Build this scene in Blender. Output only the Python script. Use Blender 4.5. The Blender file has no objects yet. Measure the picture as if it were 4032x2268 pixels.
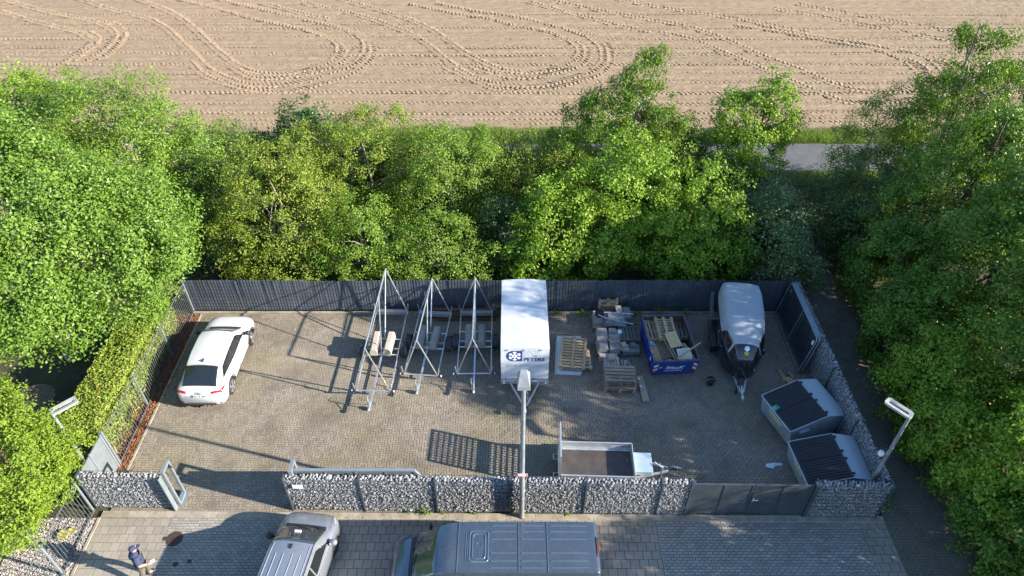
import bpy, bmesh, math, random, zlib
import numpy as np
from mathutils import Vector, Matrix, Euler

SC = bpy.context.scene
COL = SC.collection
rad = math.radians

# ---------------------------------------------------------------- camera
cam = bpy.data.cameras.new("camera")
cam.sensor_width = 36.0
cam.lens = 36.0 * 2795.0 / 4032.0
cam.clip_start = 0.5
cam.clip_end = 2000.0
cam_ob = bpy.data.objects.new("camera", cam)
COL.objects.link(cam_ob)
cam_ob.location = (0, 0, 22.0)
cam_ob.rotation_euler = (rad(90 - 41.5), 0, 0)
SC.camera = cam_ob

# ---------------------------------------------------------------- sky, sun, exposure
SUN_EL, SUN_AZ = rad(22.5), rad(104.8)          # azimuth clockwise from +Y
world = bpy.data.worlds.new("World")
SC.world = world
world.use_nodes = True
wn = world.node_tree
sky = wn.nodes.new("ShaderNodeTexSky")
sky.sky_type = 'NISHITA'
sky.sun_disc = False
sky.sun_elevation = SUN_EL
sky.sun_rotation = SUN_AZ
sky.air_density = 1.0
sky.dust_density = 0.2
sky.ozone_density = 3.5
wn.nodes["Background"].inputs[1].default_value = 0.10
wn.links.new(sky.outputs[0], wn.nodes["Background"].inputs[0])
sun = bpy.data.lights.new("sun", 'SUN')
sun.energy = 4.6
sun.angle = rad(0.55)
sun.color = (1.0, 0.90, 0.76)
sun_ob = bpy.data.objects.new("sun", sun)
COL.objects.link(sun_ob)
sun_ob.location = (40, -10, 40)
sd = Vector((math.sin(SUN_AZ) * math.cos(SUN_EL), math.cos(SUN_AZ) * math.cos(SUN_EL), math.sin(SUN_EL)))
sun_ob.rotation_euler = (-sd).to_track_quat('-Z', 'Y').to_euler()
SC.view_settings.view_transform = 'Standard'
SC.view_settings.look = 'None'
SC.view_settings.exposure = 1.8
SC.view_settings.gamma = 1.0
SC.view_settings.use_curve_mapping = False
SC.cycles.max_bounces = 6
SC.cycles.diffuse_bounces = 3
SC.cycles.glossy_bounces = 3
SC.cycles.transmission_bounces = 3
SC.cycles.transparent_max_bounces = 6
SC.cycles.use_denoising = True

# ---------------------------------------------------------------- materials
MATS = {}

def _noise(nt, vec, scale, detail=3.0, rough=0.6, dist=0.0):
    n = nt.nodes.new("ShaderNodeTexNoise")
    n.inputs["Scale"].default_value = scale
    n.inputs["Detail"].default_value = detail
    n.inputs["Roughness"].default_value = rough
    n.inputs["Distortion"].default_value = dist
    nt.links.new(vec, n.inputs["Vector"])
    return n.outputs["Fac"]

def _ramp(nt, fac, stops):
    r = nt.nodes.new("ShaderNodeValToRGB")
    el = r.color_ramp.elements
    while len(el) < len(stops):
        el.new(0.5)
    for e, (p, c) in zip(el, stops):
        e.position = p
        e.color = (c, c, c, 1) if isinstance(c, (int, float)) else (*c, 1)
    nt.links.new(fac, r.inputs[0])
    return r.outputs[0]

def _mix(nt, fac, a, b, mode='MIX'):
    m = nt.nodes.new("ShaderNodeMix")
    m.data_type = 'RGBA'
    m.blend_type = mode
    for sock, val in ((m.inputs[0], fac), (m.inputs[6], a), (m.inputs[7], b)):
        if isinstance(val, (int, float)):
            sock.default_value = val if sock.type == 'VALUE' else (val, val, val, 1)
        elif isinstance(val, (tuple, list)):
            sock.default_value = (*val[:3], 1)
        else:
            nt.links.new(val, sock)
    return m.outputs[2]

def _math(nt, op, a, b=0.0, c=None):
    m = nt.nodes.new("ShaderNodeMath")
    m.operation = op
    for i, v in enumerate((a, b) if c is None else (a, b, c)):
        if isinstance(v, (int, float)):
            m.inputs[i].default_value = v
        else:
            nt.links.new(v, m.inputs[i])
    return m.outputs[0]

def _island(nt):
    g = nt.nodes.new("ShaderNodeNewGeometry")
    o = nt.nodes.new("ShaderNodeObjectInfo")
    s = _math(nt, 'ADD', g.outputs["Random Per Island"], o.outputs["Random"])
    return _math(nt, 'FRACT', s), g.outputs["Position"]

def mat(name, col, rough=0.6, metal=0.0, var=0.12, scale=6.0, bump=0.0, bscale=30.0, island=0.0,
        coat=0.0, spec=0.5, stain=None, stain_amt=0.0, stain_scale=2.0, local=False):
    if name in MATS:
        return MATS[name]
    m = bpy.data.materials.new(name)
    m.use_nodes = True
    nt = m.node_tree
    b = nt.nodes["Principled BSDF"]
    fr, pos = _island(nt)
    if local:
        tc = nt.nodes.new("ShaderNodeTexCoord")
        pos = tc.outputs["Object"]
    n = _noise(nt, pos, scale, 4.0)
    lo = tuple(max(0, c * (1 - var)) for c in col)
    hi = tuple(min(1, c * (1 + var)) for c in col)
    f = _ramp(nt, n, [(0.3, 0.0), (0.7, 1.0)])
    c = _mix(nt, f, lo, hi)
    if island:
        k = _math(nt, 'MULTIPLY_ADD', fr, 2 * island, 1 - island)
        c = _mix(nt, 1.0, c, k, 'MULTIPLY')
    if stain:
        sn = _noise(nt, pos, stain_scale, 5.0, 0.65)
        sf = _ramp(nt, sn, [(0.52 - 0.1 * stain_amt, 0.0), (0.72, stain_amt)])
        c = _mix(nt, sf, c, stain)
    nt.links.new(c, b.inputs["Base Color"])
    rn = _noise(nt, pos, scale * 2.3, 3.0)
    rr = _math(nt, 'MULTIPLY_ADD', rn, 0.25, max(0.02, rough - 0.125))
    nt.links.new(rr, b.inputs["Roughness"])
    b.inputs["Metallic"].default_value = metal
    b.inputs["Specular IOR Level"].default_value = spec
    b.inputs["Coat Weight"].default_value = coat
    b.inputs["Coat Roughness"].default_value = 0.06
    if bump:
        bn = _noise(nt, pos, bscale, 4.0, 0.7)
        bp = nt.nodes.new("ShaderNodeBump")
        bp.inputs["Strength"].default_value = bump
        bp.inputs["Distance"].default_value = 0.02
        nt.links.new(bn, bp.inputs["Height"])
        nt.links.new(bp.outputs[0], b.inputs["Normal"])
    MATS[name] = m
    return m

def leaf_mat(name, dark, light, trans=0.35, rough=0.45, spec=0.35, tint=None):
    trans *= 0.85
    m = bpy.data.materials.new(name)
    m.use_nodes = True
    nt = m.node_tree
    b = nt.nodes["Principled BSDF"]
    fr, pos = _island(nt)
    n = _noise(nt, pos, 0.9, 3.0)
    f = _math(nt, 'ADD', _math(nt, 'MULTIPLY', fr, 0.65), _math(nt, 'MULTIPLY', _ramp(nt, n, [(0.35, 0.0), (0.65, 1.0)]), 0.35))
    c = _mix(nt, f, dark, light)
    if tint:
        tf = _ramp(nt, fr, [(0.90, 0.0), (0.97, 0.75)])
        c = _mix(nt, tf, c, tint)
    nt.links.new(c, b.inputs["Base Color"])
    b.inputs["Roughness"].default_value = rough
    b.inputs["Specular IOR Level"].default_value = spec
    tr = nt.nodes.new("ShaderNodeBsdfTranslucent")
    tcol = _mix(nt, 1.0, c, (1.1, 1.25, 0.55), 'MULTIPLY')
    nt.links.new(tcol, tr.inputs[0])
    ms = nt.nodes.new("ShaderNodeMixShader")
    ms.inputs[0].default_value = trans
    nt.links.new(b.outputs[0], ms.inputs[1])
    nt.links.new(tr.outputs[0], ms.inputs[2])
    nt.links.new(ms.outputs[0], nt.nodes["Material Output"].inputs[0])
    MATS[name] = m
    return m

def paver_mat(name, col, moss=0.5, dark=0.5, light=0.35, island=0.13):
    m = bpy.data.materials.new(name)
    m.use_nodes = True
    nt = m.node_tree
    b = nt.nodes["Principled BSDF"]
    fr, pos = _island(nt)
    c = _mix(nt, _ramp(nt, _noise(nt, pos, 22.0, 4.0, 0.7), [(0.3, 0.0), (0.7, 1.0)]), tuple(x * 0.82 for x in col), tuple(x * 1.16 for x in col))
    k = _math(nt, 'MULTIPLY_ADD', fr, 2 * island, 1 - island)
    c = _mix(nt, 1.0, c, k, 'MULTIPLY')
    # greenish film in broad patches, dark damp patches, pale dusty scuffs
    f1 = _ramp(nt, _noise(nt, pos, 0.42, 5.0, 0.62, 0.4), [(0.44, 0.0), (0.64, moss)])
    c = _mix(nt, f1, c, (col[0] * 0.93, col[1] * 0.98, col[2] * 0.72))
    f2 = _ramp(nt, _noise(nt, pos, 0.75, 6.0, 0.68, 0.5), [(0.46, 0.0), (0.68, dark)])
    c = _mix(nt, f2, c, tuple(x * 0.45 for x in col))
    f3 = _ramp(nt, _noise(nt, pos, 0.31, 6.0, 0.7, 0.3), [(0.48, 0.0), (0.68, light)])
    c = _mix(nt, f3, c, tuple(min(1, x * 1.55) for x in col))
    nt.links.new(c, b.inputs["Base Color"])
    b.inputs["Roughness"].default_value = 0.85
    b.inputs["Specular IOR Level"].default_value = 0.3
    bp = nt.nodes.new("ShaderNodeBump")
    bp.inputs["Strength"].default_value = 0.35
    bp.inputs["Distance"].default_value = 0.01
    nt.links.new(_noise(nt, pos, 60.0, 4.0, 0.7), bp.inputs["Height"])
    nt.links.new(bp.outputs[0], b.inputs["Normal"])
    MATS[name] = m
    return m

# ---------------------------------------------------------------- mesh helpers
def Rz(a):
    return Matrix.Rotation(a, 3, 'Z')

class MB:
    """collects shapes; build() links them as ONE mesh object"""
    def __init__(s):
        s.v, s.f = [], []
    def add(s, vs, fs):
        o = len(s.v)
        s.v += [tuple(p) for p in vs]
        s.f += [tuple(o + i for i in q) for q in fs]
        return s
    def box(s, c, d, rot=None, ch=0.0):
        hx, hy, hz = d[0] / 2, d[1] / 2, d[2] / 2
        R = Euler(rot).to_matrix() if isinstance(rot, (tuple, list)) else rot
        if ch <= 0:
            pts = [(-hx, -hy, -hz), (hx, -hy, -hz), (hx, hy, -hz), (-hx, hy, -hz), (-hx, -hy, hz), (hx, -hy, hz), (hx, hy, hz), (-hx, hy, hz)]
            fs = [(0, 3, 2, 1), (4, 5, 6, 7), (0, 1, 5, 4), (1, 2, 6, 5), (2, 3, 7, 6), (3, 0, 4, 7)]
        else:
            b = min(ch, hx * .9, hy * .9, hz * .9)
            pts, idx = [], {}
            for sx in (-1, 1):
                for sy in (-1, 1):
                    for sz in (-1, 1):
                        for ax in range(3):
                            q = [sx * (hx - b), sy * (hy - b), sz * (hz - b)]
                            q[ax] = (sx * hx, sy * hy, sz * hz)[ax]
                            idx[(sx, sy, sz, ax)] = len(pts)
                            pts.append(tuple(q))
            fs = []
            for ax in range(3):
                a1, a2 = [i for i in range(3) if i != ax]
                for sg in (-1, 1):
                    ring = []
                    for p, q in ((-1, -1), (1, -1), (1, 1), (-1, 1)):
                        k = [0, 0, 0]; k[ax] = sg; k[a1] = p; k[a2] = q
                        ring.append(idx[(*k, ax)])
                    if (sg > 0) == (ax == 1):
                        ring = ring[::-1]
                    fs.append(tuple(ring))
            for ax in range(3):
                a1, a2 = [i for i in range(3) if i != ax]
                for p in (-1, 1):
                    for q in (-1, 1):
                        k0 = [0, 0, 0]; k0[a1] = p; k0[a2] = q; k0[ax] = -1
                        k1 = list(k0); k1[ax] = 1
                        fs.append((idx[(*k0, a1)], idx[(*k1, a1)], idx[(*k1, a2)], idx[(*k0, a2)]))
            for sx in (-1, 1):
                for sy in (-1, 1):
                    for sz in (-1, 1):
                        fs.append(tuple(idx[(sx, sy, sz, ax)] for ax in range(3)))
        c = Vector(c)
        return s.add([c + (R @ Vector(p) if R else Vector(p)) for p in pts], fs)
    def bar(s, p0, p1, w, h, up=(0, 0, 1)):
        p0, p1 = Vector(p0), Vector(p1)
        d = p1 - p0
        y = d.normalized()
        x = y.cross(Vector(up))
        if x.length < 1e-4:
            x = y.cross(Vector((1, 0, 0)))
        x.normalize()
        z = x.cross(y)
        R = Matrix((x, y, z)).transposed()
        return s.box((p0 + p1) / 2, (w, d.length, h), R)
    def cyl(s, p0, p1, r0, r1=None, n=10, caps=True):
        r1 = r0 if r1 is None else r1
        p0, p1 = Vector(p0), Vector(p1)
        z = (p1 - p0).normalized()
        x = z.orthogonal().normalized()
        y = z.cross(x)
        vs = []
        for p, r in ((p0, r0), (p1, r1)):
            for i in range(n):
                a = 2 * math.pi * i / n
                vs.append(p + x * (r * math.cos(a)) + y * (r * math.sin(a)))
        fs = [(i, (i + 1) % n, n + (i + 1) % n, n + i) for i in range(n)]
        if caps:
            fs += [tuple(range(n - 1, -1, -1)), tuple(range(n, 2 * n))]
        return s.add(vs, fs)
    def tube(s, pts, r, n=8, closed=False):
        pts = [Vector(p) for p in pts]
        rs = r if isinstance(r, (list, tuple)) else [r] * len(pts)
        vs, N = [], len(pts)
        ref = None
        for i, p in enumerate(pts):
            a = pts[(i - 1) % N] if (closed or i > 0) else p
            b = pts[(i + 1) % N] if (closed or i < N - 1) else p
            t = (b - a).normalized()
            if ref is None:
                ref = t.orthogonal().normalized()
            x = (ref - t * ref.dot(t))
            x = x.normalized() if x.length > 1e-5 else t.orthogonal().normalized()
            ref = x
            y = t.cross(x)
            for k in range(n):
                an = 2 * math.pi * k / n
                vs.append(p + x * (rs[i] * math.cos(an)) + y * (rs[i] * math.sin(an)))
        fs = []
        for i in range(N if closed else N - 1):
            j = (i + 1) % N
            for k in range(n):
                fs.append((i * n + k, i * n + (k + 1) % n, j * n + (k + 1) % n, j * n + k))
        if not closed:
            fs += [tuple(range(n - 1, -1, -1)), tuple(range((N - 1) * n, N * n))]
        return s.add(vs, fs)
    def poly(s, *pts):
        return s.add(pts, [tuple(range(len(pts)))])
    def prism(s, pts, ext):
        e = Vector(ext)
        n = len(pts)
        a = [Vector(p) for p in pts]
        fs = [tuple(range(n)), tuple(range(2 * n - 1, n - 1, -1))]
        fs += [(i, n + i, n + (i + 1) % n, (i + 1) % n) for i in range(n)]
        return s.add(a + [p + e for p in a], fs)
    def lathe(s, prof, n=16, c=(0, 0, 0), R=None, cap=True):
        c = Vector(c)
        vs = []
        for r, z in prof:
            for i in range(n):
                a = 2 * math.pi * i / n
                p = Vector((r * math.cos(a), r * math.sin(a), z))
                vs.append(c + (R @ p if R else p))
        fs = []
        for k in range(len(prof) - 1):
            for i in range(n):
                fs.append((k * n + i, k * n + (i + 1) % n, (k + 1) * n + (i + 1) % n, (k + 1) * n + i))
        if cap:
            fs += [tuple(range(n - 1, -1, -1)), tuple(range((len(prof) - 1) * n, len(prof) * n))]
        return s.add(vs, fs)
    def mesh(s, name, m, smooth=False):
        me = bpy.data.meshes.new(name)
        me.from_pydata(s.v, [], s.f)
        bm = bmesh.new()
        bm.from_mesh(me)
        bmesh.ops.recalc_face_normals(bm, faces=bm.faces)
        bm.to_mesh(me)
        bm.free()
        me.materials.append(m)
        if smooth:
            me.shade_smooth()
            if smooth != 'all':
                me.set_sharp_from_angle(angle=rad(smooth if not isinstance(smooth, bool) else 38))
        me.update()
        return me
    def build(s, name, m, parent=None, smooth=False, loc=None):
        return link(name, s.mesh(name, m, smooth), parent, loc)

def link(name, me, parent=None, loc=None, rot=None, scale=None):
    o = bpy.data.objects.new(name, me)
    COL.objects.link(o)
    if parent is not None:
        o.parent = parent
    if loc is not None:
        o.location = loc
    if rot is not None:
        o.rotation_euler = rot
    if scale is not None:
        o.scale = scale
    return o

def np_mesh(name, verts, faces, m, smooth=False):
    """verts (n,3), faces (k,4) or (k,3) as arrays"""
    me = bpy.data.meshes.new(name)
    verts = np.asarray(verts, dtype=np.float32)
    faces = np.asarray(faces, dtype=np.int32)
    k, c = faces.shape
    me.vertices.add(len(verts))
    me.vertices.foreach_set("co", verts.ravel())
    me.loops.add(k * c)
    me.loops.foreach_set("vertex_index", faces.ravel())
    me.polygons.add(k)
    me.polygons.foreach_set("loop_start", np.arange(0, k * c, c, dtype=np.int32))
    me.polygons.foreach_set("loop_total", np.full(k, c, dtype=np.int32))
    me.update(calc_edges=True)
    me.materials.append(m)
    if smooth:
        me.shade_smooth()
    else:
        me.shade_flat()
    return me

def tag(o, label, cat, group=None, kind=None):
    o["label"] = label
    o["category"] = cat
    if group:
        o["group"] = group
    if kind:
        o["kind"] = kind
    return o

def thing(name, label, cat, loc=(0, 0, 0), rz=0.0, group=None, tilt=None):
    o = bpy.data.objects.new(name, None)
    COL.objects.link(o)
    o.empty_display_size = 0.2
    o.location = loc
    o.rotation_euler = tilt if tilt else (0, 0, rz)
    return tag(o, label, cat, group)

def struct(o, kind='structure'):
    o["kind"] = kind
    return o

def copy_tree(o, parent=None):
    c = o.copy()
    COL.objects.link(c)
    c.parent = parent
    for ch in list(o.children):
        copy_tree(ch, c)
    return c

def text_mesh(body, size, m, depth=0.004, align='LEFT', bold=0.0, shear=0.0, sx=1.0):
    cu = bpy.data.curves.new("lettering", 'FONT')
    cu.body = body
    cu.size = size
    cu.extrude = depth
    cu.align_x = align
    cu.offset = bold
    cu.shear = shear
    cu.resolution_u = 3
    o = bpy.data.objects.new("lettering", cu)
    COL.objects.link(o)
    bpy.context.view_layer.update()
    dg = bpy.context.evaluated_depsgraph_get()
    me = bpy.data.meshes.new_from_object(o.evaluated_get(dg))
    bpy.data.objects.remove(o)
    bpy.data.curves.remove(cu)
    me.materials.clear()
    me.materials.append(m)
    if sx != 1.0:
        for v in me.vertices:
            v.co.x *= sx
    return me
# wheel tracks of the tractor on the field, in metres
TRACKS = [
    [(-42.7,59.7),(-40.3,58.3),(-37.4,56.8),(-34.4,55.3),(-33.0,54.2),(-32.3,53.3),(-32.2,52.4),(-32.3,51.1),(-32.5,49.9),(-33.0,48.5)],
    [(-33.5,55.3),(-32.5,54.5),(-31.9,53.6),(-31.7,52.4),(-31.9,51.5),(-32.0,50.1)],
    [(-44.4,62.8),(-43.2,62.0),(-39.9,60.2),(-37.1,58.8),(-34.5,57.8),(-32.7,56.6),(-31.5,55.5),(-30.9,54.4),(-30.6,52.7),(-30.7,51.3),(-31.1,49.6)],
    [(-33.3,57.3),(-31.8,56.8),(-30.7,55.5),(-30.1,53.9),(-29.9,52.1),(-29.9,51.1),(-30.2,49.6)],
    [(-37.9,62.8),(-36.3,61.8),(-33.8,60.2),(-31.1,58.8),(-29.4,57.8),(-27.4,55.9),(-25.4,53.3),(-23.6,51.0),(-21.7,48.5),(-19.9,47.0),(-18.2,46.0),(-16.1,45.8),(-14.3,46.5),(-12.9,47.8),(-11.6,49.1),(-11.0,51.0),(-11.1,52.7),(-11.7,54.2),(-12.9,55.5),(-14.7,56.8),(-16.7,57.8),(-19.0,59.1),(-21.8,60.6),(-25.2,62.4)],
    [(-32.8,62.8),(-31.3,61.7),(-29.2,60.2),(-27.3,58.4),(-25.6,56.4),(-23.5,53.6),(-21.7,51.3),(-20.0,49.3),(-18.3,48.0),(-16.4,47.6),(-14.9,48.1),(-13.8,49.1),(-13.0,50.4),(-13.0,52.1),(-13.5,53.3),(-14.7,54.5),(-16.5,55.8),(-18.5,56.8),(-21.1,58.1),(-24.5,60.2),(-28.6,62.4)],
    [(-23.6,49.9),(-21.7,47.5),(-20.0,46.3),(-18.2,45.4),(-17.4,45.1),(-15.4,44.8),(-13.4,45.9),(-11.9,47.2),(-11.1,48.3),(-10.4,50.4),(-10.6,52.4),(-11.4,54.2),(-12.4,55.3)],
    [(-20.1,48.8),(-18.3,47.2),(-16.5,46.9),(-16.3,47.0),(-14.7,47.5),(-13.3,48.5),(-12.4,49.9),(-12.2,51.5),(-12.7,52.7),(-13.6,53.9)],
    [(-18.1,61.8),(-15.3,60.2),(-13.0,59.0),(-11.0,57.6),(-9.0,55.9),(-7.3,54.1),(-5.8,51.8),(-4.5,49.6),(-3.3,47.9),(-1.9,46.5),(-0.4,45.9),(1.3,45.8),(2.4,45.9),(4.1,47.0),(5.6,48.0),(6.6,49.6),(6.8,51.0),(6.7,52.7),(5.8,54.5),(4.4,55.8),(2.2,57.4),(-0.3,58.8),(-3.1,59.8),(-6.6,61.7)],
    [(-14.7,62.4),(-12.5,60.9),(-10.2,59.3),(-8.4,57.9),(-6.8,56.3),(-5.1,53.9),(-3.6,51.5),(-2.3,49.9),(-0.9,48.5),(0.7,47.9),(1.6,47.9),(3.1,48.5),(4.4,49.9),(5.1,51.3),(4.9,52.7),(4.1,54.1),(2.7,55.5),(0.7,56.4),(-1.8,58.1),(-4.4,59.1),(-8.5,61.3)],
    [(-4.7,48.8),(-2.6,46.7),(-0.8,45.2),(1.2,45.1),(2.5,45.2),(4.5,46.5),(6.0,47.5),(7.0,49.1),(7.3,50.7),(7.3,52.4),(6.7,54.2),(5.7,55.5)],
    [(-2.7,48.8),(-0.8,47.5),(0.7,47.1),(1.5,47.1),(3.4,48.0),(5.0,49.3),(5.6,51.0),(5.5,52.7),(4.6,54.1)],
    [(1.7,61.7),(4.1,59.8),(6.9,57.8),(9.2,56.1),(11.6,55.1),(13.4,54.2),(14.6,53.0),(15.9,51.3),(17.0,49.9),(18.0,48.5),(19.2,47.0),(20.3,45.5),(21.1,44.6),(22.2,43.4),(24.3,43.3),(26.5,43.7),(28.5,44.6),(30.1,46.3),(30.7,47.5),(30.8,49.6),(30.3,51.0),(28.6,52.1),(27.1,53.0),(24.9,53.8),(23.0,54.8),(20.5,56.4),(18.5,58.4)],
    [(3.7,62.0),(6.0,60.6),(8.8,59.1),(11.2,57.8),(13.4,56.8),(15.0,55.5),(16.7,53.6),(18.1,51.5),(19.3,49.9),(20.5,48.5),(21.6,47.0),(22.4,45.9),(23.7,45.1),(25.9,44.8),(27.4,45.9),(28.7,47.3),(28.9,48.3),(28.8,49.6),(28.2,51.0),(27.0,52.1),(25.4,53.0),(23.5,53.9),(21.4,55.1),(18.0,56.6)],
    [(30.2,51.1),(31.2,50.1),(31.6,48.5),(31.1,46.8),(29.9,44.8),(28.4,43.7),(26.2,43.0)],
    [(28.8,50.4),(29.6,49.1),(29.5,47.5),(28.5,45.8),(26.9,44.6)],
    [(24.5,61.3),(27.8,59.3),(30.5,57.8),(33.1,56.3),(35.5,54.7),(37.8,53.3)],
    [(22.2,60.2),(25.7,58.4),(28.2,56.8),(30.8,55.3),(33.3,53.9),(35.1,52.7)],
    [(9.2,62.4),(12.9,60.4),(16.6,58.8),(20.1,57.1),(23.3,55.1)],
    [(-21.5,61.7),(-17.6,59.3),(-14.8,57.8)],
]
# ================================================================ SETTING
def vnoise(x, y, seed=0):
    """smooth value noise on arrays"""
    r = np.random.RandomState(seed).rand(256, 256)
    xi, yi = np.floor(x).astype(int), np.floor(y).astype(int)
    fx, fy = x - xi, y - yi
    fx, fy = fx * fx * (3 - 2 * fx), fy * fy * (3 - 2 * fy)
    a = r[xi % 256, yi % 256]; b = r[(xi + 1) % 256, yi % 256]
    c = r[xi % 256, (yi + 1) % 256]; d = r[(xi + 1) % 256, (yi + 1) % 256]
    return (a * (1 - fx) + b * fx) * (1 - fy) + (c * (1 - fx) + d * fx) * fy

def sheet(name, x0, x1, y0, y1, z, m):
    return struct(MB().poly((x0, y0, z), (x1, y0, z), (x1, y1, z), (x0, y1, z)).build(name, m))

m_soil = mat("leaf_litter_soil", (0.045, 0.04, 0.022), 0.95, var=0.4, scale=3.0, bump=0.8, bscale=12, stain=(0.05, 0.075, 0.02), stain_amt=0.8, stain_scale=0.7)
sheet("ground", -400, 400, -60, 600, -0.06, m_soil)

# ---- field: dry tilled soil, shallow relief, rows along x
def field_material():
    m = bpy.data.materials.new("dry_tilled_soil")
    m.use_nodes = True
    nt = m.node_tree
    b = nt.nodes["Principled BSDF"]
    fr, pos = _island(nt)
    mp = nt.nodes.new("ShaderNodeMapping")
    mp.inputs["Scale"].default_value = (0.16, 2.2, 1.0)
    nt.links.new(pos, mp.inputs[0])
    rows = _noise(nt, mp.outputs[0], 1.0, 5.0, 0.65)
    mp2 = nt.nodes.new("ShaderNodeMapping")
    mp2.inputs["Scale"].default_value = (1.0, 3.0, 1.0)
    nt.links.new(pos, mp2.inputs[0])
    fine = _noise(nt, mp2.outputs[0], 2.6, 6.0, 0.75)
    c = _mix(nt, _ramp(nt, rows, [(0.32, 0.0), (0.68, 1.0)]), (0.255, 0.192, 0.126), (0.335, 0.266, 0.182))
    c = _mix(nt, _ramp(nt, fine, [(0.40, 0.75), (0.56, 0.0)]), c, (0.20, 0.138, 0.09))
    big = _noise(nt, pos, 0.06, 4.0, 0.6)
    c = _mix(nt, _ramp(nt, big, [(0.42, 0.0), (0.7, 0.55)]), c, (0.30, 0.22, 0.145))
    nt.links.new(c, b.inputs["Base Color"])
    b.inputs["Roughness"].default_value = 1.0
    b.inputs["Specular IOR Level"].default_value = 0.1
    bp = nt.nodes.new("ShaderNodeBump")
    bp.inputs["Strength"].default_value = 1.0
    bp.inputs["Distance"].default_value = 0.06
    hb = _math(nt, 'ADD', _math(nt, 'MULTIPLY', fine, 0.7), _math(nt, 'MULTIPLY', _noise(nt, pos, 9.0, 5.0, 0.75), 0.6))
    nt.links.new(hb, bp.inputs["Height"])
    nt.links.new(bp.outputs[0], b.inputs["Normal"])
    return m
m_field = field_material()
FX, FY = np.linspace(-60, 60, 601), np.linspace(39.6, 78, 361)
gx, gy = np.meshgrid(FX, FY)
hz = 0.06 * vnoise(gx * 0.25, gy * 4.2, 1) + 0.03 * vnoise(gx * 2.3, gy * 3.1, 2) + 0.05 * vnoise(gx * 4.8, gy * 8.7, 3) + 0.022 * np.sin(gy * 2 * math.pi / 0.75 + vnoise(gx * .2, gy * .2, 4))
hz *= np.clip((gy - 39.6) / 0.6, 0, 1)
fv = np.stack([gx.ravel(), gy.ravel(), (hz - 0.02).ravel()], 1)
ii = np.arange(600)[None, :] + np.arange(360)[:, None] * 601
ff = np.stack([ii, ii + 1, ii + 602, ii + 601], -1).reshape(-1, 4)
field = struct(link("field", np_mesh("field", fv, ff, m_field, True)))
MB().poly((-400, 78, 0.0), (400, 78, 0.0), (400, 600, 0.0), (-400, 600, 0.0)).build("far_field", m_field, field)
MB().poly((-400, 39.6, -0.01), (-60, 39.6, -0.01), (-60, 78, 0.0), (-400, 78, 0.0)).build("far_field", m_field, field)
MB().poly((60, 39.6, -0.01), (400, 39.6, -0.01), (400, 78, 0.0), (60, 78, 0.0)).build("far_field", m_field, field)

def resample(pts, step):
    p = np.array(pts, float)
    # Catmull-Rom then equal steps
    q = []
    P = np.vstack([2 * p[0] - p[1], p, 2 * p[-1] - p[-2]])
    for i in range(1, len(P) - 2):
        for t in np.linspace(0, 1, 12, endpoint=False):
            a, b, c, d = P[i - 1], P[i], P[i + 1], P[i + 2]
            q.append(0.5 * ((2 * b) + (-a + c) * t + (2 * a - 5 * b + 4 * c - d) * t * t + (-a + 3 * b - 3 * c + d) * t ** 3))
    q = np.array(q + [p[-1]])
    s = np.concatenate([[0], np.cumsum(np.linalg.norm(np.diff(q, axis=0), axis=1))])
    n = max(2, int(s[-1] / step))
    ss = np.linspace(0, s[-1], n)
    return np.stack([np.interp(ss, s, q[:, 0]), np.interp(ss, s, q[:, 1])], 1)

def track_mesh(pts, width, height, pitch, seed, deep=1.0):
    """chevron tread: pairs of slanted soil ridges left by tractor lugs"""
    r = np.random.RandomState(seed)
    c = resample(pts, pitch)
    t = np.gradient(c, axis=0)
    t /= np.linalg.norm(t, axis=1)[:, None] + 1e-9
    n = np.stack([-t[:, 1], t[:, 0]], 1)
    vs, fs = [], []
    for side in (-1, 1):
        off = pitch * 0.5 if side > 0 else 0
        k = len(c)
        a = c + t * off + n * (side * 0.02)
        e = c + t * (off - width * 0.32) + n * (side * width * 0.5)
        jit = r.normal(0, 0.02, (k, 2))
        a = a + jit; e = e + jit
        d = e - a
        d /= np.linalg.norm(d, axis=1)[:, None]
        w = np.stack([-d[:, 1], d[:, 0]], 1) * pitch
        back = (w @ np.array([0.968, -0.255])) < 0      # ridges shaped for the light: gentle side to the sun, steep side shaded
        w[back] *= -1
        h = height * (0.6 + 0.7 * r.rand(k)) * deep
        gone = r.rand(k) < 0.07
        h[gone] = 0.0
        z0 = np.full(k, -0.012)
        v = np.stack([np.c_[a - w * .20, z0], np.c_[a + w * .46, z0], np.c_[e + w * .46, z0], np.c_[e - w * .20, z0],
                      np.c_[a - w * .17, h], np.c_[a - w * .04, h], np.c_[e - w * .04, h * .9], np.c_[e - w * .17, h * .9]], 1)
        o = sum(len(x) for x in vs)
        vs.append(v.reshape(-1, 3))
        idx = o + np.arange(k)[:, None] * 8
        for q in ((4, 5, 6, 7), (0, 1, 5, 4), (1, 2, 6, 5), (2, 3, 7, 6), (3, 0, 4, 7)):
            fs.append(idx + np.array(q)[None, :])
    return np.vstack(vs), np.vstack(fs)
for i, tr in enumerate(TRACKS):
    v, f = track_mesh(tr, 0.62, 0.045, 0.33, 10 + i)
    v[:, 2] += 0.065
    link("tyre_track", np_mesh("tyre_track", v, f, m_field), field)
ROWS = [(58.8, .35), (57.1, .2), (55.9, .55), (54.1, .8), (52.4, .3), (51.1, .95), (49.3, .75), (48.0, .25), (46.5, .6), (44.8, .95), (43.3, .4), (42.0, 1.0), (41.3, .4), (40.6, .6)]
for i, (yy, dp) in enumerate(ROWS):
    xs = np.arange(-52, 53, 8.0)
    pts = [(x, yy + 0.12 * math.sin(x * 0.11 + i)) for x in xs]
    v, f = track_mesh(pts, 0.40, 0.036, 0.33, 60 + i, dp)
    v[:, 2] += 0.055
    link("tyre_track", np_mesh("tyre_track", v, f, m_field), field)

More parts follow.
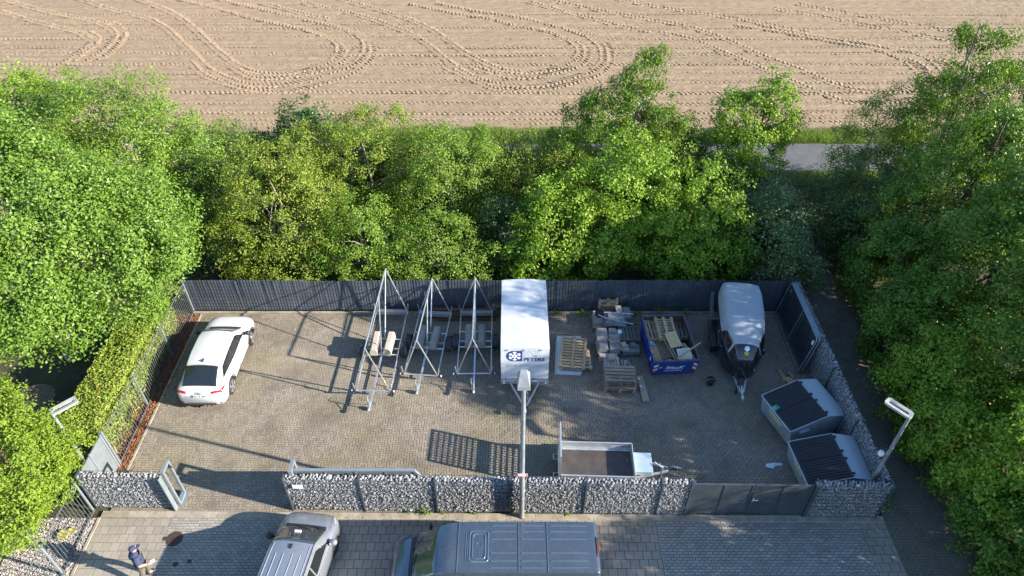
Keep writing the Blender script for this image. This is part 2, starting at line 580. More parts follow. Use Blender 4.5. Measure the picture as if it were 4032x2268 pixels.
# ---- farm track behind the hedge
m_asph = mat("worn_asphalt", (0.088, 0.092, 0.10), 0.9, var=0.15, scale=1.5, bump=0.3, bscale=90, stain=(0.16, 0.15, 0.14), stain_amt=0.5)
sheet("road", -90, 90, 35.1, 38.1, -0.02, m_asph)

# ---- paving
m_pav = paver_mat("yard_paver", (0.230, 0.198, 0.163), 0.6, 0.55, 0.45, 0.16)
m_pav2 = paver_mat("forecourt_paver", (0.275, 0.26, 0.235), 0.12, 0.3, 0.3, 0.15)
m_pav3 = paver_mat("path_paver", (0.15, 0.135, 0.115), 0.5, 0.6, 0.2)
m_slab = paver_mat("concrete_slab", (0.255, 0.23, 0.195), 0.3, 0.4, 0.35, 0.08)
m_joint = mat("joint_sand", (0.065, 0.055, 0.035), 1.0, var=0.5, scale=9.0, stain=(0.05, 0.07, 0.02), stain_amt=0.9, stain_scale=1.2)
m_kerb = mat("kerb_concrete", (0.30, 0.27, 0.22), 0.9, var=0.2, scale=3, bump=0.3, bscale=60, stain=(0.14, 0.12, 0.08), stain_amt=0.8, island=0.08)

def paver_boxes(rects, z, seed, gap=0.004, ch=0.005):
    """rects (n,4): x0,y0,x1,y1 -> frusta with sloping edges, uneven heights"""
    r = np.random.RandomState(seed)
    q = np.asarray(rects, float)
    n = len(q)
    x0, y0, x1, y1 = q[:, 0] + gap, q[:, 1] + gap, q[:, 2] - gap, q[:, 3] - gap
    zt = z + r.normal(0, 0.0016, n)
    tx, ty = r.normal(0, 0.0012, n), r.normal(0, 0.0012, n)
    zb = np.full(n, z - 0.03)
    P = lambda x, y, zz: np.stack([x, y, zz], 1)
    v = np.stack([P(x0, y0, zb), P(x1, y0, zb), P(x1, y1, zb), P(x0, y1, zb),
                  P(x0 + ch, y0 + ch, zt - tx - ty), P(x1 - ch, y0 + ch, zt + tx - ty), P(x1 - ch, y1 - ch, zt + tx + ty), P(x0 + ch, y1 - ch, zt - tx + ty)], 1)
    o = np.arange(n)[:, None] * 8
    f = np.concatenate([o + np.array(k)[None, :] for k in ((4, 5, 6, 7), (0, 1, 5, 4), (1, 2, 6, 5), (2, 3, 7, 6), (3, 0, 4, 7))])
    return v.reshape(-1, 3), f

def pave(name, rects, z, m, seed, limit=300, joint=None, piece="paver"):
    """the setting piece: joint sheet + nearest pavers as parts + the rest as one stuff part"""
    q = np.asarray(rects, float)
    x0, y0, x1, y1 = q[:, 0].min(), q[:, 1].min(), q[:, 2].max(), q[:, 3].max()
    base = sheet(name, x0, x1, y0, y1, z - 0.010, joint or m_joint)
    cx, cy = (q[:, 0] + q[:, 2]) / 2, (q[:, 1] + q[:, 3]) / 2
    # the ones that show largest: nearest to the camera's foot, inside its view
    d = np.hypot(cx, cy) + np.where((cy < 10.95) | (np.abs(cx) > 1.02 * cy * 0.9 + 6.6), 50, 0)
    order = np.argsort(d)
    near, rest = order[:limit], order[limit:]
    cache = {}
    r = random.Random(seed)
    for k in near:
        w, h = round(q[k, 2] - q[k, 0], 3), round(q[k, 3] - q[k, 1], 3)
        if (w, h) not in cache:
            v, f = paver_boxes([(-w / 2, -h / 2, w / 2, h / 2)], 0.0, 5)
            cache[(w, h)] = np_mesh(piece, v, f, m)
        link(piece, cache[(w, h)], base, (cx[k], cy[k], z + r.gauss(0, 0.0015)))
    if len(rest):
        v, f = paver_boxes(q[rest], z, seed)
        o = link("paver_bed", np_mesh(piece, v, f, m), base)
        o["kind"] = "stuff"
    return base

def herringbone(x0, x1, y0, y1, u=0.1, hole=None):
    out = []
    for j in range(-2, int(round((y1 - y0) / u)) + 1):
        for i in range(-2, int(round((x1 - x0) / u)) + 1):
            k = (i - j) % 4
            X, Y = x0 + i * u, y0 + j * u
            if k == 0:
                r = (X, Y, X + 2 * u, Y + u)
            elif k == 3:
                r = (X, Y, X + u, Y + 2 * u)
            else:
                continue
            r = (max(r[0], x0), max(r[1], y0), min(r[2], x1), min(r[3], y1))
            if r[2] - r[0] > .02 and r[3] - r[1] > .02:
                out.append(r)
    return out

def bond(x0, x1, y0, y1, w, h, shift=0.5, hole=None):
    out = []
    j = 0
    Y = y1
    while Y > y0 + 1e-6:
        Y2 = max(Y - h, y0)
        X = x0 - (w * shift if j % 2 else 0)
        while X < x1 - 1e-6:
            a, b = max(X, x0), min(X + w, x1)
            if b - a > 0.03:
                r = (a, Y2, b, Y)
                if not (hole and hole(r)):
                    out.append(r)
            X += w
        Y = Y2
        j += 1
    return out

pave("yard_paving", herringbone(-13.88, 12.32, 13.22, 23.12), 0.0, m_pav, 1)
pave("path_paving", herringbone(12.7, 15.3, 10.4, 34.8), -0.012, m_pav3, 2)
in_hole = lambda r: False
pave("slab_paving", bond(-14.06, -11.62, 10.3, 12.98, 0.3, 0.3), 0.0, m_slab, 3, 300, piece="slab")
pave("forecourt_paving", bond(-11.62, -6.5, 10.3, 12.98, 0.2, 0.1), 0.0, m_pav2, 4)
pave("slab_strip", bond(-6.5, 4.9, 10.3, 12.98, 0.3, 0.3), 0.0, m_slab, 5, 300, piece="slab")
pave("bay_paving", bond(4.9, 11.8, 10.3, 12.86, 0.2, 0.1), 0.0, m_pav2, 6)
pave("corner_slabs", bond(11.8, 12.7, 10.3, 12.86, 0.3, 0.3), 0.0, m_slab, 7, 300, piece="slab")

# the wall line of the yard front runs slightly towards the camera to the right
def wall_y(x):
    return 13.29 - 0.0145 * (x + 7.54)

def kerb_run(label_name, p0, p1, n, w, h, z):
    p0, p1 = Vector(p0), Vector(p1)
    root = None
    L = (p1 - p0).length / n
    rz = math.atan2((p1 - p0).y, (p1 - p0).x)
    me = MB().box((0, 0, 0), (L - 0.006, w, h), ch=0.008).mesh("kerb_stone", m_kerb)
    base = struct(MB().bar((p0.x, p0.y, z - 0.06), (p1.x, p1.y, z - 0.06), w * 0.9, 0.05).build(label_name, m_joint))
    for i in range(n):
        c = p0.lerp(p1, (i + .5) / n)
        link("kerb_stone", me, base, (c.x, c.y, z + random.Random(i).gauss(0, .002)), (0, 0, rz))
    return base
kerb_run("front_kerb", (-14.1, 13.13, 0), (12.7, 12.93, 0), 27, 0.24, 0.12, -0.035)
kerb_run("rear_kerb", (-14.3, 23.18, 0), (12.5, 23.18, 0), 27, 0.10, 0.20, -0.04)
kerb_run("side_kerb", (-13.94, 14.9, 0), (-13.94, 23.1, 0), 8, 0.09, 0.16, -0.06)
kerb_run("lower_kerb", (-14.12, 9.9, 0), (-14.12, 13.0, 0), 3, 0.10, 0.16, -0.05)

# bark mulch strip and gravel strip: countless chips
def scatter_chips(name, x0, x1, y0, y1, z, n, size, m, seed, flat=0.3, bed=None):
    r = np.random.RandomState(seed)
    c = np.stack([r.uniform(x0, x1, n), r.uniform(y0, y1, n), z + r.uniform(0, size * 0.5, n)], 1)
    base = np.array([(-1, -.45, 0), (1, -.35, 0), (1, .4, 0), (-.8, .45, 0), (-.7, -.2, 1), (.6, .2, 1)], float)
    sc = size * r.uniform(0.5, 1.3, (n, 1, 1))
    v = base[None] * sc * np.array([1, 1, flat])
    a = r.uniform(0, 2 * math.pi, n)
    ti = r.normal(0, 0.45, n)
    ca, sa = np.cos(a), np.sin(a)
    z2 = v[:, :, 2] + v[:, :, 0] * np.sin(ti)[:, None]
    x2 = v[:, :, 0] * ca[:, None] - v[:, :, 1] * sa[:, None]
    y2 = v[:, :, 0] * sa[:, None] + v[:, :, 1] * ca[:, None]
    V = (np.stack([x2, y2, z2], -1) + c[:, None, :]).reshape(-1, 3)
    o = np.arange(n)[:, None] * 6
    F = np.concatenate([o + np.array(k)[None] for k in ((0, 1, 5), (0, 5, 4), (1, 2, 5), (2, 3, 4), (2, 4, 5), (3, 0, 4), (0, 3, 2), (0, 2, 1))])
    return link(name, np_mesh(name, V, F, m))
m_mulch = mat("bark_mulch_chips", (0.17, 0.075, 0.035), 0.95, var=0.3, island=0.55)
m_mulch_bed = mat("bark_mulch_bed", (0.085, 0.04, 0.022), 1.0, var=0.5, scale=25, bump=0.8, bscale=40)
m_gravel = mat("pale_gravel_chips", (0.34, 0.31, 0.29), 0.9, var=0.2, island=0.45)
m_gravel_bed = mat("gravel_bed", (0.17, 0.15, 0.14), 1.0, var=0.4, scale=30, bump=0.8, bscale=60)
b = sheet("mulch_bed", -16.2, -13.99, 14.9, 23.12, -0.03, m_mulch_bed)
ch = scatter_chips("bark_chips", -15.2, -13.99, 14.92, 23.1, -0.02, 5200, 0.055, m_mulch, 21)
ch.parent = b; ch["kind"] = "stuff"
ch2 = scatter_chips("bark_chips", -13.95, -13.5, 14.6, 23.0, 0.003, 120, 0.03, m_mulch, 22); ch2.parent = b; ch2["kind"] = "stuff"
b = sheet("gravel_bed", -17.4, -14.17, 9.0, 13.0, -0.03, m_gravel_bed)
ch = scatter_chips("gravel_chips", -16.6, -14.17, 9.9, 12.98, -0.02, 7000, 0.035, m_gravel, 23, 0.6)
ch.parent = b; ch["kind"] = "stuff"
m_garden = mat("garden_slab", (0.30, 0.26, 0.2), 0.9, var=0.2, scale=4)
pave("garden_path_slabs", bond(-19.4, -16.7, 9.2, 12.2, 0.5, 0.5), -0.02, m_garden, 8, 300, piece="slab")
# ================================================================ WALLS, FENCES, GATES, LAMPS
m_stone = mat("gabion_stone", (0.24, 0.243, 0.25), 0.85, var=0.25, scale=14, island=0.30, bump=0.4, bscale=50)
m_core = mat("gabion_core", (0.09, 0.092, 0.10), 1.0, var=0.3)
m_zincdark = mat("dark_galvanised_steel", (0.11, 0.13, 0.15), 0.5, 0.6, var=0.2, scale=5)
m_grey = mat("grey_steel", (0.20, 0.235, 0.255), 0.45, 0.35, var=0.12, scale=4)
m_greypale = mat("pale_grey_steel", (0.25, 0.29, 0.315), 0.42, 0.4, var=0.12, scale=4)
m_anthr = mat("anthracite_paint", (0.045, 0.058, 0.07), 0.45, 0.1, var=0.2, scale=2, stain=(0.09, 0.10, 0.11), stain_amt=0.4)
m_strip = mat("anthracite_strip", (0.058, 0.072, 0.095), 0.38, 0.0, var=0.2, scale=1.5, island=0.12, stain=(0.12, 0.12, 0.12), stain_amt=0.5)
m_zinc = mat("galvanised_steel", (0.55, 0.58, 0.61), 0.36, 0.75, var=0.18, scale=7)
m_white = mat("white_plastic", (0.75, 0.76, 0.76), 0.5, var=0.06)
m_black = mat("black_rubber", (0.014, 0.014, 0.015), 0.75, var=0.3, bump=0.15)
m_red = mat("red_print", (0.55, 0.03, 0.03), 0.5)

def stone_shape(seed):
    r = np.random.RandomState(seed)
    t = (1 + 5 ** .5) / 2
    v = np.array([(-1, t, 0), (1, t, 0), (-1, -t, 0), (1, -t, 0), (0, -1, t), (0, 1, t), (0, -1, -t), (0, 1, -t), (t, 0, -1), (t, 0, 1), (-t, 0, -1), (-t, 0, 1)], float)
    v /= np.linalg.norm(v[0])
    f = np.array([(0, 11, 5), (0, 5, 1), (0, 1, 7), (0, 7, 10), (0, 10, 11), (1, 5, 9), (5, 11, 4), (11, 10, 2), (10, 7, 6), (7, 1, 8), (3, 9, 4), (3, 4, 2), (3, 2, 6), (3, 6, 8), (3, 8, 9), (4, 9, 5), (2, 4, 11), (6, 2, 10), (8, 6, 7), (9, 8, 1)])
    v = v * (0.78 + 0.4 * r.rand(12, 1)) * np.array([1.0, 0.8 + 0.2 * r.rand(), 0.62 + 0.25 * r.rand()])
    return v, f
STONES = [stone_shape(i) for i in range(8)]
STONE_ME = [np_mesh("stone", v, f, m_stone) for v, f in STONES]

def rot_many(r, n):
    q = r.normal(size=(n, 4)); q /= np.linalg.norm(q, axis=1)[:, None]
    w, x, y, z = q.T
    return np.stack([np.stack([1 - 2 * (y * y + z * z), 2 * (x * y - z * w), 2 * (x * z + y * w)], 1),
                     np.stack([2 * (x * y + z * w), 1 - 2 * (x * x + z * z), 2 * (y * z - x * w)], 1),
                     np.stack([2 * (x * z - y * w), 2 * (y * z + x * w), 1 - 2 * (x * x + y * y)], 1)], 1)

def gabion(label, p0, p1, posts, seed, h=1.86, t=0.23, size=0.050, group="gabion walls round the yard", layered=0.0, nparts=280, big_first=1.0):
    p0, p1 = Vector((*p0, 0)), Vector((*p1, 0))
    L = (p1 - p0).length
    root = thing("gabion_wall", label, "stone wall", p0, math.atan2((p1 - p0).y, (p1 - p0).x), group)
    r = np.random.RandomState(seed)
    MB().box((L / 2, t / 2, h / 2 - 0.03), (L - 0.03, t - 0.12, h - 0.08)).build("stone_core", m_core, root)
    C, S = [], []
    dx, dz = 0.078, 0.060
    nz = int(h / dz) - 1
    for k in range(nz):
        z = 0.035 + k * dz
        xs = np.arange(0.05 + (k % 2) * dx / 2, L - 0.03, dx)
        n = len(xs)
        C.append(np.stack([xs + r.normal(0, .012, n), 0.045 + r.normal(0, .012, n), z + r.normal(0, .009, n)], 1))
        S.append(size * (0.72 + 0.5 * r.rand(n)))
    for k in range(1, nz, 3):     # a sparser back face, only its top courses and edge show
        z = 0.035 + k * dz
        xs = np.arange(0.05, L - 0.03, dx * 1.6)
        n = len(xs)
        C.append(np.stack([xs + r.normal(0, .02, n), t - 0.045 + r.normal(0, .01, n), z + r.normal(0, .01, n)], 1))
        S.append(size * (1.0 + 0.5 * r.rand(n)))
    tops = []
    for j, yy in enumerate((0.05, 0.115, 0.18)):
        xs = np.arange(0.05 + 0.03 * j, L - 0.03, 0.115)
        n = len(xs)
        tops.append(np.stack([xs + r.normal(0, .018, n), yy + r.normal(0, .012, n), h - 0.035 + r.normal(0, .012, n)], 1))
    T = np.vstack(tops)
    TS = size * big_first * (0.85 + 0.65 * r.rand(len(T)))
    C, S = np.vstack(C), np.concatenate(S)
    order = r.permutation(len(T))
    for k in order[:nparts]:
        link("stone", STONE_ME[int(r.randint(8))], root, T[k], tuple(r.uniform(0, 6.28, 3)), (TS[k],) * 3)
    C = np.vstack([C, T[order[nparts:]]]); S = np.concatenate([S, TS[order[nparts:]]])
    V, F, o = [], [], 0
    sh = r.randint(0, 8, len(C))
    for s in range(8):
        m = sh == s
        k = int(m.sum())
        if not k:
            continue
        v, f = STONES[s]
        R = rot_many(r, k)
        vv = np.einsum('nij,vj->nvi', R, v) * S[m][:, None, None] + C[m][:, None, :]
        V.append(vv.reshape(-1, 3))
        F.append((f[None] + (o + np.arange(k) * 12)[:, None, None]).reshape(-1, 3))
        o += k * 12
    st = link("stone_fill", np_mesh("stone_fill", np.vstack(V), np.vstack(F), m_stone), root)
    st["kind"] = "stuff"
    w = MB()
    for k in range(10):
        z = min(0.05 + k * 0.2, h - 0.01)
        for yy in (-0.006, t + 0.006):
            w.box((L / 2, yy, z), (L, 0.010, 0.010))
    for i in range(int(L / 0.1)):
        w.box((i * 0.1 + 0.03, -0.002, h / 2), (0.005, 0.005, h))
        if i % 5 == 0:
            w.box((i * 0.1, t / 2, h + 0.005), (0.006, t, 0.006))
    w.build("wire_mesh", m_zincdark, root)
    pm = MB().box((0, t / 2, h / 2 + 0.012), (0.05, t + 0.07, h + 0.03)).mesh("post", m_zincdark)
    for x in posts:
        link("post", pm, root, (x, 0, 0))
    return root

YR = wall_y
gabion("short stone gabion wall with pale top beside the bright tree", (-14.4, YR(-14.4)), (-11.66, YR(-11.66)), [0.03], 31)
gabion("long stone gabion wall in front of the yard with white sign", (-7.56, YR(-7.56)), (5.92, YR(5.92)), [0.02, 2.52, 5.02, 7.5, 10.02, 12.5, 13.46], 32)
gabion("stone gabion corner wall right of the double gate", (10.02, YR(10.02)), (12.46, YR(12.46)), [0.02, 2.42], 33)
gabion("stone gabion side wall along the path behind the containers", (12.235, 23.2), (12.235, 13.27), [0.05, 2.5, 5.0, 7.5], 34)
sign = thing("wall_sign", "small white sign on the left end of the long gabion wall", "sign", (-7.1, YR(-7.1) - 0.045, 1.5))
MB().box((0, 0, 0), (0.34, 0.012, 0.2), ch=0.003).build("plate", m_white, sign)
m_faint = mat("grey_print", (0.35, 0.36, 0.38), 0.6)
for i in range(3):
    MB().box((0, -0.008, 0.05 - i * 0.05), (0.24, 0.003, 0.012)).build("print_line", m_faint, sign)

# ---- rear privacy fence: mesh panels with woven vertical strips
rf = thing("privacy_fence", "long dark fence with vertical privacy strips behind the parked trailers", "fence", (-14.3, 23.32, 0))
FL = 26.75
ws = 0.128
slat_me = []
for k in range(5):
    rr = random.Random(k)
    slat_me.append(MB().prism([(-ws / 2, 0.002, 0), (-ws * .22, -0.008 - .004 * rr.random(), 0), (ws * .18, -0.007, 0), (ws / 2 - .006, 0.003, 0), (0, 0.012, 0)], (0, 0, 1.74)).mesh("strip", m_strip))
rr = random.Random(9)
for i in range(int(FL / ws)):
    o = link("strip", slat_me[i % 5], rf, (ws * (i + .5), 0, 0.06 + rr.gauss(0, .004)), (rr.gauss(0, .006), 0, rr.gauss(0, .03)), (1, 1, 1 + 0.012 * math.sin(i * .09) + rr.gauss(0, .003)))
wm = MB()
for k in range(9):
    for yy in (-0.026, 0.03):
        wm.box((FL / 2, yy, 0.08 + k * 0.2), (FL, 0.006, 0.007))
wm.build("wire_mesh", m_zincdark, rf)
pm = MB().box((0, 0.055, 0.9), (0.06, 0.045, 1.84)).mesh("post", m_anthr)
for k in range(12):
    link("post", pm, rf, (min(0.03 + k * 2.5, FL), 0, 0))

# ---- left bar fences
m_bar = mat("grey_fence_bar", (0.13, 0.15, 0.165), 0.5, 0.4, var=.15)
def bar_fence(label, p0, p1, n_posts, h=1.78, pitch=0.125):
    p0, p1 = Vector((*p0, 0)), Vector((*p1, 0))
    L = (p1 - p0).length
    root = thing("bar_fence", label, "fence", p0, math.atan2((p1 - p0).y, (p1 - p0).x))
    bm_ = MB().cyl((0, 0, 0.02), (0, 0, h), 0.0095, n=6).mesh("bar", m_bar)
    n = int(L / pitch)
    for i in range(n):
        link("bar", bm_, root, ((i + .5) * L / n, 0, 0))
    for z in (0.06, h - 0.06):
        MB().box((L / 2, 0.014, z), (L, 0.016, 0.04)).build("rail", m_bar, root)
    pme = MB().box((0, -0.03, h / 2 + .02), (0.065, 0.05, h + .06)).mesh("post", m_greypale)
    for k in range(n_posts):
        link("post", pme, root, (k * L / (n_posts - 1), 0, 0))
    return root
bar_fence("grey bar fence in front of the clipped hedge beside the white car", (-14.31, 23.28), (-14.31, 15.2), 4)
bar_fence("grey bar fence along the gravel bed by the walking person", (-14.4, 13.25), (-14.4, 8.75), 3)

# ---- grey panel door at the left
pd = thing("panel_gate", "grey solid steel gate panel left of the entrance behind the bright tree", "gate", (-14.33, 13.5, 0))
MB().box((0, 0.8, 0.93), (0.045, 1.5, 1.76)).build("panel", m_grey, pd)
for yy in (0.06, 0.74, 1.55):
    MB().box((0.03, yy, 0.95), (0.05, 0.07, 1.86)).build("frame_post", m_greypale, pd)
MB().box((0.0, 1.68, 0.95), (0.09, 0.09, 1.9)).build("hinge_post", m_grey, pd)
MB().box((0.06, 0.28, 1.0), (0.05, 0.12, 0.22)).cyl((0.06, 0.28, 1.06), (0.14, 0.28, 1.06), .014).build("lock_box", m_black, pd)

# ---- catch frame of the sliding gate
cf = thing("gate_catch_frame", "pale grey steel gate frame standing beside the short gabion wall", "gate frame", (-11.55, 13.52, 0))
for yy in (0.0, 0.44):
    MB().box((0, yy, 0.97), (0.10, 0.075, 1.94)).build("frame_post", m_greypale, cf)
MB().box((0, 0.22, 1.90), (0.10, 0.365, 0.10)).build("crossbar", m_greypale, cf)
MB().box((0.0, 0.22, 0.06), (0.14, 0.365, 0.10)).build("crossbar", m_greypale, cf)
MB().box((0.0, 0.22, 0.008), (0.34, 0.66, 0.016)).build("base_plate", m_grey, cf)
for yy in (0.07, 0.37):
    MB().tube([(0.02, yy, 1.84), (0.09, yy, 1.74), (0.11, yy, 1.62)], 0.016, 6).build("guide_hook", m_black, cf)
MB().box((-0.03, -0.20, 0.95), (0.014, 0.19, 1.9)).build("end_plate", m_greypale, cf)
MB().box((-0.055, -0.275, 0.95), (0.05, 0.012, 1.9)).build("end_flange", m_greypale, cf)

# ---- sliding gate parked behind the long gabion wall
sg = thing("sliding_gate", "open steel sliding gate parked behind the long gabion wall", "gate", (-7.25, 13.66, 0))
MB().box((1.95, 0, 1.82), (4.1, 0.10, 0.09)).build("top_rail", m_greypale, sg)
MB().box((1.75, 0, 0.20), (4.7, 0.10, 0.14)).build("bottom_beam", m_grey, sg)
MB().bar((3.98, 0, 1.82), (4.85, 0, 0.25), 0.09, 0.09).build("diagonal_brace", m_greypale, sg)
for k in range(4):
    MB().box((0.52 + k * 1.0, 0.0, 1.02), (0.94, 0.03, 1.52)).build("panel", m_grey, sg)
for k in range(5):
    MB().box((0.03 + k * 1.0, 0.0, 1.02), (0.05, 0.07, 1.54)).build("upright", m_greypale, sg)
for yy in (-0.16, 0.22):
    MB().box((-0.05, yy, 1.0), (0.11, 0.11, 2.0)).build("guide_post", m_greypale, sg)
MB().box((-0.05, 0.03, 2.03), (0.12, 0.49, 0.07)).build("guide_bridge", m_greypale, sg)
MB().box((-0.15, 0.0, 0.95), (0.06, 0.10, 1.8)).build("rubber_edge", m_black, sg)

# ---- double leaf gate
dg = thing("double_gate", "dark anthracite double leaf gate between the gabion walls", "gate", (5.97, YR(5.97) - 0.01, 0), math.atan2(YR(9.99) - YR(5.97), 4.02))
for x in (0.0, 4.0):
    MB().box((x, 0.06, 0.95), (0.10, 0.16, 1.9)).build("post", m_anthr, dg)
for k in range(2):
    x0 = 0.07 + k * 1.94
    lf = MB().box((x0 + 0.955, 0.05, 0.96), (1.86, 0.02, 1.66)).build("gate_leaf", m_anthr, dg)
    MB().box((x0 + .955, 0.05, 1.81), (1.9, 0.055, 0.05)).box((x0 + .955, 0.05, 0.12), (1.9, 0.055, 0.05)).box((x0 + .025, .05, .965), (.05, .05, 1.62)).box((x0 + 1.885, .05, .965), (.05, .05, 1.62)).box((x0 + .955, .038, .965), (.045, .03, 1.62)).build("frame", m_anthr, lf)
    if k == 1:
        MB().box((x0 + 0.06, -0.0, 1.02), (0.05, 0.02, 0.2)).cyl((x0 + .06, -.0, 1.08), (x0 + .06, -.06, 1.08), .012).cyl((x0 + .05, -.06, 1.08), (x0 + .2, -.06, 1.08), .012).build("handle", m_zinc, lf)

# ---- lamps
m_lampgrey = mat("lamp_post_zinc", (0.27, 0.295, 0.315), 0.5, 0.35, var=0.25, scale=3, stain=(0.42, 0.39, 0.34), stain_amt=0.35, stain_scale=6)
lp = thing("street_lamp", "tall grey street lamp with box head in front of the gabion wall", "street lamp", (0.33, 13.03, 0))
MB().cyl((0, 0, 0), (0, 0, 2.2), 0.088, 0.085, 16).cyl((0, 0, 2.2), (0, 0, 7.0), 0.075, 0.058, 16).build("pole", m_lampgrey, lp, 40)
MB().lathe([(0.10, 0), (0.11, 0.02), (0.10, 0.05), (0.088, 0.06)], 16).build("foot_collar", m_zincdark, lp)
hd = MB()
# faceted hood: long box, tapering towards the far end, seen from above
b0 = [(-.18, -.22, 6.88), (.18, -.22, 6.88), (.18, .42, 6.92), (-.18, .42, 6.92)]
t0 = [(-.17, -.20, 7.00), (.17, -.20, 7.00), (.085, .36, 7.10), (-.085, .36, 7.10)]
hd.add(b0 + t0, [(3, 2, 1, 0), (4, 5, 6, 7), (0, 1, 5, 4), (1, 2, 6, 5), (2, 3, 7, 6), (3, 0, 4, 7)])
hd.build("lamp_head", m_lampgrey, lp)
MB().box((0, .12, 6.87), (.34, .5, .02)).build("lamp_glass", mat("opal_glass", (0.6, 0.62, 0.6), 0.2), lp)
sgn = MB().box((-0.0, -0.09, 2.62), (0.32, 0.012, 0.15), ch=.004).build("sign_plate", m_white, lp)
for dx, dz, sx, sz in ((0, .062, .30, .018), (0, -.062, .30, .018), (-.142, 0, .018, .106), (.142, 0, .018, .106)):
    MB().box((dx, -0.0985, 2.62 + dz), (sx, .004, sz)).build("sign_border", m_red, lp)
MB().box((0, -0.0985, 2.64), (.2, .004, .018)).build("sign_print", m_faint, lp)
MB().box((0, -0.0985, 2.60), (.16, .004, .018)).build("sign_print", m_faint, lp)

def ring_lamp(label, loc, h, ang, extra=False):
    lp = thing("ring_lamp", label, "street lamp", loc, ang, "lamps with looped heads")
    MB().cyl((0, 0, 0), (0, 0, h), 0.085, 0.048, 14).build("pole", m_lampgrey, lp, 40)
    MB().cyl((0, 0, h - 0.02), (0, 0, h + 0.06), 0.07, 0.065, 14).build("pole_cap", m_lampgrey, lp, 40)
    pts = []
    Lh, Wh, rc = 0.84, 0.32, 0.09
    for cx, cy, a0 in ((Lh - rc, Wh / 2 - rc, 0), (rc, Wh / 2 - rc, 90), (rc, -Wh / 2 + rc, 180), (Lh - rc, -Wh / 2 + rc, 270)):
        for k in range(5):
            a = rad(a0 + k * 22.5)
            pts.append((cx + rc * math.cos(a) - 0.05, cy + rc * math.sin(a), h + 0.06))
    ring = MB()
    vs, n = [], len(pts)
    ctr = Vector((Lh / 2 - .05, 0, h + .06))
    for p in pts:
        p = Vector(p)
        d = (ctr - p)
        inn = p + Vector((d.x * 0.24, d.y * 0.68, 0))
        vs += [p + Vector((0, 0, -.045)), p + Vector((0, 0, .035)), inn + Vector((0, 0, .02)), inn + Vector((0, 0, -.045))]
    fs = []
    for i in range(n):
        j = (i + 1) % n
        for k in range(4):
            fs.append((i * 4 + k, i * 4 + (k + 1) % 4, j * 4 + (k + 1) % 4, j * 4 + k))
    ring.add(vs, fs).build("lamp_ring", m_white2, lp)
    if extra:
        MB().box((0.17, 0.13, h - 1.62), (0.22, 0.22, 0.03)).bar((0, 0, h - 1.64), (0.16, 0.13, h - 1.64), .03, .03).build("sensor_box", m_black, lp)
        MB().lathe([(0.02, -.09), (0.085, -.08), (0.10, 0.0), (0.08, .07), (0.03, .09)], 14, (0.16, 0.09, h - 1.95)).build("camera_dome", m_white, lp, 40)
        MB().bar((0, 0, h - 1.95), (0.14, 0.08, h - 1.95), .04, .04).build("camera_arm", m_lampgrey, lp)
    return lp
m_white2 = mat("pale_lamp_casting", (0.36, 0.37, 0.37), 0.5, 0.2, var=0.15, scale=12, stain=(0.3, 0.28, 0.25), stain_amt=.6, stain_scale=18)
ring_lamp("slender lamp with looped head and white camera in the right yard corner", (12.14, 13.62, 0), 4.70, math.atan2(.57, -.46), True)
ring_lamp("looped lamp head rising behind the bright tree on the left", (-14.62, 14.25, 0), 4.05, math.atan2(.46, .46))
# ================================================================ VEGETATION
m_bark = mat("bark", (0.10, 0.075, 0.055), 0.95, var=0.35, scale=9, bump=0.7, bscale=25)
m_twig = mat("grey_twig", (0.26, 0.22, 0.18), 0.9, var=0.3, scale=5)
LEAF = {
    'maple':  leaf_mat("leaf_fresh_green", (0.075, 0.15, 0.016), (0.175, 0.285, 0.042), 0.34, 0.42),
    'horn':   leaf_mat("leaf_yellow_green", (0.10, 0.18, 0.014), (0.26, 0.35, 0.035), 0.42, 0.5),
    'olive':  leaf_mat("leaf_olive", (0.095, 0.155, 0.013), (0.24, 0.315, 0.036), 0.34, 0.5, tint=(0.28, 0.17, 0.08)),
    'thorn':  leaf_mat("leaf_hawthorn", (0.075, 0.145, 0.013), (0.20, 0.31, 0.038), 0.34, 0.45),
    'hazel':  leaf_mat("leaf_hazel", (0.095, 0.185, 0.012), (0.27, 0.40, 0.038), 0.38, 0.45),
    'dark':   leaf_mat("leaf_dark_green", (0.035, 0.075, 0.018), (0.09, 0.16, 0.04), 0.3, 0.4),
    'cherry': leaf_mat("leaf_cherry", (0.065, 0.14, 0.013), (0.18, 0.29, 0.03), 0.36, 0.38, tint=(0.30, 0.24, 0.08)),
    'grey':   leaf_mat("leaf_grey_green", (0.06, 0.115, 0.028), (0.15, 0.215, 0.065), 0.3, 0.5, tint=(0.62, 0.62, 0.55)),
    'wood':   leaf_mat("leaf_wood_green", (0.06, 0.13, 0.013), (0.145, 0.25, 0.028), 0.36, 0.42),
    'hedge':  leaf_mat("leaf_hedge", (0.13, 0.20, 0.022), (0.32, 0.40, 0.065), 0.33, 0.5, tint=(0.30, 0.20, 0.06)),
}

def leaf_arrays(P, N, L, r, wid=0.66, droop=0.0):
    """diamond leaves, folded along the midrib"""
    n = len(P)
    N = N / (np.linalg.norm(N, axis=1)[:, None] + 1e-9)
    A = r.normal(size=(n, 3))
    A[:, 2] -= droop
    A -= N * np.sum(A * N, 1)[:, None]
    A /= np.linalg.norm(A, axis=1)[:, None] + 1e-9
    B = np.cross(N, A)
    L = L[:, None]
    fold = N * L * 0.10
    v = np.stack([P - A * L * .5, P + B * L * (wid * .5) + fold - A * L * .06, P + A * L * .5, P - B * L * (wid * .5) + fold - A * L * .06], 1)
    o = np.arange(n)[:, None] * 4
    f = np.concatenate([o + np.array((0, 1, 2))[None], o + np.array((0, 2, 3))[None]])
    return v.reshape(-1, 3), f

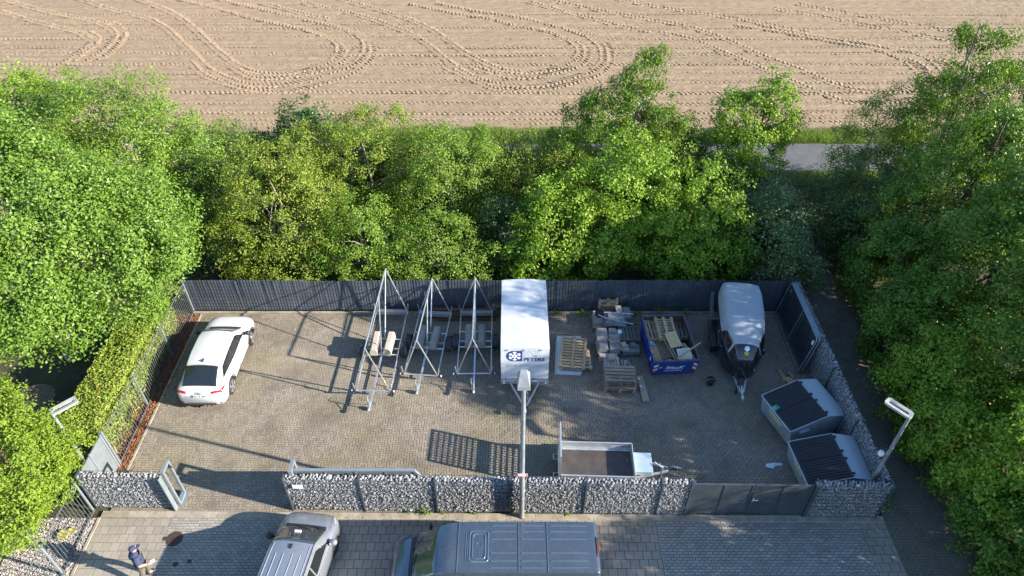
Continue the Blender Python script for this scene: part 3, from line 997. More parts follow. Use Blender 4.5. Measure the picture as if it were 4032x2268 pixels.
def lobes(r, k=7):
    d = r.normal(size=(k, 3)); d /= np.linalg.norm(d, axis=1)[:, None]
    ph = r.uniform(2.2, 4.5, k); am = r.uniform(.03, .10, k)
    return lambda q: 1 + sum(am[i] * np.cos(ph[i] * (q @ d[i]) * 2 + i) for i in range(k))

def crown(seed, blobs, leaf=0.15, density=150, clump=0.42, per=34, up=0.38, rnd=0.5, wid=0.66, droop=0.0, fuzz=0.10, zmin=0.08, inner=0.35):
    r = np.random.RandomState(seed)
    leaf, density, clump, per, inner = leaf * .80, density * 1.5, clump * 1.18, int(per * 1.9), inner * .8
    P, N = [], []
    for (cx, cy, cz, rx, ry, rz) in blobs:
        area = 4 * math.pi * (((rx * ry) ** 1.6 + (rx * rz) ** 1.6 + (ry * rz) ** 1.6) / 3) ** (1 / 1.6)
        nc = max(6, int(area * density / per))
        d = r.normal(size=(nc, 3)); d /= np.linalg.norm(d, axis=1)[:, None]
        lo = lobes(r)
        rf = lo(d) * (1.0 - np.abs(r.normal(0, fuzz, nc)))
        deep = r.rand(nc) < inner
        rf[deep] *= r.uniform(0.55, 0.9, deep.sum())
        c = np.array([cx, cy, cz]) + d * np.array([rx, ry, rz]) * rf[:, None]
        keep = c[:, 2] > zmin
        for (bx, by, bz, sx, sy, sz) in blobs:
            if (bx, by, bz) != (cx, cy, cz):
                e = (((c - np.array([bx, by, bz])) / np.array([sx, sy, sz])) ** 2).sum(1)
                keep &= e > 0.5
        c, d = c[keep], d[keep]
        k = len(c)
        cr = clump * r.uniform(0.6, 1.25, k)
        m = np.repeat(np.arange(k), per)
        off = r.normal(size=(len(m), 3))
        off /= np.linalg.norm(off, axis=1)[:, None]
        off *= (r.rand(len(m)) ** (1 / 2.2))[:, None] * cr[m][:, None]
        off[:, 2] *= 0.75
        p = c[m] + off
        if droop:
            p[:, 2] -= droop * 0.35 * np.hypot(off[:, 0], off[:, 1])
        o = off / (cr[m][:, None])
        nn = d[m] * 0.55 + o * 0.45 + np.array([0, 0, up]) + r.normal(0, rnd, (len(m), 3))
        ok = p[:, 2] > zmin * .5
        P.append(p[ok]); N.append(nn[ok])
    P, N = np.vstack(P), np.vstack(N)
    return leaf_arrays(P, N, leaf * r.uniform(0.65, 1.25, len(P)), r, wid, droop)

def limbs(seed, base, blobs, r0, nl=9, twigs=0):
    r = random.Random(seed)
    t = MB()
    bl = max(blobs, key=lambda b: b[2] + b[5])
    top = Vector((bl[0], bl[1], bl[2] + bl[5] * 0.55))
    b0 = Vector(base)
    mid = b0.lerp(top, 0.45) + Vector((r.uniform(-.25, .25), r.uniform(-.25, .25), 0))
    pts = [b0, b0.lerp(mid, .5), mid, mid.lerp(top, .5) + Vector((r.uniform(-.2, .2), r.uniform(-.2, .2), 0)), top]
    t.tube(pts, [r0, r0 * .82, r0 * .66, r0 * .4, r0 * .12], 8)
    for i in range(nl):
        b = r.choice(blobs)
        a = r.uniform(0, 6.283); e = r.uniform(-.2, .9)
        tip = Vector((b[0] + b[3] * .88 * math.cos(a) * math.cos(e), b[1] + b[4] * .88 * math.sin(a) * math.cos(e), max(.3, b[2] + b[5] * .8 * math.sin(e))))
        k = r.uniform(.25, .85)
        s = pts[0].lerp(pts[-1], k)
        h = s.lerp(tip, .5) + Vector((0, 0, r.uniform(.0, .35)))
        rr = r0 * (1 - k * .7) * .45
        t.tube([s, h, tip], [rr, rr * .6, rr * .15], 6)
    for i in range(twigs):
        b = r.choice(blobs)
        a = r.uniform(0, 6.283); e = r.uniform(.0, 1.1)
        d = Vector((b[3] * math.cos(a) * math.cos(e), b[4] * math.sin(a) * math.cos(e), b[5] * math.sin(e)))
        c = Vector(b[:3])
        p = c + d * .7
        q = c + d * r.uniform(1.0, 1.12)
        if q.z > .3:
            t.tube([p, p.lerp(q, .5) + Vector((r.uniform(-.12, .12), r.uniform(-.12, .12), .05)), q], [.02, .013, .005], 5)
    return t

def plant(name, label, cat, base, blobs, leafk, seed, trunk=0.12, nl=9, twigs=0, group=None, **kw):
    """base (x, y); blobs relative to base"""
    root = thing(name, label, cat, (*base, 0), 0, group)
    v, f = crown(seed, blobs, **kw)
    link("crown", np_mesh("crown", v, f, LEAF[leafk]), root)
    limbs(seed, (0, 0, -0.1), blobs, trunk, nl, twigs).build("trunk", m_bark if not twigs else m_twig, root, 60)
    return root

G_BELT = "shrubs and trees of the belt behind the fence"
G_LEFT = "trees left of the yard"
G_RIGHT = "trees along the path on the right"
DOME = lambda w, h, k=1.0: [(0, 0, h * .45, w, w * k, h * .55)]

# belt behind the privacy fence, left to right
plant("hawthorn_bush", "large yellow-olive hawthorn behind the fence above the white car", "bush", (-10.7, 26.6),
      [(0, 0, 3.0, 2.9, 2.3, 3.4), (-1.6, -.4, 2.0, 1.9, 1.7, 2.2), (1.6, -.5, 1.9, 1.7, 1.6, 2.2), (.3, -1.6, 1.0, 2.6, 1.1, 1.3)], 'olive', 101, .14, 10, 16, G_BELT, leaf=.12, density=210, clump=.36)
plant("hawthorn_bush", "green hawthorn behind the fence left of the tallest rack trailer", "bush", (-6.7, 25.7),
      [(0, 0, 2.1, 2.2, 1.6, 2.5), (-1.2, -.7, 1.2, 1.3, 1.0, 1.5), (1.3, -.6, 1.3, 1.4, 1.0, 1.6)], 'thorn', 102, .12, 9, 14, G_BELT, leaf=.12, density=210, clump=.34)
plant("hawthorn_bush", "low green hawthorn behind the fence above the middle rack trailers", "bush", (-3.4, 25.4),
      [(0, 0, 1.7, 2.1, 1.4, 2.0), (-1.4, -.3, 1.1, 1.2, 1.0, 1.4), (1.6, -.3, 1.2, 1.3, 1.0, 1.4)], 'thorn', 103, .12, 9, 10, G_BELT, leaf=.12, density=210, clump=.34)
plant("hawthorn_bush", "tall loose olive hawthorn at the back left of the belt by the field", "bush", (-7.4, 30.6),
      [(0, 0, 3.1, 2.8, 2.2, 3.3), (-2.3, -.2, 2.7, 1.7, 1.6, 2.9), (2.2, -.4, 2.7, 1.9, 1.6, 2.9)], 'olive', 104, .13, 9, 10, G_BELT, leaf=.12, density=190, clump=.36)
plant("hawthorn_bush", "rounded green hawthorn in the middle of the belt by the field", "bush", (-3.3, 29.9),
      [(0, 0, 2.8, 2.3, 2.0, 3.0), (1.5, .4, 2.5, 1.5, 1.4, 2.7), (-.6, -1.6, 2.2, 1.8, 1.2, 2.4)], 'thorn', 105, .13, 9, 10, G_BELT, leaf=.12, density=190, clump=.36)
plant("hazel_bush", "dark round hazel at the field edge left of the belt", "bush", (-10.9, 33.6),
      [(0, 0, 2.7, 1.8, 1.6, 2.3), (-1.9, -.3, 1.9, 1.3, 1.2, 1.7)], 'dark', 106, .12, 8, 0, G_BELT, leaf=.19, density=110, clump=.42)
plant("dark_bush", "dark shaded bush between the left tree and the olive hawthorn", "bush", (-14.3, 28.6),
      [(0, 0, 2.0, 1.9, 2.2, 2.8), (.6, -2.2, 1.3, 1.7, 1.4, 1.7), (.4, 3.4, 1.6, 2.0, 1.5, 2.6)], 'dark', 107, .12, 8, 0, G_BELT, leaf=.15, density=140)
plant("hazel_bush", "small bright hazel behind the fence left of the white tarpaulin trailer", "bush", (-.4, 26.9),
      [(0, 0, 1.5, 1.5, 1.5, 2.1), (.9, -1.4, .9, 1.4, .9, 1.3)], 'dark', 108, .12, 8, 0, G_BELT, leaf=.15, density=140)
plant("hazel_bush", "bright green hazel behind the white tarpaulin trailer", "bush", (1.9, 26.0),
      [(0, 0, 2.4, 2.0, 1.7, 2.8), (-.9, -.9, 1.2, 1.5, 1.1, 1.5), (1.0, -1.1, 1.2, 1.5, 1.0, 1.5)], 'hazel', 109, .13, 9, 0, G_BELT, leaf=.17, density=130, clump=.40, rnd=.5)
plant("hazel_bush", "largest bright yellow-green hazel behind the stacked pallets", "bush", (5.2, 27.2),
      [(0, 0, 3.1, 2.7, 2.2, 3.2), (1.8, -1.0, 2.2, 1.9, 1.6, 2.5), (-1.2, -1.5, 1.9, 1.6, 1.3, 2.2)], 'hazel', 110, .16, 10, 0, G_BELT, leaf=.17, density=130, clump=.40, rnd=.5)
plant("hazel_bush", "green hazel behind the blue skip and the horse trailer", "bush", (8.9, 26.7),
      [(0, 0, 2.7, 1.9, 1.9, 2.9), (-.6, -1.5, 1.4, 1.9, 1.2, 1.7), (1.0, -1.2, 1.3, 1.3, 1.0, 1.6)], 'hazel', 111, .14, 9, 0, G_BELT, leaf=.17, density=130, clump=.40, rnd=.5)
plant("elder_bush", "grey-green flowering elder bush above the leaning site fence panels", "bush", (12.0, 26.3),
      [(0, 0, 1.9, 1.8, 2.3, 2.3), (.6, -1.5, 1.1, 1.6, 1.2, 1.5), (.3, 2.2, 1.4, 1.4, 1.6, 1.9)], 'grey', 112, .12, 9, 0, G_BELT, leaf=.14, density=150)
plant("cherry_tree", "tall drooping cherry tree rising above the belt into the field", "tree", (5.3, 32.2),
      [(0, 0, 3.5, 3.2, 2.2, 2.3), (.4, .2, 5.4, 2.0, 1.6, 1.4), (1.0, .4, 7.0, .95, .8, 1.0), (-2.3, -.2, 2.6, 1.7, 1.5, 1.7), (2.2, .1, 4.6, 1.2, 1.0, .9), (-1.0, .1, 5.9, .9, .7, .5), (1.9, .9, 7.9, .9, .4, .28)], 'cherry', 113, .17, 14, 14, G_BELT, leaf=.20, density=135, clump=.40, droop=1.6, wid=.42, up=.25, rnd=.7)
plant("hawthorn_bush", "pale loose bush behind the right of the drooping cherry tree", "bush", (8.1, 32.3),
      [(0, 0, 1.9, 1.7, 1.6, 2.4), (-1.6, -.9, 1.5, 1.7, 1.3, 1.9)], 'thorn', 114, .1, 7, 8, G_BELT, leaf=.12, density=170)
plant("hawthorn_bush", "low reddish-green bush left of the drooping cherry tree", "bush", (.2, 31.6),
      [(0, 0, 2.0, 2.3, 1.6, 2.4), (1.9, -.6, 1.9, 1.7, 1.3, 2.1), (-1.8, .3, 1.8, 1.4, 1.3, 2.2)], 'olive', 115, .1, 7, 6, G_BELT, leaf=.11, density=190)
plant("ash_sapling", "small dark sapling in front of the field between cherry and hazel", "tree", (9.2, 34.2),
      [(0, 0, 3.1, .75, .7, .9), (.2, 0, 1.8, .9, .8, 1.2)], 'dark', 116, .07, 5, 0, G_BELT, leaf=.2, density=110, wid=.4)
plant("hazel_tree", "upright bright hazel tree beside the road gap", "tree", (12.35, 32.9),
      [(0, 0, 4.0, 1.9, 1.7, 2.1), (.7, .1, 5.4, 1.2, 1.1, 1.4), (-1.2, -.1, 4.6, .9, .9, 1.4), (1.3, 0, 4.0, 1.2, 1.1, 1.3), (.2, -.4, 2.2, 1.8, 1.4, 1.9)], 'hazel', 117, .14, 12, 0, G_BELT, leaf=.16, density=140, clump=.36, rnd=.5)
plant("dark_bush", "dark bush below the upright hazel tree by the road", "bush", (13.4, 30.2),
      [(0, 0, 1.1, 1.3, 1.9, 1.5), (-1.8, .3, 1.2, 1.5, 1.5, 1.8), (-3.1, .9, 1.7, 1.4, 1.4, 2.1)], 'dark', 118, .08, 7, 0, G_BELT, leaf=.14, density=150)

for i, (x, y, rx, h, k, lab) in enumerate(((-12.6, 32.6, 1.8, 3.5, 'dark', "dark low bush at the field edge beside the left tree"), (-16.4, 33.0, 2.2, 4.3, 'thorn', "green bush at the field edge right behind the broad loose tree"), (-20.6, 33.6, 2.4, 4.2, 'thorn', "green bush at the field edge left behind the broad loose tree"), (-8.6, 33.3, 2.0, 3.6, 'thorn', "low bush before the road behind the olive hawthorn"), (-5.2, 33.2, 2.0, 3.5, 'olive', "low olive bush before the road behind the tallest rack trailer"), (-1.9, 33.0, 1.9, 3.3, 'thorn', "low green bush before the road in the middle of the belt"),
                                           (2.3, 33.4, 1.9, 3.3, 'thorn', "low bush before the road left of the drooping cherry"), (8.0, 34.0, 1.9, 3.3, 'dark', "low dark bush before the road right of the drooping cherry"), (10.6, 33.6, 1.6, 3.5, 'thorn', "low bush before the road left of the upright hazel"))):
    plant("roadside_bush", lab, "bush", (x, y), [(0, 0, h * .42, rx, 1.2, h * .58), (-rx * .7, .1, h * .36, rx * .7, 1.0, h * .5), (rx * .7, -.1, h * .36, rx * .7, 1.0, h * .5)], k, 190 + i, .1, 7, 0, G_BELT, leaf=.13, density=170, clump=.36)

# left of the yard
plant("maple_tree", "huge fresh green maple filling the left edge of the picture", "tree", (-18.6, 20.6),
      [(0, 0, 6.3, 4.6, 3.9, 3.9), (3.7, .2, 4.9, 2.5, 2.6, 2.3), (1.2, -1.9, 5.0, 2.8, 2.1, 2.2), (-3.0, -1.8, 5.4, 3.2, 2.5, 2.7), (3.2, 2.2, 5.4, 2.4, 2.0, 2.3), (-.4, 1.5, 8.2, 2.9, 2.4, 2.4), (-4.4, 1.0, 6.6, 3.0, 3.0, 3.2)], 'maple', 121, .30, 18, 14, G_LEFT, leaf=.155, density=185, clump=.50, rnd=.5)
plant("willow_tree", "broad loose green tree at the field edge behind the maple", "tree", (-17.6, 28.6),
      [(0, 0, 5.6, 3.3, 2.7, 3.0), (2.0, .2, 4.4, 2.1, 2.0, 2.2), (-2.2, .8, 6.0, 2.4, 2.0, 2.2), (.5, -2.2, 4.2, 2.3, 1.6, 2.3)], 'thorn', 122, .22, 14, 20, G_LEFT, leaf=.13, density=170, clump=.46)
plant("hazel_bush", "bright green shrub at the far left field edge", "bush", (-23.2, 30.6),
      [(0, 0, 4.8, 3.2, 2.6, 3.2), (-3.5, .6, 4.2, 3.0, 2.4, 3.0)], 'hazel', 123, .2, 12, 0, G_LEFT, leaf=.18, density=105, clump=.46)
plant("hornbeam_tree", "bright yellow-green hornbeam at the bottom left corner", "tree", (-16.3, 13.0),
      [(0, 0, 3.3, 2.0, 1.7, 2.4), (1.0, -.2, 2.6, 1.2, 1.1, 1.3), (-.6, 1.0, 4.2, 1.5, 1.2, 1.7), (.1, -1.4, 2.2, 1.4, 1.1, 1.3), (1.3, .9, 3.0, 1.0, .9, 1.1)], 'horn', 124, .13, 12, 0, G_LEFT, leaf=.13, density=290, clump=.34, per=40, wid=.48, rnd=.5, inner=.45)
plant("hornbeam_tree", "small bright hornbeam branch by the gravel at the bottom edge", "tree", (-17.3, 10.4),
      [(0, 0, 2.3, 1.3, 1.2, 1.4)], 'horn', 125, .08, 6, 0, G_LEFT, leaf=.135, density=240, clump=.3, wid=.5)

# right of the path
plant("cherry_tree", "tall cherry with arching boughs at the upper right edge", "tree", (22.3, 31.6),
      [(0, 0, 5.2, 2.8, 2.3, 3.2), (-.6, 0, 8.0, 1.4, 1.1, 1.6), (-1.8, -.2, 6.9, 1.3, .8, .7), (-2.0, -.6, 4.4, 1.8, 1.5, 2.0), (-1.2, .2, 9.4, .9, .5, .5), (2.5, 0, 5.6, 2.6, 2.2, 3.0)], 'cherry', 131, .2, 16, 8, G_RIGHT, leaf=.20, density=105, clump=.42, droop=1.4, wid=.42, up=.25, rnd=.7)
plant("birch_bush", "thin see-through shrub rising before the field right of the road gap", "bush", (18.5, 32.6),
      [(0, 0, 3.4, 1.3, 1.2, 2.7), (-.9, -.4, 2.4, 1.3, 1.1, 2.0), (1.5, -.3, 2.6, 1.7, 1.3, 2.4), (.6, -.8, 1.6, 2.2, 1.4, 1.9)], 'thorn', 132, .07, 9, 22, G_RIGHT, leaf=.12, density=135, clump=.42, inner=.3)
plant("bramble_bush", "dark white-flecked bramble thicket at the end of the path", "bush", (16.9, 29.3),
      [(0, 0, 1.8, 1.9, 2.2, 2.2), (1.4, -1.8, 2.2, 1.9, 1.9, 2.6)], 'dark', 133, .1, 8, 0, G_RIGHT, leaf=.14, density=150)
plant("cherry_tree", "bright-tipped cherry tree on the right above the path bend", "tree", (19.2, 25.6),
      [(0, 0, 4.6, 2.7, 2.3, 3.6), (.2, -.4, 7.6, 1.5, 1.3, 1.7), (-1.7, -.5, 3.2, 1.5, 1.6, 2.5), (1.9, .5, 5.4, 2.2, 2.0, 3.0)], 'cherry', 134, .2, 14, 0, G_RIGHT, leaf=.19, density=120, clump=.42, droop=.8, wid=.5, up=.35)
plant("maple_tree", "tall green tree right of the path opposite the site fence panels", "tree", (18.5, 20.8),
      [(0, 0, 4.6, 2.6, 2.3, 3.8), (-1.4, -.3, 2.8, 1.7, 1.9, 2.5), (.3, .2, 7.9, 1.7, 1.6, 1.8), (2.2, .2, 5.6, 2.0, 2.0, 3.0)], 'wood', 135, .2, 14, 0, G_RIGHT, leaf=.17, density=130, clump=.42, droop=.4)
plant("maple_tree", "dense green tree right of the path opposite the waste containers", "tree", (18.3, 17.0),
      [(0, 0, 4.6, 2.5, 2.2, 3.8), (-1.4, .3, 2.8, 1.5, 1.8, 2.5), (.4, .0, 8.6, 1.8, 1.7, 2.1), (2.0, -.4, 6.0, 2.2, 2.0, 3.4)], 'wood', 136, .2, 14, 0, G_RIGHT, leaf=.17, density=130, clump=.42, droop=.4)
plant("hazel_bush", "leafy hazel beside the right looped lamp", "bush", (16.5, 12.9),
      [(0, 0, 3.0, 2.0, 1.9, 2.7), (-.8, .3, 1.8, 1.3, 1.4, 1.7), (1.0, 0, 4.2, 1.6, 1.5, 1.8)], 'hazel', 137, .16, 12, 0, G_RIGHT, leaf=.17, density=140, clump=.40, rnd=.5)
plant("maple_tree", "tall tree top outside the right edge beside the lamp", "tree", (19.6, 14.0),
      [(0, 0, 5.0, 2.2, 2.1, 3.6), (0, 0, 8.2, 1.6, 1.6, 1.6)], 'wood', 143, .2, 12, 0, G_RIGHT, leaf=.2, density=95, clump=.46)
plant("maple_tree", "shaded green shrub at the bottom right corner", "bush", (17.2, 9.6),
      [(0, 0, 2.5, 2.1, 2.0, 2.7), (-.9, .6, 1.3, 1.3, 1.3, 1.5), (1.5, -.3, 3.6, 1.7, 1.8, 2.2), (.6, 1.4, 2.6, 1.6, 1.3, 2.4)], 'wood', 138, .16, 12, 0, G_RIGHT, leaf=.16, density=140, clump=.40)
plant("maple_tree", "tall dark green tree top behind the cherry on the right edge", "tree", (23.4, 26.6),
      [(0, 0, 5.2, 2.9, 2.8, 3.9), (0, 0, 8.2, 1.8, 1.7, 1.6)], 'wood', 139, .2, 12, 0, G_RIGHT, leaf=.2, density=85, clump=.48)
plant("maple_tree", "tall tree standing outside the right edge, its crown shading the yard", "tree", (23.0, 20.6),
      [(0, 0, 5.6, 2.9, 2.8, 4.0), (0, 0, 9.2, 2.0, 1.9, 1.9)], 'wood', 140, .2, 12, 0, G_RIGHT, leaf=.2, density=85, clump=.48)
plant("maple_tree", "tree beyond the bottom right corner shading the forecourt", "tree", (19.9, 6.9),
      [(0, 0, 4.2, 2.7, 2.2, 3.2), (-1.4, -2.6, 4.0, 2.3, 2.2, 2.9), (-1.0, .3, 2.6, 1.8, 1.8, 2.6), (-2.2, 1.3, 4.4, 1.8, 1.5, 2.2)], 'wood', 142, .2, 12, 0, G_RIGHT, leaf=.2, density=100, clump=.48)
for i, (x, y, rx, h, k, lab) in enumerate(((16.5, 26.6, 1.7, 4.0, 'dark', "dark thicket bush at the right edge of the path by its far end"), (16.7, 23.3, 1.9, 5.0, 'wood', "green thicket bush right of the path behind the fence line"), (16.2, 19.8, 2.0, 4.6, 'wood', "green thicket bush right of the path level with the panel stack"),
                                           (15.9, 16.9, 1.9, 4.4, 'hazel', "round-leaved bush right of the path level with the rear container"), (15.6, 14.5, 1.7, 4.0, 'hazel', "round-leaved bush right of the path level with the front container"), (16.0, 11.4, 1.7, 3.2, 'wood', "low green bush at the path end in the bottom right"))):
    plant("thicket_bush", lab, "bush", (x, y), [(0, 0, h * .42, rx, rx, h * .58), (-.3, .9, h * .35, rx * .8, rx * .7, h * .45)], k, 180 + i, .1, 8, 0, G_RIGHT, leaf=.16, density=150, clump=.38)

# clipped hedge by the left fence
hg = thing("clipped_hedge", "long clipped hedge behind the left bar fence", "hedge", (-15.25, 18.8, 0))
r = np.random.RandomState(151)
hx, hy, hh = 0.66, 3.45, 2.0
n = 15000
fsel = r.rand(n)
x = r.uniform(-hx, hx, n); y = r.uniform(-hy, hy, n); z = r.uniform(0.05, hh, n)
nx = np.zeros((n, 3))
top = fsel < .42; e1 = (fsel >= .42) & (fsel < .85); e2 = (fsel >= .85) & (fsel < .94); e3 = fsel >= .94
z[top] = hh; nx[top, 2] = 1
x[e1] = hx; nx[e1, 0] = 1
x[e2] = -hx; nx[e2, 0] = -1
y[e3] = np.sign(r.normal(size=e3.sum())) * hy; nx[e3, 1] = np.sign(y[e3])
P = np.stack([x, y, z], 1)
wob = 0.10 * (vnoise(y * 1.6 + 40, z * 1.6 + x * 1.4 + 40, 5) - .5) + r.normal(0, .045, n) - .02
P += nx * wob[:, None]
ok = ~((r.rand(n) < .5) & (P[:, 2] < 0.55))
P, nx = P[ok], nx[ok]
v, f = leaf_arrays(P, nx * .7 + r.normal(0, .6, P.shape) + np.array([0, 0, .2]), .10 * r.uniform(.6, 1.3, len(P)), r, .55)
link("crown", np_mesh("crown", v, f, LEAF['hedge']), hg)
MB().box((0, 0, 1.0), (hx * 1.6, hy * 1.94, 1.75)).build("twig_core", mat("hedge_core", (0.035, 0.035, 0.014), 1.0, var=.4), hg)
t = MB()
rr = random.Random(4)
for i in range(46):
    yy = -hy + .1 + i * (2 * hy - .2) / 45
    xx = hx - rr.uniform(.0, .15)
    t.tube([(xx, yy, -.05), (xx + rr.uniform(-.08, .08), yy + rr.uniform(-.1, .1), .4), (xx - .1, yy + rr.uniform(-.15, .15), .9)], [.022, .016, .009], 5)
t.build("stem", mat("pale_stem", (0.30, 0.22, 0.13), .9, var=.3, scale=5), hg)

# grass verges: countless blades
def grass(name, label, x0, x1, y0, y1, n, h, m, seed, z=-0.06):
    r = np.random.RandomState(seed)
    b = np.stack([r.uniform(x0, x1, n), r.uniform(y0, y1, n), np.full(n, z)], 1)
    cl = vnoise(b[:, 0] * .9, b[:, 1] * 1.3, seed)
    hh = h * (0.35 + 1.1 * cl) * r.uniform(.6, 1.2, n)
    a = r.uniform(0, 6.283, n)
    w = np.stack([np.cos(a), np.sin(a), np.zeros(n)], 1) * .014
    ln = np.stack([r.normal(0, .35, n), r.normal(0, .35, n), np.ones(n)], 1) * hh[:, None]
    V = np.stack([b - w, b + w, b + ln], 1).reshape(-1, 3)
    F = np.arange(3 * n).reshape(-1, 3)
    o = link(name, np_mesh(name, V, F, m))
    return tag(o, label, "grass", kind="stuff")
m_grass = leaf_mat("grass_blade", (0.10, 0.17, 0.02), (0.24, 0.32, 0.06), .35, .5)
m_verge = mat("verge_soil", (0.07, 0.085, 0.03), 1.0, var=.4, scale=3)
sheet("verge", -90, 90, 38.1, 39.9, -0.03, m_verge)
sheet("near_verge", -90, 90, 33.6, 35.1, -0.03, m_verge)
grass("verge_grass", "strip of rough grass between the road and the field", -14, 26, 38.15, 40.0, 26000, .42, m_grass, 161)
grass("verge_grass", "strip of grass on the near side of the road", -4, 22, 33.4, 35.05, 9000, .30, m_grass, 162)
def weed(label, loc, s, seed, k='thorn'):
    root = thing("weed", label, "weed", loc)
    r = np.random.RandomState(seed)
    n = 46
    P = r.normal(0, 1, (n, 3)) * np.array([s * .5, s * .35, s * .3]) + np.array([0, 0, s * .45])
    P[:, 2] = np.abs(P[:, 2])
    v, f = leaf_arrays(P, r.normal(0, .6, P.shape) + np.array([0, -.2, .8]), min(.11, .05 + .2 * s) * r.uniform(.6, 1.3, n), r, .5)
    link("leaves", np_mesh("leaves", v, f, LEAF[k]), root)
    t = MB()
    for i in range(5):
        t.tube([(0, 0, -.02), (r.normal(0, s * .15), r.normal(0, s * .1), s * .4), (r.normal(0, s * .3), r.normal(0, s * .2), s * .75)], .006, 4)
    t.build("stem", m_bark, root)
for i, (x, y, s, lab) in enumerate([(-2.95, 13.16, .20, "largest green weed at the foot of the long gabion wall"), (-3.55, 13.18, .08, "tiny weed left of the largest wall weed"), (-2.4, 13.15, .09, "tiny weed right of the largest wall weed"), (-1.3, 13.14, .07, "small weed at the wall foot left of the street lamp"), (1.9, 13.1, .07, "small weed at the wall foot right of the street lamp"),
                                    (2.0, 23.05, .3, "weed at the fence foot right of the white tarpaulin trailer"), (3.1, 23.05, .3, "weed at the fence foot left of the upright pallet"), (5.5, 22.95, .4, "weed at the fence foot behind the blue skip"), (6.6, 23.0, .4, "taller weed at the fence foot behind the loose pallets"), (7.7, 23.0, .3, "weed at the fence foot left of the horse trailer"), (12.75, 13.35, .4, "weed outside the corner of the gabion wall"), (11.95, 15.6, .3, "yellowish weed between the two waste containers")]):
    weed(lab, (x, y, 0), s, 170 + i, 'thorn' if i % 2 else 'hazel')

# moss and seedlings in the paving joints: countless tiny tufts
r = np.random.RandomState(88)
n = 1500
cx = np.concatenate([r.uniform(-13.5, -1.0, 60), r.uniform(-7.5, 2.0, 60), r.uniform(-13.5, 11, 40)])
cy = np.concatenate([r.uniform(14.5, 22.8, 60), r.uniform(16.2, 18.6, 60), 22.95 + r.uniform(-.2, .1, 40)])
k = r.randint(0, len(cx), n)
P = np.stack([cx[k] + r.normal(0, .05, n), cy[k] + r.normal(0, .05, n), .008 + np.abs(r.normal(0, .012, n))], 1)
v, f = leaf_arrays(P, r.normal(0, .5, P.shape) + np.array([0, 0, 1.0]), .035 * r.uniform(.5, 1.3, n), r, .5)
tag(link("moss_tufts", np_mesh("moss_tufts", v, f, LEAF['thorn'])), "tiny green tufts in the paving joints", "moss", kind="stuff")
# ================================================================ VEHICLES
m_carwhite = mat("white_car_paint", (0.60, 0.62, 0.615), 0.25, 0.0, var=0.02, coat=1.0)
m_cargrey = mat("silver_grey_car_paint", (0.30, 0.325, 0.36), 0.30, 0.55, var=0.05, coat=0.8)
m_vanblue = mat("blue_grey_van_paint", (0.095, 0.128, 0.165), 0.26, 0.55, var=0.06, coat=0.8, stain=(0.17, 0.19, 0.21), stain_amt=.35, stain_scale=1.5)
m_vanbead = mat("blue_grey_van_bead", (0.16, 0.21, 0.27), 0.22, 0.55, var=.05, coat=.8)
m_glass = mat("dark_car_glass", (0.012, 0.015, 0.017), 0.06, 0.0, var=0.1, coat=1.0, spec=0.8)
m_screen = mat("windscreen_glass", (0.035, 0.045, 0.045), 0.05, 0.0, var=0.1, coat=1.0, spec=0.9)
m_trim = mat("black_trim", (0.02, 0.02, 0.022), 0.45, var=0.2)
m_clad = mat("dark_grey_cladding", (0.045, 0.047, 0.05), 0.6, var=0.15)
m_rim = mat("alloy_rim", (0.55, 0.55, 0.56), 0.3, 0.8, var=0.1)
m_rimdark = mat("black_rim", (0.05, 0.05, 0.055), 0.35, 0.5, var=0.1)
m_tail = mat("red_tail_light", (0.42, 0.012, 0.02), 0.15, var=0.25, scale=25, coat=1.0)
m_head = mat("headlight_glass", (0.45, 0.48, 0.5), 0.1, 0.3, var=0.3, scale=20, coat=1.0)
m_chrome = mat("chrome", (0.7, 0.71, 0.72), 0.15, 1.0, var=0.05)
m_plate = mat("number_plate_white", (0.78, 0.78, 0.76), 0.4, var=0.03)
m_blue = mat("blue_print", (0.02, 0.06, 0.35), 0.5, var=0.05)
m_ink = mat("black_print", (0.02, 0.02, 0.025), 0.5, var=0.05)

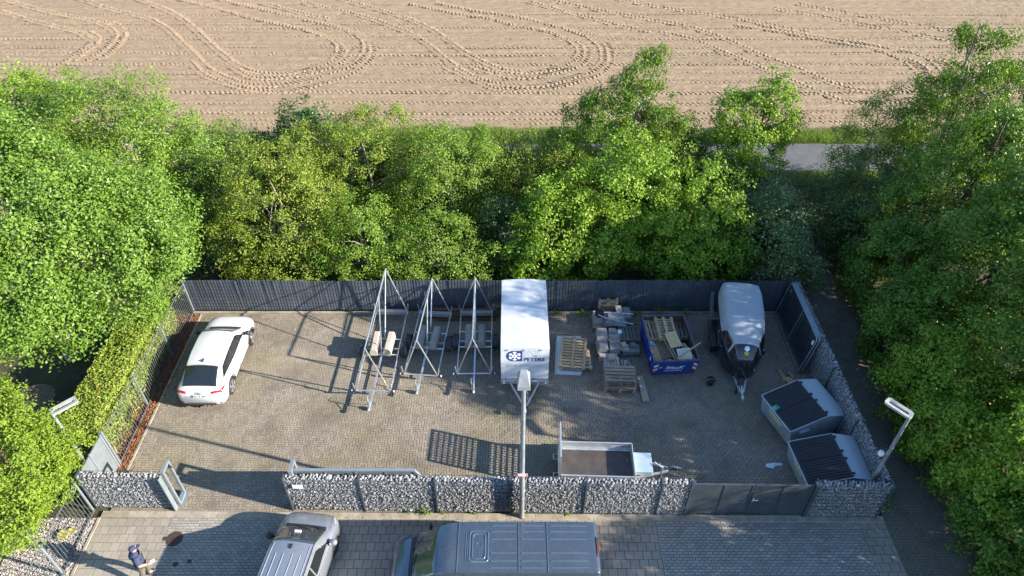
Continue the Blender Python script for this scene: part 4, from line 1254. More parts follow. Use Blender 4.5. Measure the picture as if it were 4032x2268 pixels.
class Loft:
    """body surface: half sections (x, z) at stations y, smooth along y and round the section"""
    def __init__(s, st):
        s.y = np.array([a for a, _ in st], float)
        s.c = np.array([b for _, b in st], float)          # ns, K, 2
        s.K = s.c.shape[1]
        h = np.diff(s.y)[:, None, None]
        d = np.diff(s.c, axis=0) / h
        m = np.zeros_like(s.c)
        m[0], m[-1] = d[0], d[-1]
        a, b = d[:-1], d[1:]
        same = a * b > 0
        m[1:-1] = np.where(same, 2 * a * b / np.where(np.abs(a + b) < 1e-9, 1e-9, a + b), 0)
        s.m = m
    def sec(s, y):
        y = min(max(y, s.y[0]), s.y[-1])
        i = min(max(int(np.searchsorted(s.y, y) - 1), 0), len(s.y) - 2)
        h = s.y[i + 1] - s.y[i]
        t = (y - s.y[i]) / h
        return ((1 + 2 * t) * (1 - t) ** 2) * s.c[i] + (t * (1 - t) ** 2 * h) * s.m[i] + (t * t * (3 - 2 * t)) * s.c[i + 1] + (t * t * (t - 1) * h) * s.m[i + 1]
    def pt(s, y, v):
        """v in [0, 2K-2]: 0 left sill .. K-1 roof centre .. right sill (x positive first)"""
        sgn = 1
        if v > s.K - 1:
            v = 2 * (s.K - 1) - v
            sgn = -1
        c = s.sec(y)
        i = min(int(v), s.K - 2)
        t = v - i
        p1, p2 = c[i], c[i + 1]
        p0 = c[i - 1] if i > 0 else 2 * p1 - p2
        p3 = c[i + 2] if i < s.K - 2 else np.array([-c[s.K - 2][0], c[s.K - 2][1]])
        p = 0.5 * ((2 * p1) + (-p0 + p2) * t + (2 * p0 - 5 * p1 + 4 * p2 - p3) * t * t + (-p0 + 3 * p1 - 3 * p2 + p3) * t ** 3)
        return Vector((sgn * p[0], y, p[1]))
    def nrm(s, y, v):
        e = 0.01
        a = s.pt(y + e, v) - s.pt(y - e, v)
        b = s.pt(y, min(v + .05, 2 * s.K - 2)) - s.pt(y, max(v - .05, 0))
        n = a.cross(b)
        if n.length < 1e-9:
            return Vector((0, 0, 1))
        n.normalize()
        c = s.pt(y, s.K - 1)
        if n.dot(s.pt(y, v) - Vector((0, y, c.z - .6))) < 0:
            n = -n
        return n
    def grid(s, ys, vs, hole=None, caps=True, mb=None):
        mb = mb or MB()
        o = len(mb.v)
        nv = len(vs)
        for y in ys:
            mb.v += [tuple(s.pt(y, v)) for v in vs]
        for i in range(len(ys) - 1):
            for j in range(nv - 1):
                q = (o + i * nv + j, o + i * nv + j + 1, o + (i + 1) * nv + j + 1, o + (i + 1) * nv + j)
                if hole:
                    c = sum((Vector(mb.v[k]) for k in q), Vector()) / 4
                    if hole(c):
                        continue
                mb.f.append(q)
        if caps:
            mb.f.append(tuple(o + j for j in range(nv)))
            mb.f.append(tuple(o + (len(ys) - 1) * nv + j for j in range(nv - 1, -1, -1)))
        return mb
    def patch(s, q, off=0.006, n=10, mb=None):
        """bilinear patch between four (y, v) corners, lifted off the surface"""
        mb = mb or MB()
        o = len(mb.v)
        for i in range(n + 1):
            for j in range(n + 1):
                a, b = i / n, j / n
                y = (1 - a) * ((1 - b) * q[0][0] + b * q[1][0]) + a * ((1 - b) * q[3][0] + b * q[2][0])
                v = (1 - a) * ((1 - b) * q[0][1] + b * q[1][1]) + a * ((1 - b) * q[3][1] + b * q[2][1])
                edge = 0.45 if (i in (0, n) or j in (0, n)) else 1.0
                mb.v.append(tuple(s.pt(y, v) + s.nrm(y, v) * off * edge))
        for i in range(n):
            for j in range(n):
                mb.f.append((o + i * (n + 1) + j, o + i * (n + 1) + j + 1, o + (i + 1) * (n + 1) + j + 1, o + (i + 1) * (n + 1) + j))
        return mb
    def line(s, pts, w=0.006, off=0.004, n=10):
        """thin raised line following (y, v) points"""
        P = []
        for a, b in zip(pts[:-1], pts[1:]):
            for k in range(n):
                t = k / n
                y, v = a[0] + (b[0] - a[0]) * t, a[1] + (b[1] - a[1]) * t
                P.append(s.pt(y, v) + s.nrm(y, v) * off)
        P.append(s.pt(*pts[-1]) + s.nrm(*pts[-1]) * off)
        return MB().tube(P, w, 5)
    def mir(s, q):
        return [(y, 2 * (s.K - 1) - v) for y, v in q]

def wheel(root, x, y, r, w, rim_m, steer=0.0, spokes=5, name="wheel"):
    sg = 1 if x > 0 else -1
    R = Matrix.Rotation(math.pi / 2, 3, 'Y')
    prof = [(r * .66, -w / 2 + .01), (r * .80, -w / 2), (r * .95, -w / 2 + .02), (r, -w / 2 + .05), (r, w / 2 - .05), (r * .95, w / 2 - .02), (r * .80, w / 2), (r * .66, w / 2 - .01)]
    t = MB().lathe(prof, 30, (0, 0, 0), R).build(name, m_black, root, 50, (x, y, r))
    t.rotation_euler = (0, 0, steer)
    d = MB()
    d.lathe([(r * .69, w / 2 - .012), (r * .67, w / 2 + .004), (r * .62, w / 2 - .004)], 30, (0, 0, 0), R, cap=False)
    for k in range(spokes):
        a = 2 * math.pi * k / spokes
        for da in (-.13, .13):
            p0 = Vector((0, .04 * math.cos(a), .04 * math.sin(a)))
            p1 = Vector((0, r * .66 * math.cos(a + da), r * .66 * math.sin(a + da)))
            d.bar(p0 + Vector((w / 2 + .004, 0, 0)), p1 + Vector((w / 2 - .004, 0, 0)), .038, .02, (1, 0, 0))
    d.cyl((w / 2 - .02, 0, 0), (w / 2 + .014, 0, 0), .055, .05, 12)
    if sg < 0:
        d.v = [(-p[0], p[1], p[2]) for p in d.v]
    d.build("rim", rim_m, t, 40)
    b = MB().cyl((sg * (w / 2 - .045), 0, 0), (sg * (w / 2 - .04), 0, 0), r * .66, n=24)
    b.build("brake_disc", m_trim, t)
    return t

def car_base(name, label, cat, loc, rz, st, paint, axles, wr, ww, track, rim_m, ny=96, steer=0.0, arch=1.14, spokes=5):
    root = thing(name, label, cat, loc, rz)
    L = Loft(st)
    ys = np.linspace(st[0][0], st[-1][0], ny)
    vs = np.concatenate([np.linspace(0, 2 * L.K - 2, (2 * L.K - 2) * 4 + 1)])
    def hole(c):
        return abs(c.x) > .55 and any((c.y - a) ** 2 + (c.z - wr) ** 2 < (wr * arch) ** 2 for a in axles)
    L.grid(ys, vs, hole).build("body", paint, root, 50)
    for a in axles:
        for sg in (-1, 1):
            x = sg * (track / 2)
            wheel(root, x, a, wr, ww, rim_m, steer if a == max(axles) else 0.0, spokes)
            m = MB()
            R = wr * arch
            pts_o, pts_i, pts_d = [], [], []
            for k in range(19):
                an = rad(-28 + k * (236 / 18))
                cy, cz = a + R * math.cos(an), wr + R * math.sin(an)
                cy2, cz2 = a + (R + .055) * math.cos(an), wr + (R + .055) * math.sin(an)
                def xs(yy, zz):
                    best = None
                    for v in np.linspace(0.6, 5.0, 45):
                        p = L.pt(yy, v)
                        if best is None or abs(p.z - zz) < best[0]:
                            best = (abs(p.z - zz), p.x)
                    return best[1]
                pts_i.append(Vector((sg * (xs(cy, cz) + .014), cy, cz)))
                pts_o.append(Vector((sg * (xs(cy2, cz2) + .006), cy2, cz2)))
                pts_d.append(Vector((sg * .52, cy, cz)))
            o = len(m.v)
            n = len(pts_i)
            m.add(pts_o + pts_i + pts_d, [(k, k + 1, n + k + 1, n + k) for k in range(n - 1)] + [(n + k, n + k + 1, 2 * n + k + 1, 2 * n + k) for k in range(n - 1)])
            m.build("wheel_arch", m_clad, root)
    MB().box((0, 0, wr * .9), (track - ww - .25, st[-1][0] - st[0][0] - .5, .3)).build("underbody", m_trim, root)
    return root, L

# ---------------- white crossover
ST_A = [
 (-2.25, [(.52, .33), (.64, .36), (.68, .45), (.70, .58), (.68, .72), (.62, .78), (.50, .83), (.33, .86), (0, .875)]),
 (-2.17, [(.66, .26), (.80, .31), (.845, .45), (.865, .62), (.835, .83), (.77, .91), (.62, .965), (.42, 1.0), (0, 1.02)]),
 (-2.02, [(.70, .24), (.86, .29), (.905, .46), (.92, .65), (.885, .90), (.82, .985), (.66, 1.045), (.48, 1.075), (0, 1.09)]),
 (-1.80, [(.72, .23), (.875, .28), (.92, .46), (.93, .67), (.90, .93), (.845, 1.01), (.675, 1.18), (.50, 1.225), (0, 1.255)]),
 (-1.45, [(.72, .23), (.88, .28), (.92, .46), (.93, .68), (.905, .94), (.855, 1.005), (.67, 1.34), (.53, 1.41), (0, 1.455)]),
 (-1.28, [(.72, .23), (.88, .28), (.92, .46), (.93, .68), (.905, .94), (.858, 1.00), (.675, 1.39), (.55, 1.475), (0, 1.53)]),
 (-.60, [(.72, .23), (.88, .28), (.91, .46), (.92, .68), (.90, .93), (.86, .99), (.685, 1.455), (.575, 1.535), (0, 1.595)]),
 (.10, [(.72, .23), (.88, .28), (.91, .46), (.92, .67), (.90, .92), (.86, .98), (.685, 1.46), (.575, 1.545), (0, 1.605)]),
 (.52, [(.72, .23), (.88, .28), (.91, .46), (.92, .67), (.90, .915), (.86, .975), (.67, 1.42), (.56, 1.505), (0, 1.57)]),
 (.85, [(.72, .23), (.88, .28), (.915, .46), (.925, .67), (.90, .91), (.86, .975), (.68, 1.24), (.53, 1.30), (0, 1.345)]),
 (1.22, [(.72, .23), (.88, .28), (.92, .46), (.93, .67), (.90, .91), (.845, .975), (.68, 1.03), (.5, 1.055), (0, 1.075)]),
 (1.65, [(.72, .24), (.87, .29), (.915, .46), (.925, .65), (.885, .88), (.81, .945), (.62, .985), (.44, 1.0), (0, 1.01)]),
 (2.0, [(.68, .25), (.81, .31), (.86, .46), (.875, .62), (.82, .80), (.74, .865), (.56, .905), (.4, .92), (0, .93)]),
 (2.17, [(.6, .28), (.71, .33), (.76, .44), (.77, .56), (.71, .70), (.64, .75), (.5, .79), (.35, .81), (0, .82)]),
 (2.24, [(.5, .31), (.58, .35), (.62, .43), (.63, .52), (.58, .62), (.52, .66), (.4, .69), (.28, .70), (0, .71)]),
]
CA, LA = car_base("parked_car", "white crossover car parked by the left fence", "car", (-12.02, 19.94, 0), rad(-0.5), ST_A, m_carwhite, (-1.34, 1.34), .36, .24, 1.60, m_rim, steer=rad(16))
K8 = 8
LA.patch([(1.17, 6.3), (1.17, 2 * K8 - 6.3), (.55, 2 * K8 - 6.55), (.55, 6.55)], .008, 14).build("windscreen", m_screen, CA, 60)
LA.patch([(1.29, 6.2), (1.29, 2 * K8 - 6.2), (1.18, 2 * K8 - 6.2), (1.18, 6.2)], .012, 14).build("windscreen_cowl", m_trim, CA, 60)
LA.patch([(-1.30, 6.50), (-1.30, 2 * K8 - 6.50), (-2.0, 2 * K8 - 6.05), (-2.0, 6.05)], .010, 14).build("rear_window", m_glass, CA, 60)
for mir in (0, 1):
    M = (lambda q: LA.mir(q)) if mir else (lambda q: q)
    LA.patch(M([(1.02, 5.2), (-.32, 5.12), (-.32, 5.86), (.45, 5.86)]), .008, 12).build("side_window", m_glass, CA, 60)
    LA.patch(M([(-.36, 5.12), (-1.62, 5.25), (-1.22, 5.80), (-.36, 5.86)]), .008, 12).build("side_window", m_glass, CA, 60)
    LA.patch(M([(-.28, 5.12), (-.40, 5.12), (-.40, 5.86), (-.28, 5.86)]), .0095, 6).build("door_pillar", m_trim, CA, 60)
    LA.line(M([(1.10, 5.05), (-1.7, 5.05)]), .008, .006, 16).build("window_trim", m_trim, CA)
    for yy in (1.0, -.34, -1.18):
        LA.line(M([(yy, 1.2), (yy, 5.0)]), .0035, .001, 12).build("door_gap", m_trim, CA)
    for yy in (-.12, -1.02):
        LA.patch(M([(yy, 4.1), (yy - .2, 4.1), (yy - .2, 4.3), (yy, 4.3)]), .03, 3).build("door_handle", m_carwhite, CA)
    LA.patch(M([(1.0, .35), (-1.0, .35), (-1.0, 1.55), (1.0, 1.55)]), .012, 10).build("sill_cladding", m_clad, CA, 60)
    LA.patch(M([(-1.76, 4.0), (-2.13, 4.0), (-2.10, 5.05), (-1.88, 4.7)]), .016, 8).build("tail_light", m_tail, CA, 60)
    LA.patch(M([(-2.12, 4.1), (-2.225, 6.3), (-2.185, 6.8), (-2.09, 5.1)]), .016, 8).build("tail_light", m_tail, CA, 60)
    LA.patch(M([(1.88, 4.1), (2.14, 4.2), (2.14, 4.75), (1.88, 4.8)]), .010, 8).build("headlight", m_head, CA, 60)
    LA.line(M([(1.22, 5.7), (2.12, 5.2)]), .004, .001, 16).build("bonnet_gap", m_trim, CA)
    sg = -1 if mir else 1
    mm = MB()
    mm.lathe([(.03, -.10), (.085, -.07), (.10, 0), (.085, .07), (.03, .10)], 12, (sg * 1.02, .92, 1.06), Matrix.Rotation(math.pi / 2, 3, 'Y'))
    mo = mm.build("door_mirror", m_trim, CA, 60)
    MB().box((sg * .95, .92, 1.0), (.14, .06, .05)).build("mirror_arm", m_trim, mo)
    MB().box((sg * .66, -2.19, .40), (.26, .07, .10), ch=.02).build("bumper_vent", m_trim, CA)
    MB().box((sg * .66, -2.235, .405), (.18, .02, .03)).build("reflector", m_tail, CA)
MB().box((0, -2.235, .34), (1.15, .09, .12), ch=.02).build("lower_bumper", m_clad, CA)
for x in (-.36, -.2, .2, .36):
    MB().box((x, -2.285, .30), (.03, .07, .10)).build("diffuser_fin", m_trim, CA)
fin = MB().add([(-.025, -1.18, 1.54), (.025, -1.18, 1.54), (.012, -.98, 1.575), (-.012, -.98, 1.575), (-.008, -1.16, 1.64), (.008, -1.16, 1.64)], [(0, 1, 5, 4), (1, 2, 5), (2, 3, 4, 5), (3, 0, 4)])
fin.build("roof_antenna", m_trim, CA)
LA.line([(-1.28, 6.3), (-1.28, 9.7)], .006, .004, 16).build("spoiler_gap", m_trim, CA)
# number plate and badge on the sloping tailgate
pl = MB().box((0, 0, 0), (.52, .012, .115), ch=.004).build("number_plate", m_plate, CA, False, (0, -2.262, .80))
pl.rotation_euler = (rad(-16), 0, 0)
MB().box((-.238, -.008, 0), (.042, .004, .108)).build("plate_band", m_blue, pl)
tm = text_mesh("HL CP 189", .10, m_ink, .001, 'CENTER', .002)
o = link("plate_lettering", tm, pl, (.02, -.0085, -.034), (rad(90), 0, 0))
bad = None
for k in range(4):
    P = [( -.09 + k * .06 + .042 * math.cos(a), -2.232 - .10 * 0, .925 + .042 * math.sin(a)) for a in np.linspace(0, 2 * math.pi, 17)[:-1]]
    P = [(p[0], -2.236 + (p[2] - .925) * .55, p[2]) for p in P]
    MB().tube(P, .0065, 5, True).build("badge_ring", m_chrome, CA)

# ---------------- silver grey people carrier at the bottom
ST_B = [
 (-2.2, [(.6, .35), (.72, .38), (.78, .5), (.80, .7), (.79, .95), (.77, 1.05), (.66, 1.45), (.55, 1.58), (0, 1.62)]),
 (-2.1, [(.7, .28), (.85, .32), (.90, .5), (.91, .72), (.89, 1.02), (.865, 1.1), (.70, 1.6), (.585, 1.69), (0, 1.73)]),
 (-1.0, [(.72, .24), (.88, .29), (.92, .5), (.93, .72), (.91, 1.02), (.875, 1.09), (.715, 1.63), (.60, 1.72), (0, 1.765)]),
 (.2, [(.72, .24), (.88, .29), (.92, .5), (.93, .72), (.91, 1.01), (.875, 1.08), (.715, 1.63), (.60, 1.72), (0, 1.77)]),
 (.66, [(.72, .24), (.88, .29), (.92, .5), (.93, .72), (.91, 1.0), (.87, 1.07), (.70, 1.58), (.58, 1.68), (0, 1.735)]),
 (1.05, [(.72, .24), (.88, .29), (.92, .5), (.93, .72), (.91, .99), (.87, 1.06), (.70, 1.36), (.55, 1.43), (0, 1.48)]),
 (1.50, [(.72, .24), (.88, .29), (.92, .5), (.93, .72), (.905, .97), (.85, 1.04), (.68, 1.10), (.52, 1.13), (0, 1.155)]),
 (1.80, [(.72, .25), (.87, .30), (.91, .5), (.92, .70), (.88, .93), (.81, 1.00), (.63, 1.045), (.46, 1.06), (0, 1.075)]),
 (2.05, [(.66, .27), (.79, .33), (.83, .5), (.84, .66), (.78, .85), (.70, .92), (.54, .96), (.4, .975), (0, .985)]),
 (2.18, [(.58, .3), (.68, .36), (.72, .48), (.72, .6), (.66, .74), (.59, .79), (.46, .83), (.33, .845), (0, .855)]),
 (2.24, [(.5, .33), (.57, .38), (.6, .46), (.6, .55), (.54, .65), (.48, .69), (.38, .72), (.27, .73), (0, .74)]),
]
CB, LB = car_base("people_carrier", "silver grey people carrier parked nose to the gabion wall", "car", (-6.80, 10.50, 0), rad(-6.5), ST_B, m_cargrey, (-1.42, 1.34), .335, .215, 1.60, m_rimdark)
LB.patch([(1.46, 6.2), (1.46, 9.8), (.68, 9.5), (.68, 6.5)], .008, 14).build("windscreen", m_screen, CB, 60)
LB.patch([(1.60, 6.1), (1.60, 9.9), (1.47, 9.9), (1.47, 6.1)], .014, 14).build("windscreen_cowl", m_trim, CB, 60)
for x in (-.28, .30):
    MB().bar((x, 1.52, 1.165), (x + .42, 1.40, 1.235), .02, .02).build("wiper", m_trim, CB)
for mir in (0, 1):
    M = (lambda q: LB.mir(q)) if mir else (lambda q: q)
    LB.patch(M([(1.20, 5.2), (.0, 5.1), (.0, 5.86), (.52, 5.86)]), .008, 12).build("side_window", m_glass, CB, 60)
    LB.patch(M([(-.06, 5.1), (-1.0, 5.1), (-1.0, 5.86), (-.06, 5.86)]), .008, 12).build("side_window", m_glass, CB, 60)
    LB.patch(M([(-1.06, 5.1), (-2.0, 5.1), (-1.95, 5.86), (-1.06, 5.86)]), .008, 12).build("side_window", m_glass, CB, 60)
    for yy in (1.12, -.03, -1.03):
        LB.line(M([(yy, 1.2), (yy, 5.0)]), .004, .001, 12).build("door_gap", m_trim, CB)
    LB.line(M([(.9, 6.65), (-2.0, 6.65)]), .012, .006, 18).build("roof_rail", m_trim, CB)
    LB.line(M([(.6, 7.05), (-2.0, 7.05)]), .016, .0, 18).build("roof_rib", m_cargrey, CB)
    LB.line(M([(.25, 7.42), (-2.0, 7.42)]), .016, .0, 18).build("roof_rib", m_cargrey, CB)
    LB.line(M([(.25, 7.78), (-2.0, 7.78)]), .016, .0, 18).build("roof_rib", m_cargrey, CB)
    LB.patch(M([(1.85, 4.05), (2.14, 4.2), (2.14, 4.8), (1.85, 4.75)]), .010, 8).build("headlight", m_head, CB, 60)
    LB.line(M([(1.52, 5.6), (2.12, 5.1)]), .005, .001, 16).build("bonnet_gap", m_trim, CB)
    LB.patch(M([(.1, 4.25), (-.12, 4.25), (-.12, 4.42), (.1, 4.42)]), .03, 3).build("door_handle", m_cargrey, CB)
    sg = -1 if mir else 1
    mo = MB().lathe([(.03, -.12), (.09, -.09), (.11, 0), (.095, .09), (.03, .12)], 12, (sg * 1.04, 1.10, 1.12), Matrix.Rotation(math.pi / 2, 3, 'Y')).build("door_mirror", m_trim if mir else m_cargrey, CB, 60)
    MB().box((sg * .93, 1.10, 1.06), (.12, .07, .05)).build("mirror_arm", m_trim, mo)
MB().box((.0, .50, 1.765), (.10, .16, .04), ch=.015).build("roof_antenna", m_trim, CB)
MB().box((-.10, 1.20, 1.375), (.20, .06, .09), (rad(-40), 0, 0)).build("windscreen_sticker", m_white, CB)
pl = MB().box((0, 2.255, .52), (.52, .012, .11)).build("number_plate", m_plate, CB)

# ---------------- blue-grey van at the bottom edge
ST_C = [
 (-3.2, [(.80, .42), (.88, .46), (.91, .6), (.925, .85), (.92, 1.1), (.905, 1.25), (.80, 1.78), (.68, 1.885), (0, 1.90)]),
 (-3.12, [(.82, .36), (.92, .42), (.955, .6), (.97, .85), (.96, 1.1), (.94, 1.25), (.83, 1.83), (.72, 1.93), (0, 1.955)]),
 (-2.0, [(.82, .30), (.93, .36), (.965, .6), (.98, .85), (.97, 1.1), (.95, 1.25), (.845, 1.85), (.735, 1.945), (0, 1.98)]),
 (.6, [(.82, .30), (.93, .36), (.965, .6), (.98, .85), (.97, 1.1), (.95, 1.25), (.845, 1.85), (.735, 1.945), (0, 1.98)]),
 (1.25, [(.82, .30), (.93, .36), (.965, .6), (.98, .85), (.97, 1.1), (.945, 1.24), (.83, 1.82), (.71, 1.92), (0, 1.965)]),
 (1.65, [(.82, .30), (.93, .36), (.965, .6), (.98, .85), (.965, 1.1), (.94, 1.22), (.80, 1.72), (.66, 1.82), (0, 1.885)]),
 (2.05, [(.82, .30), (.93, .36), (.965, .6), (.98, .85), (.96, 1.08), (.925, 1.18), (.78, 1.44), (.60, 1.53), (0, 1.61)]),
 (2.45, [(.82, .30), (.93, .36), (.965, .6), (.975, .85), (.945, 1.05), (.89, 1.13), (.72, 1.21), (.52, 1.26), (0, 1.315)]),
 (2.80, [(.80, .32), (.91, .38), (.945, .58), (.95, .8), (.89, .99), (.81, 1.06), (.63, 1.12), (.45, 1.145), (0, 1.17)]),
 (3.06, [(.70, .34), (.81, .40), (.84, .55), (.84, .72), (.77, .87), (.70, .93), (.55, .98), (.4, 1.0), (0, 1.02)]),
 (3.2, [(.58, .38), (.66, .42), (.69, .52), (.69, .63), (.63, .74), (.57, .79), (.45, .83), (.32, .85), (0, .86)]),
]
CC, LC = car_base("parked_van", "blue-grey panel van seen from above at the bottom edge", "van", (-.58, 10.88, 0), rad(90), ST_C, m_vanblue, (-1.75, 2.0), .345, .225, 1.70, m_rimdark, ny=120)
LC.patch([(2.44, 6.0), (2.44, 10.0), (1.68, 9.55), (1.68, 6.45)], .008, 16).build("windscreen", m_screen, CC, 60)
LC.patch([(2.58, 5.9), (2.58, 10.1), (2.45, 10.1), (2.45, 5.9)], .016, 16).build("windscreen_cowl", m_trim, CC, 60)
for x, a in ((-.5, .55), (.2, .55)):
    MB().bar((x, 2.50, 1.315), (x + a, 2.36, 1.40), .02, .02).build("wiper", m_trim, CC)
for mir in (0, 1):
    M = (lambda q: LC.mir(q)) if mir else (lambda q: q)
    LC.patch(M([(2.15, 5.2), (.9, 5.1), (.9, 5.8), (1.45, 5.8)]), .008, 12).build("side_window", m_glass, CC, 60)
    for yy in (2.1, .85, -.5):
        LC.line(M([(yy, 1.2), (yy, 6.2)]), .005, .001, 12).build("door_gap", m_trim, CC)
    for va in (7.12, 7.42, 7.72):
        LC.line(M([(.05, va), (-.72, va)]), .018, .004, 8).build("roof_bead", m_vanbead, CC)
        LC.line(M([(-.86, va), (-1.56, va)]), .018, .004, 8).build("roof_bead", m_vanbead, CC)
        LC.line(M([(-1.74, va), (-2.86, va)]), .018, .004, 10).build("roof_bead", m_vanbead, CC)
    LC.line(M([(1.1, 6.62), (-3.1, 6.62)]), .012, .004, 24).build("roof_gutter", m_vanblue, CC)
    LC.patch(M([(2.85, 3.9), (3.12, 4.1), (3.12, 4.9), (2.85, 4.8)]), .010, 8).build("headlight", m_head, CC, 60)
    LC.patch(M([(-3.13, 3.2), (-3.195, 4.2), (-3.195, 5.0), (-3.13, 5.0)]), .010, 8).build("tail_light", m_tail, CC, 60)
    LC.line(M([(2.55, 5.4), (3.1, 5.0)]), .005, .001, 12).build("bonnet_gap", m_trim, CC)
    sg = -1 if mir else 1
    mo = MB().box((sg * 1.12, 2.02, 1.18), (.17, .10, .26), ch=.04).build("door_mirror", m_trim, CC)
    MB().box((sg * 1.01, 2.02, 1.12), (.08, .06, .06)).build("mirror_arm", m_trim, mo)
for yy in (1.05, -.78, -1.65):
    LC.line([(yy, 6.7), (yy, 9.3)], .014, .003, 24).build("roof_seam", m_vanblue, CC)
def rrect(cx, cy, w, h, r, n=5):
    P = []
    for sx, sy, a0 in ((1, 1, 0), (-1, 1, 90), (-1, -1, 180), (1, -1, 270)):
        for k in range(n):
            a = rad(a0 + 90 * k / (n - 1))
            P.append((cx + sx * (w / 2 - r) + r * math.cos(a), cy + sy * (h / 2 - r) + r * math.sin(a)))
    return P
def roof_pt(x, y):
    best = min(np.linspace(7, 8, 60), key=lambda v: abs(LC.pt(y, v).x - abs(x)))
    return Vector((x, y, LC.pt(y, best).z + .002))
for (w, h) in ((.98, .56), (.80, .38)):
    MB().tube([roof_pt(*p) for p in rrect(0, .42, w, h, .09)], .020, 5, True).build("roof_hatch_bead", m_vanbead, CC)
for yy in (.82, .76):
    MB().tube([roof_pt(x, yy) for x in np.linspace(-.42, .42, 8)], .009, 5).build("roof_bead", m_vanbead, CC)
MB().tube([roof_pt(.13 * math.cos(a), .42 + .10 * math.sin(a)) for a in np.linspace(0.3, 5.6, 14)], .008, 5).build("roof_hatch_bead", m_vanbead, CC)
for x in (-.24, .24):
    MB().tube([roof_pt(x - .06, .42), roof_pt(x + .06, .42)], .009, 5).build("roof_bead", m_vanbead, CC)
LC.patch([(-3.12, 7.6), (-3.12, 8.4), (-3.19, 8.4), (-3.19, 7.6)], .02, 6).build("brake_light_housing", m_trim, CC)
MB().box((0, -3.205, 1.88), (.36, .02, .05)).build("brake_light", m_tail, CC)
MB().cyl((0, 1.5, 1.92), (0, 1.36, 2.06), .008, .004, 6).build("roof_antenna", m_trim, CC)
for sx in (-1, 1):
    MB().box((sx * .47, -3.21, 1.2), (.012, .012, 1.3)).build("door_gap", m_trim, CC)

# ---------------- horse trailer
m_hblack = mat("horse_trailer_black", (0.012, 0.014, 0.018), 0.28, 0.0, var=.2, coat=.6)
m_hgrey = mat("horse_trailer_roof", (0.31, 0.34, 0.37), 0.45, 0.0, var=.08, scale=2, stain=(0.30, 0.32, 0.33), stain_amt=.5, stain_scale=1.3)
HT = thing("horse_trailer", "black horse trailer with pale rounded roof", "trailer", (9.42, 20.75, 0), rad(171.5))
ST_H = [   # lower body, then roof shell on the same sections: 0 floor .. 4 belt .. 8 ridge
 (-1.82, [(.72, .42), (.80, .44), (.83, .9), (.84, 1.3), (.84, 1.5), (.835, 1.62), (.78, 2.1), (.62, 2.28), (0, 2.33)]),
 (-1.2, [(.72, .42), (.82, .44), (.86, .9), (.88, 1.3), (.88, 1.5), (.875, 1.62), (.82, 2.14), (.65, 2.32), (0, 2.38)]),
 (-.2, [(.72, .42), (.82, .44), (.86, .9), (.88, 1.3), (.88, 1.5), (.875, 1.62), (.80, 2.12), (.63, 2.31), (0, 2.37)]),
 (.6, [(.72, .42), (.82, .44), (.86, .9), (.87, 1.3), (.86, 1.48), (.84, 1.58), (.70, 2.05), (.55, 2.22), (0, 2.28)]),
 (1.1, [(.66, .42), (.75, .44), (.79, .9), (.79, 1.25), (.77, 1.4), (.74, 1.48), (.56, 1.90), (.46, 2.05), (0, 2.11)]),
 (1.5, [(.52, .44), (.60, .47), (.63, .9), (.63, 1.15), (.61, 1.28), (.58, 1.35), (.46, 1.72), (.38, 1.84), (0, 1.90)]),
 (1.80, [(.34, .48), (.40, .52), (.43, .85), (.43, 1.02), (.42, 1.12), (.40, 1.18), (.33, 1.36), (.27, 1.43), (0, 1.47)]),
 (1.92, [(.20, .55), (.25, .58), (.27, .8), (.27, .92), (.26, .98), (.25, 1.01), (.20, 1.08), (.16, 1.11), (0, 1.13)]),
]
LH = Loft(ST_H)
ysH = np.linspace(-1.82, 1.92, 64)
vlow = np.concatenate([np.linspace(0, 5, 21)])
low = MB()
LH.grid(ysH, list(np.linspace(0, 5.0, 21)), None, False, low)
LH.grid(ysH, list(np.linspace(11.0, 16, 21)), None, False, low)
low.v = low.v
low.poly(LH.pt(-1.82, 0), LH.pt(-1.82, 2), LH.pt(-1.82, 5), LH.pt(-1.82, 11), LH.pt(-1.82, 14), LH.pt(-1.82, 16))
low.poly(*[LH.pt(1.92, v) for v in np.linspace(0, 16, 33)])
low.box((0, -.2, .42), (1.4, 3.1, .06))
low.build("body", m_hblack, HT, 50)
sh = LH.grid(list(np.linspace(-1.82, 1.42, 50)), list(np.linspace(5.0, 11.0, 25)), None, True)
sh.build("roof_shell", m_hgrey, HT, 60)
LH.grid(list(np.linspace(1.42, 1.92, 14)), list(np.linspace(5.0, 11.0, 25)), None, False).build("nose_panel", m_hblack, HT, 60)
for mir in (0, 1):
    M = (lambda q: LH.mir(q)) if mir else (lambda q: q)
    LH.patch(M([(.45, 5.05), (1.38, 5.05), (1.30, 6.1), (.72, 5.75)]), .010, 10).build("window", m_glass, HT, 60)
    sg = -1 if mir else 1
    MB().box((sg * .98, -.42, .62), (.26, 1.6, .05), ch=.02).box((sg * .98, .36, .5), (.26, .04, .26)).box((sg * .98, -1.2, .5), (.26, .04, .26)).box((sg * 1.1, -.42, .56), (.02, 1.55, .12)).build("mudguard", m_hblack, HT)
    for yy in (-.02, -.82):
        wheel(HT, sg * .97, yy, .315, .18, m_rim)
    LH.line(M([(1.75, .2), (-1.8, .2)]), .02, .01, 30).build("chassis_rail", m_zinc, HT)
    for yy in (.9, .1, -.7):
        MB().box((sg * (LH.pt(yy, 3).x + .01), yy, 1.2), (.02, .05, .05)).build("marker_light", m_chrome, HT)
MB().bar((.32, 1.55, .45), (.04, 2.62, .43), .07, .09).build("drawbar", m_zinc, HT)
MB().bar((-.32, 1.55, .45), (-.04, 2.62, .43), .07, .09).build("drawbar", m_zinc, HT)
MB().cyl((0, 2.5, .45), (0, 2.86, .45), .04).box((0, 2.9, .46), (.10, .14, .10), ch=.02).bar((0, 2.7, .5), (.05, 2.45, .66), .03, .03).build("coupling", m_zinc, HT)
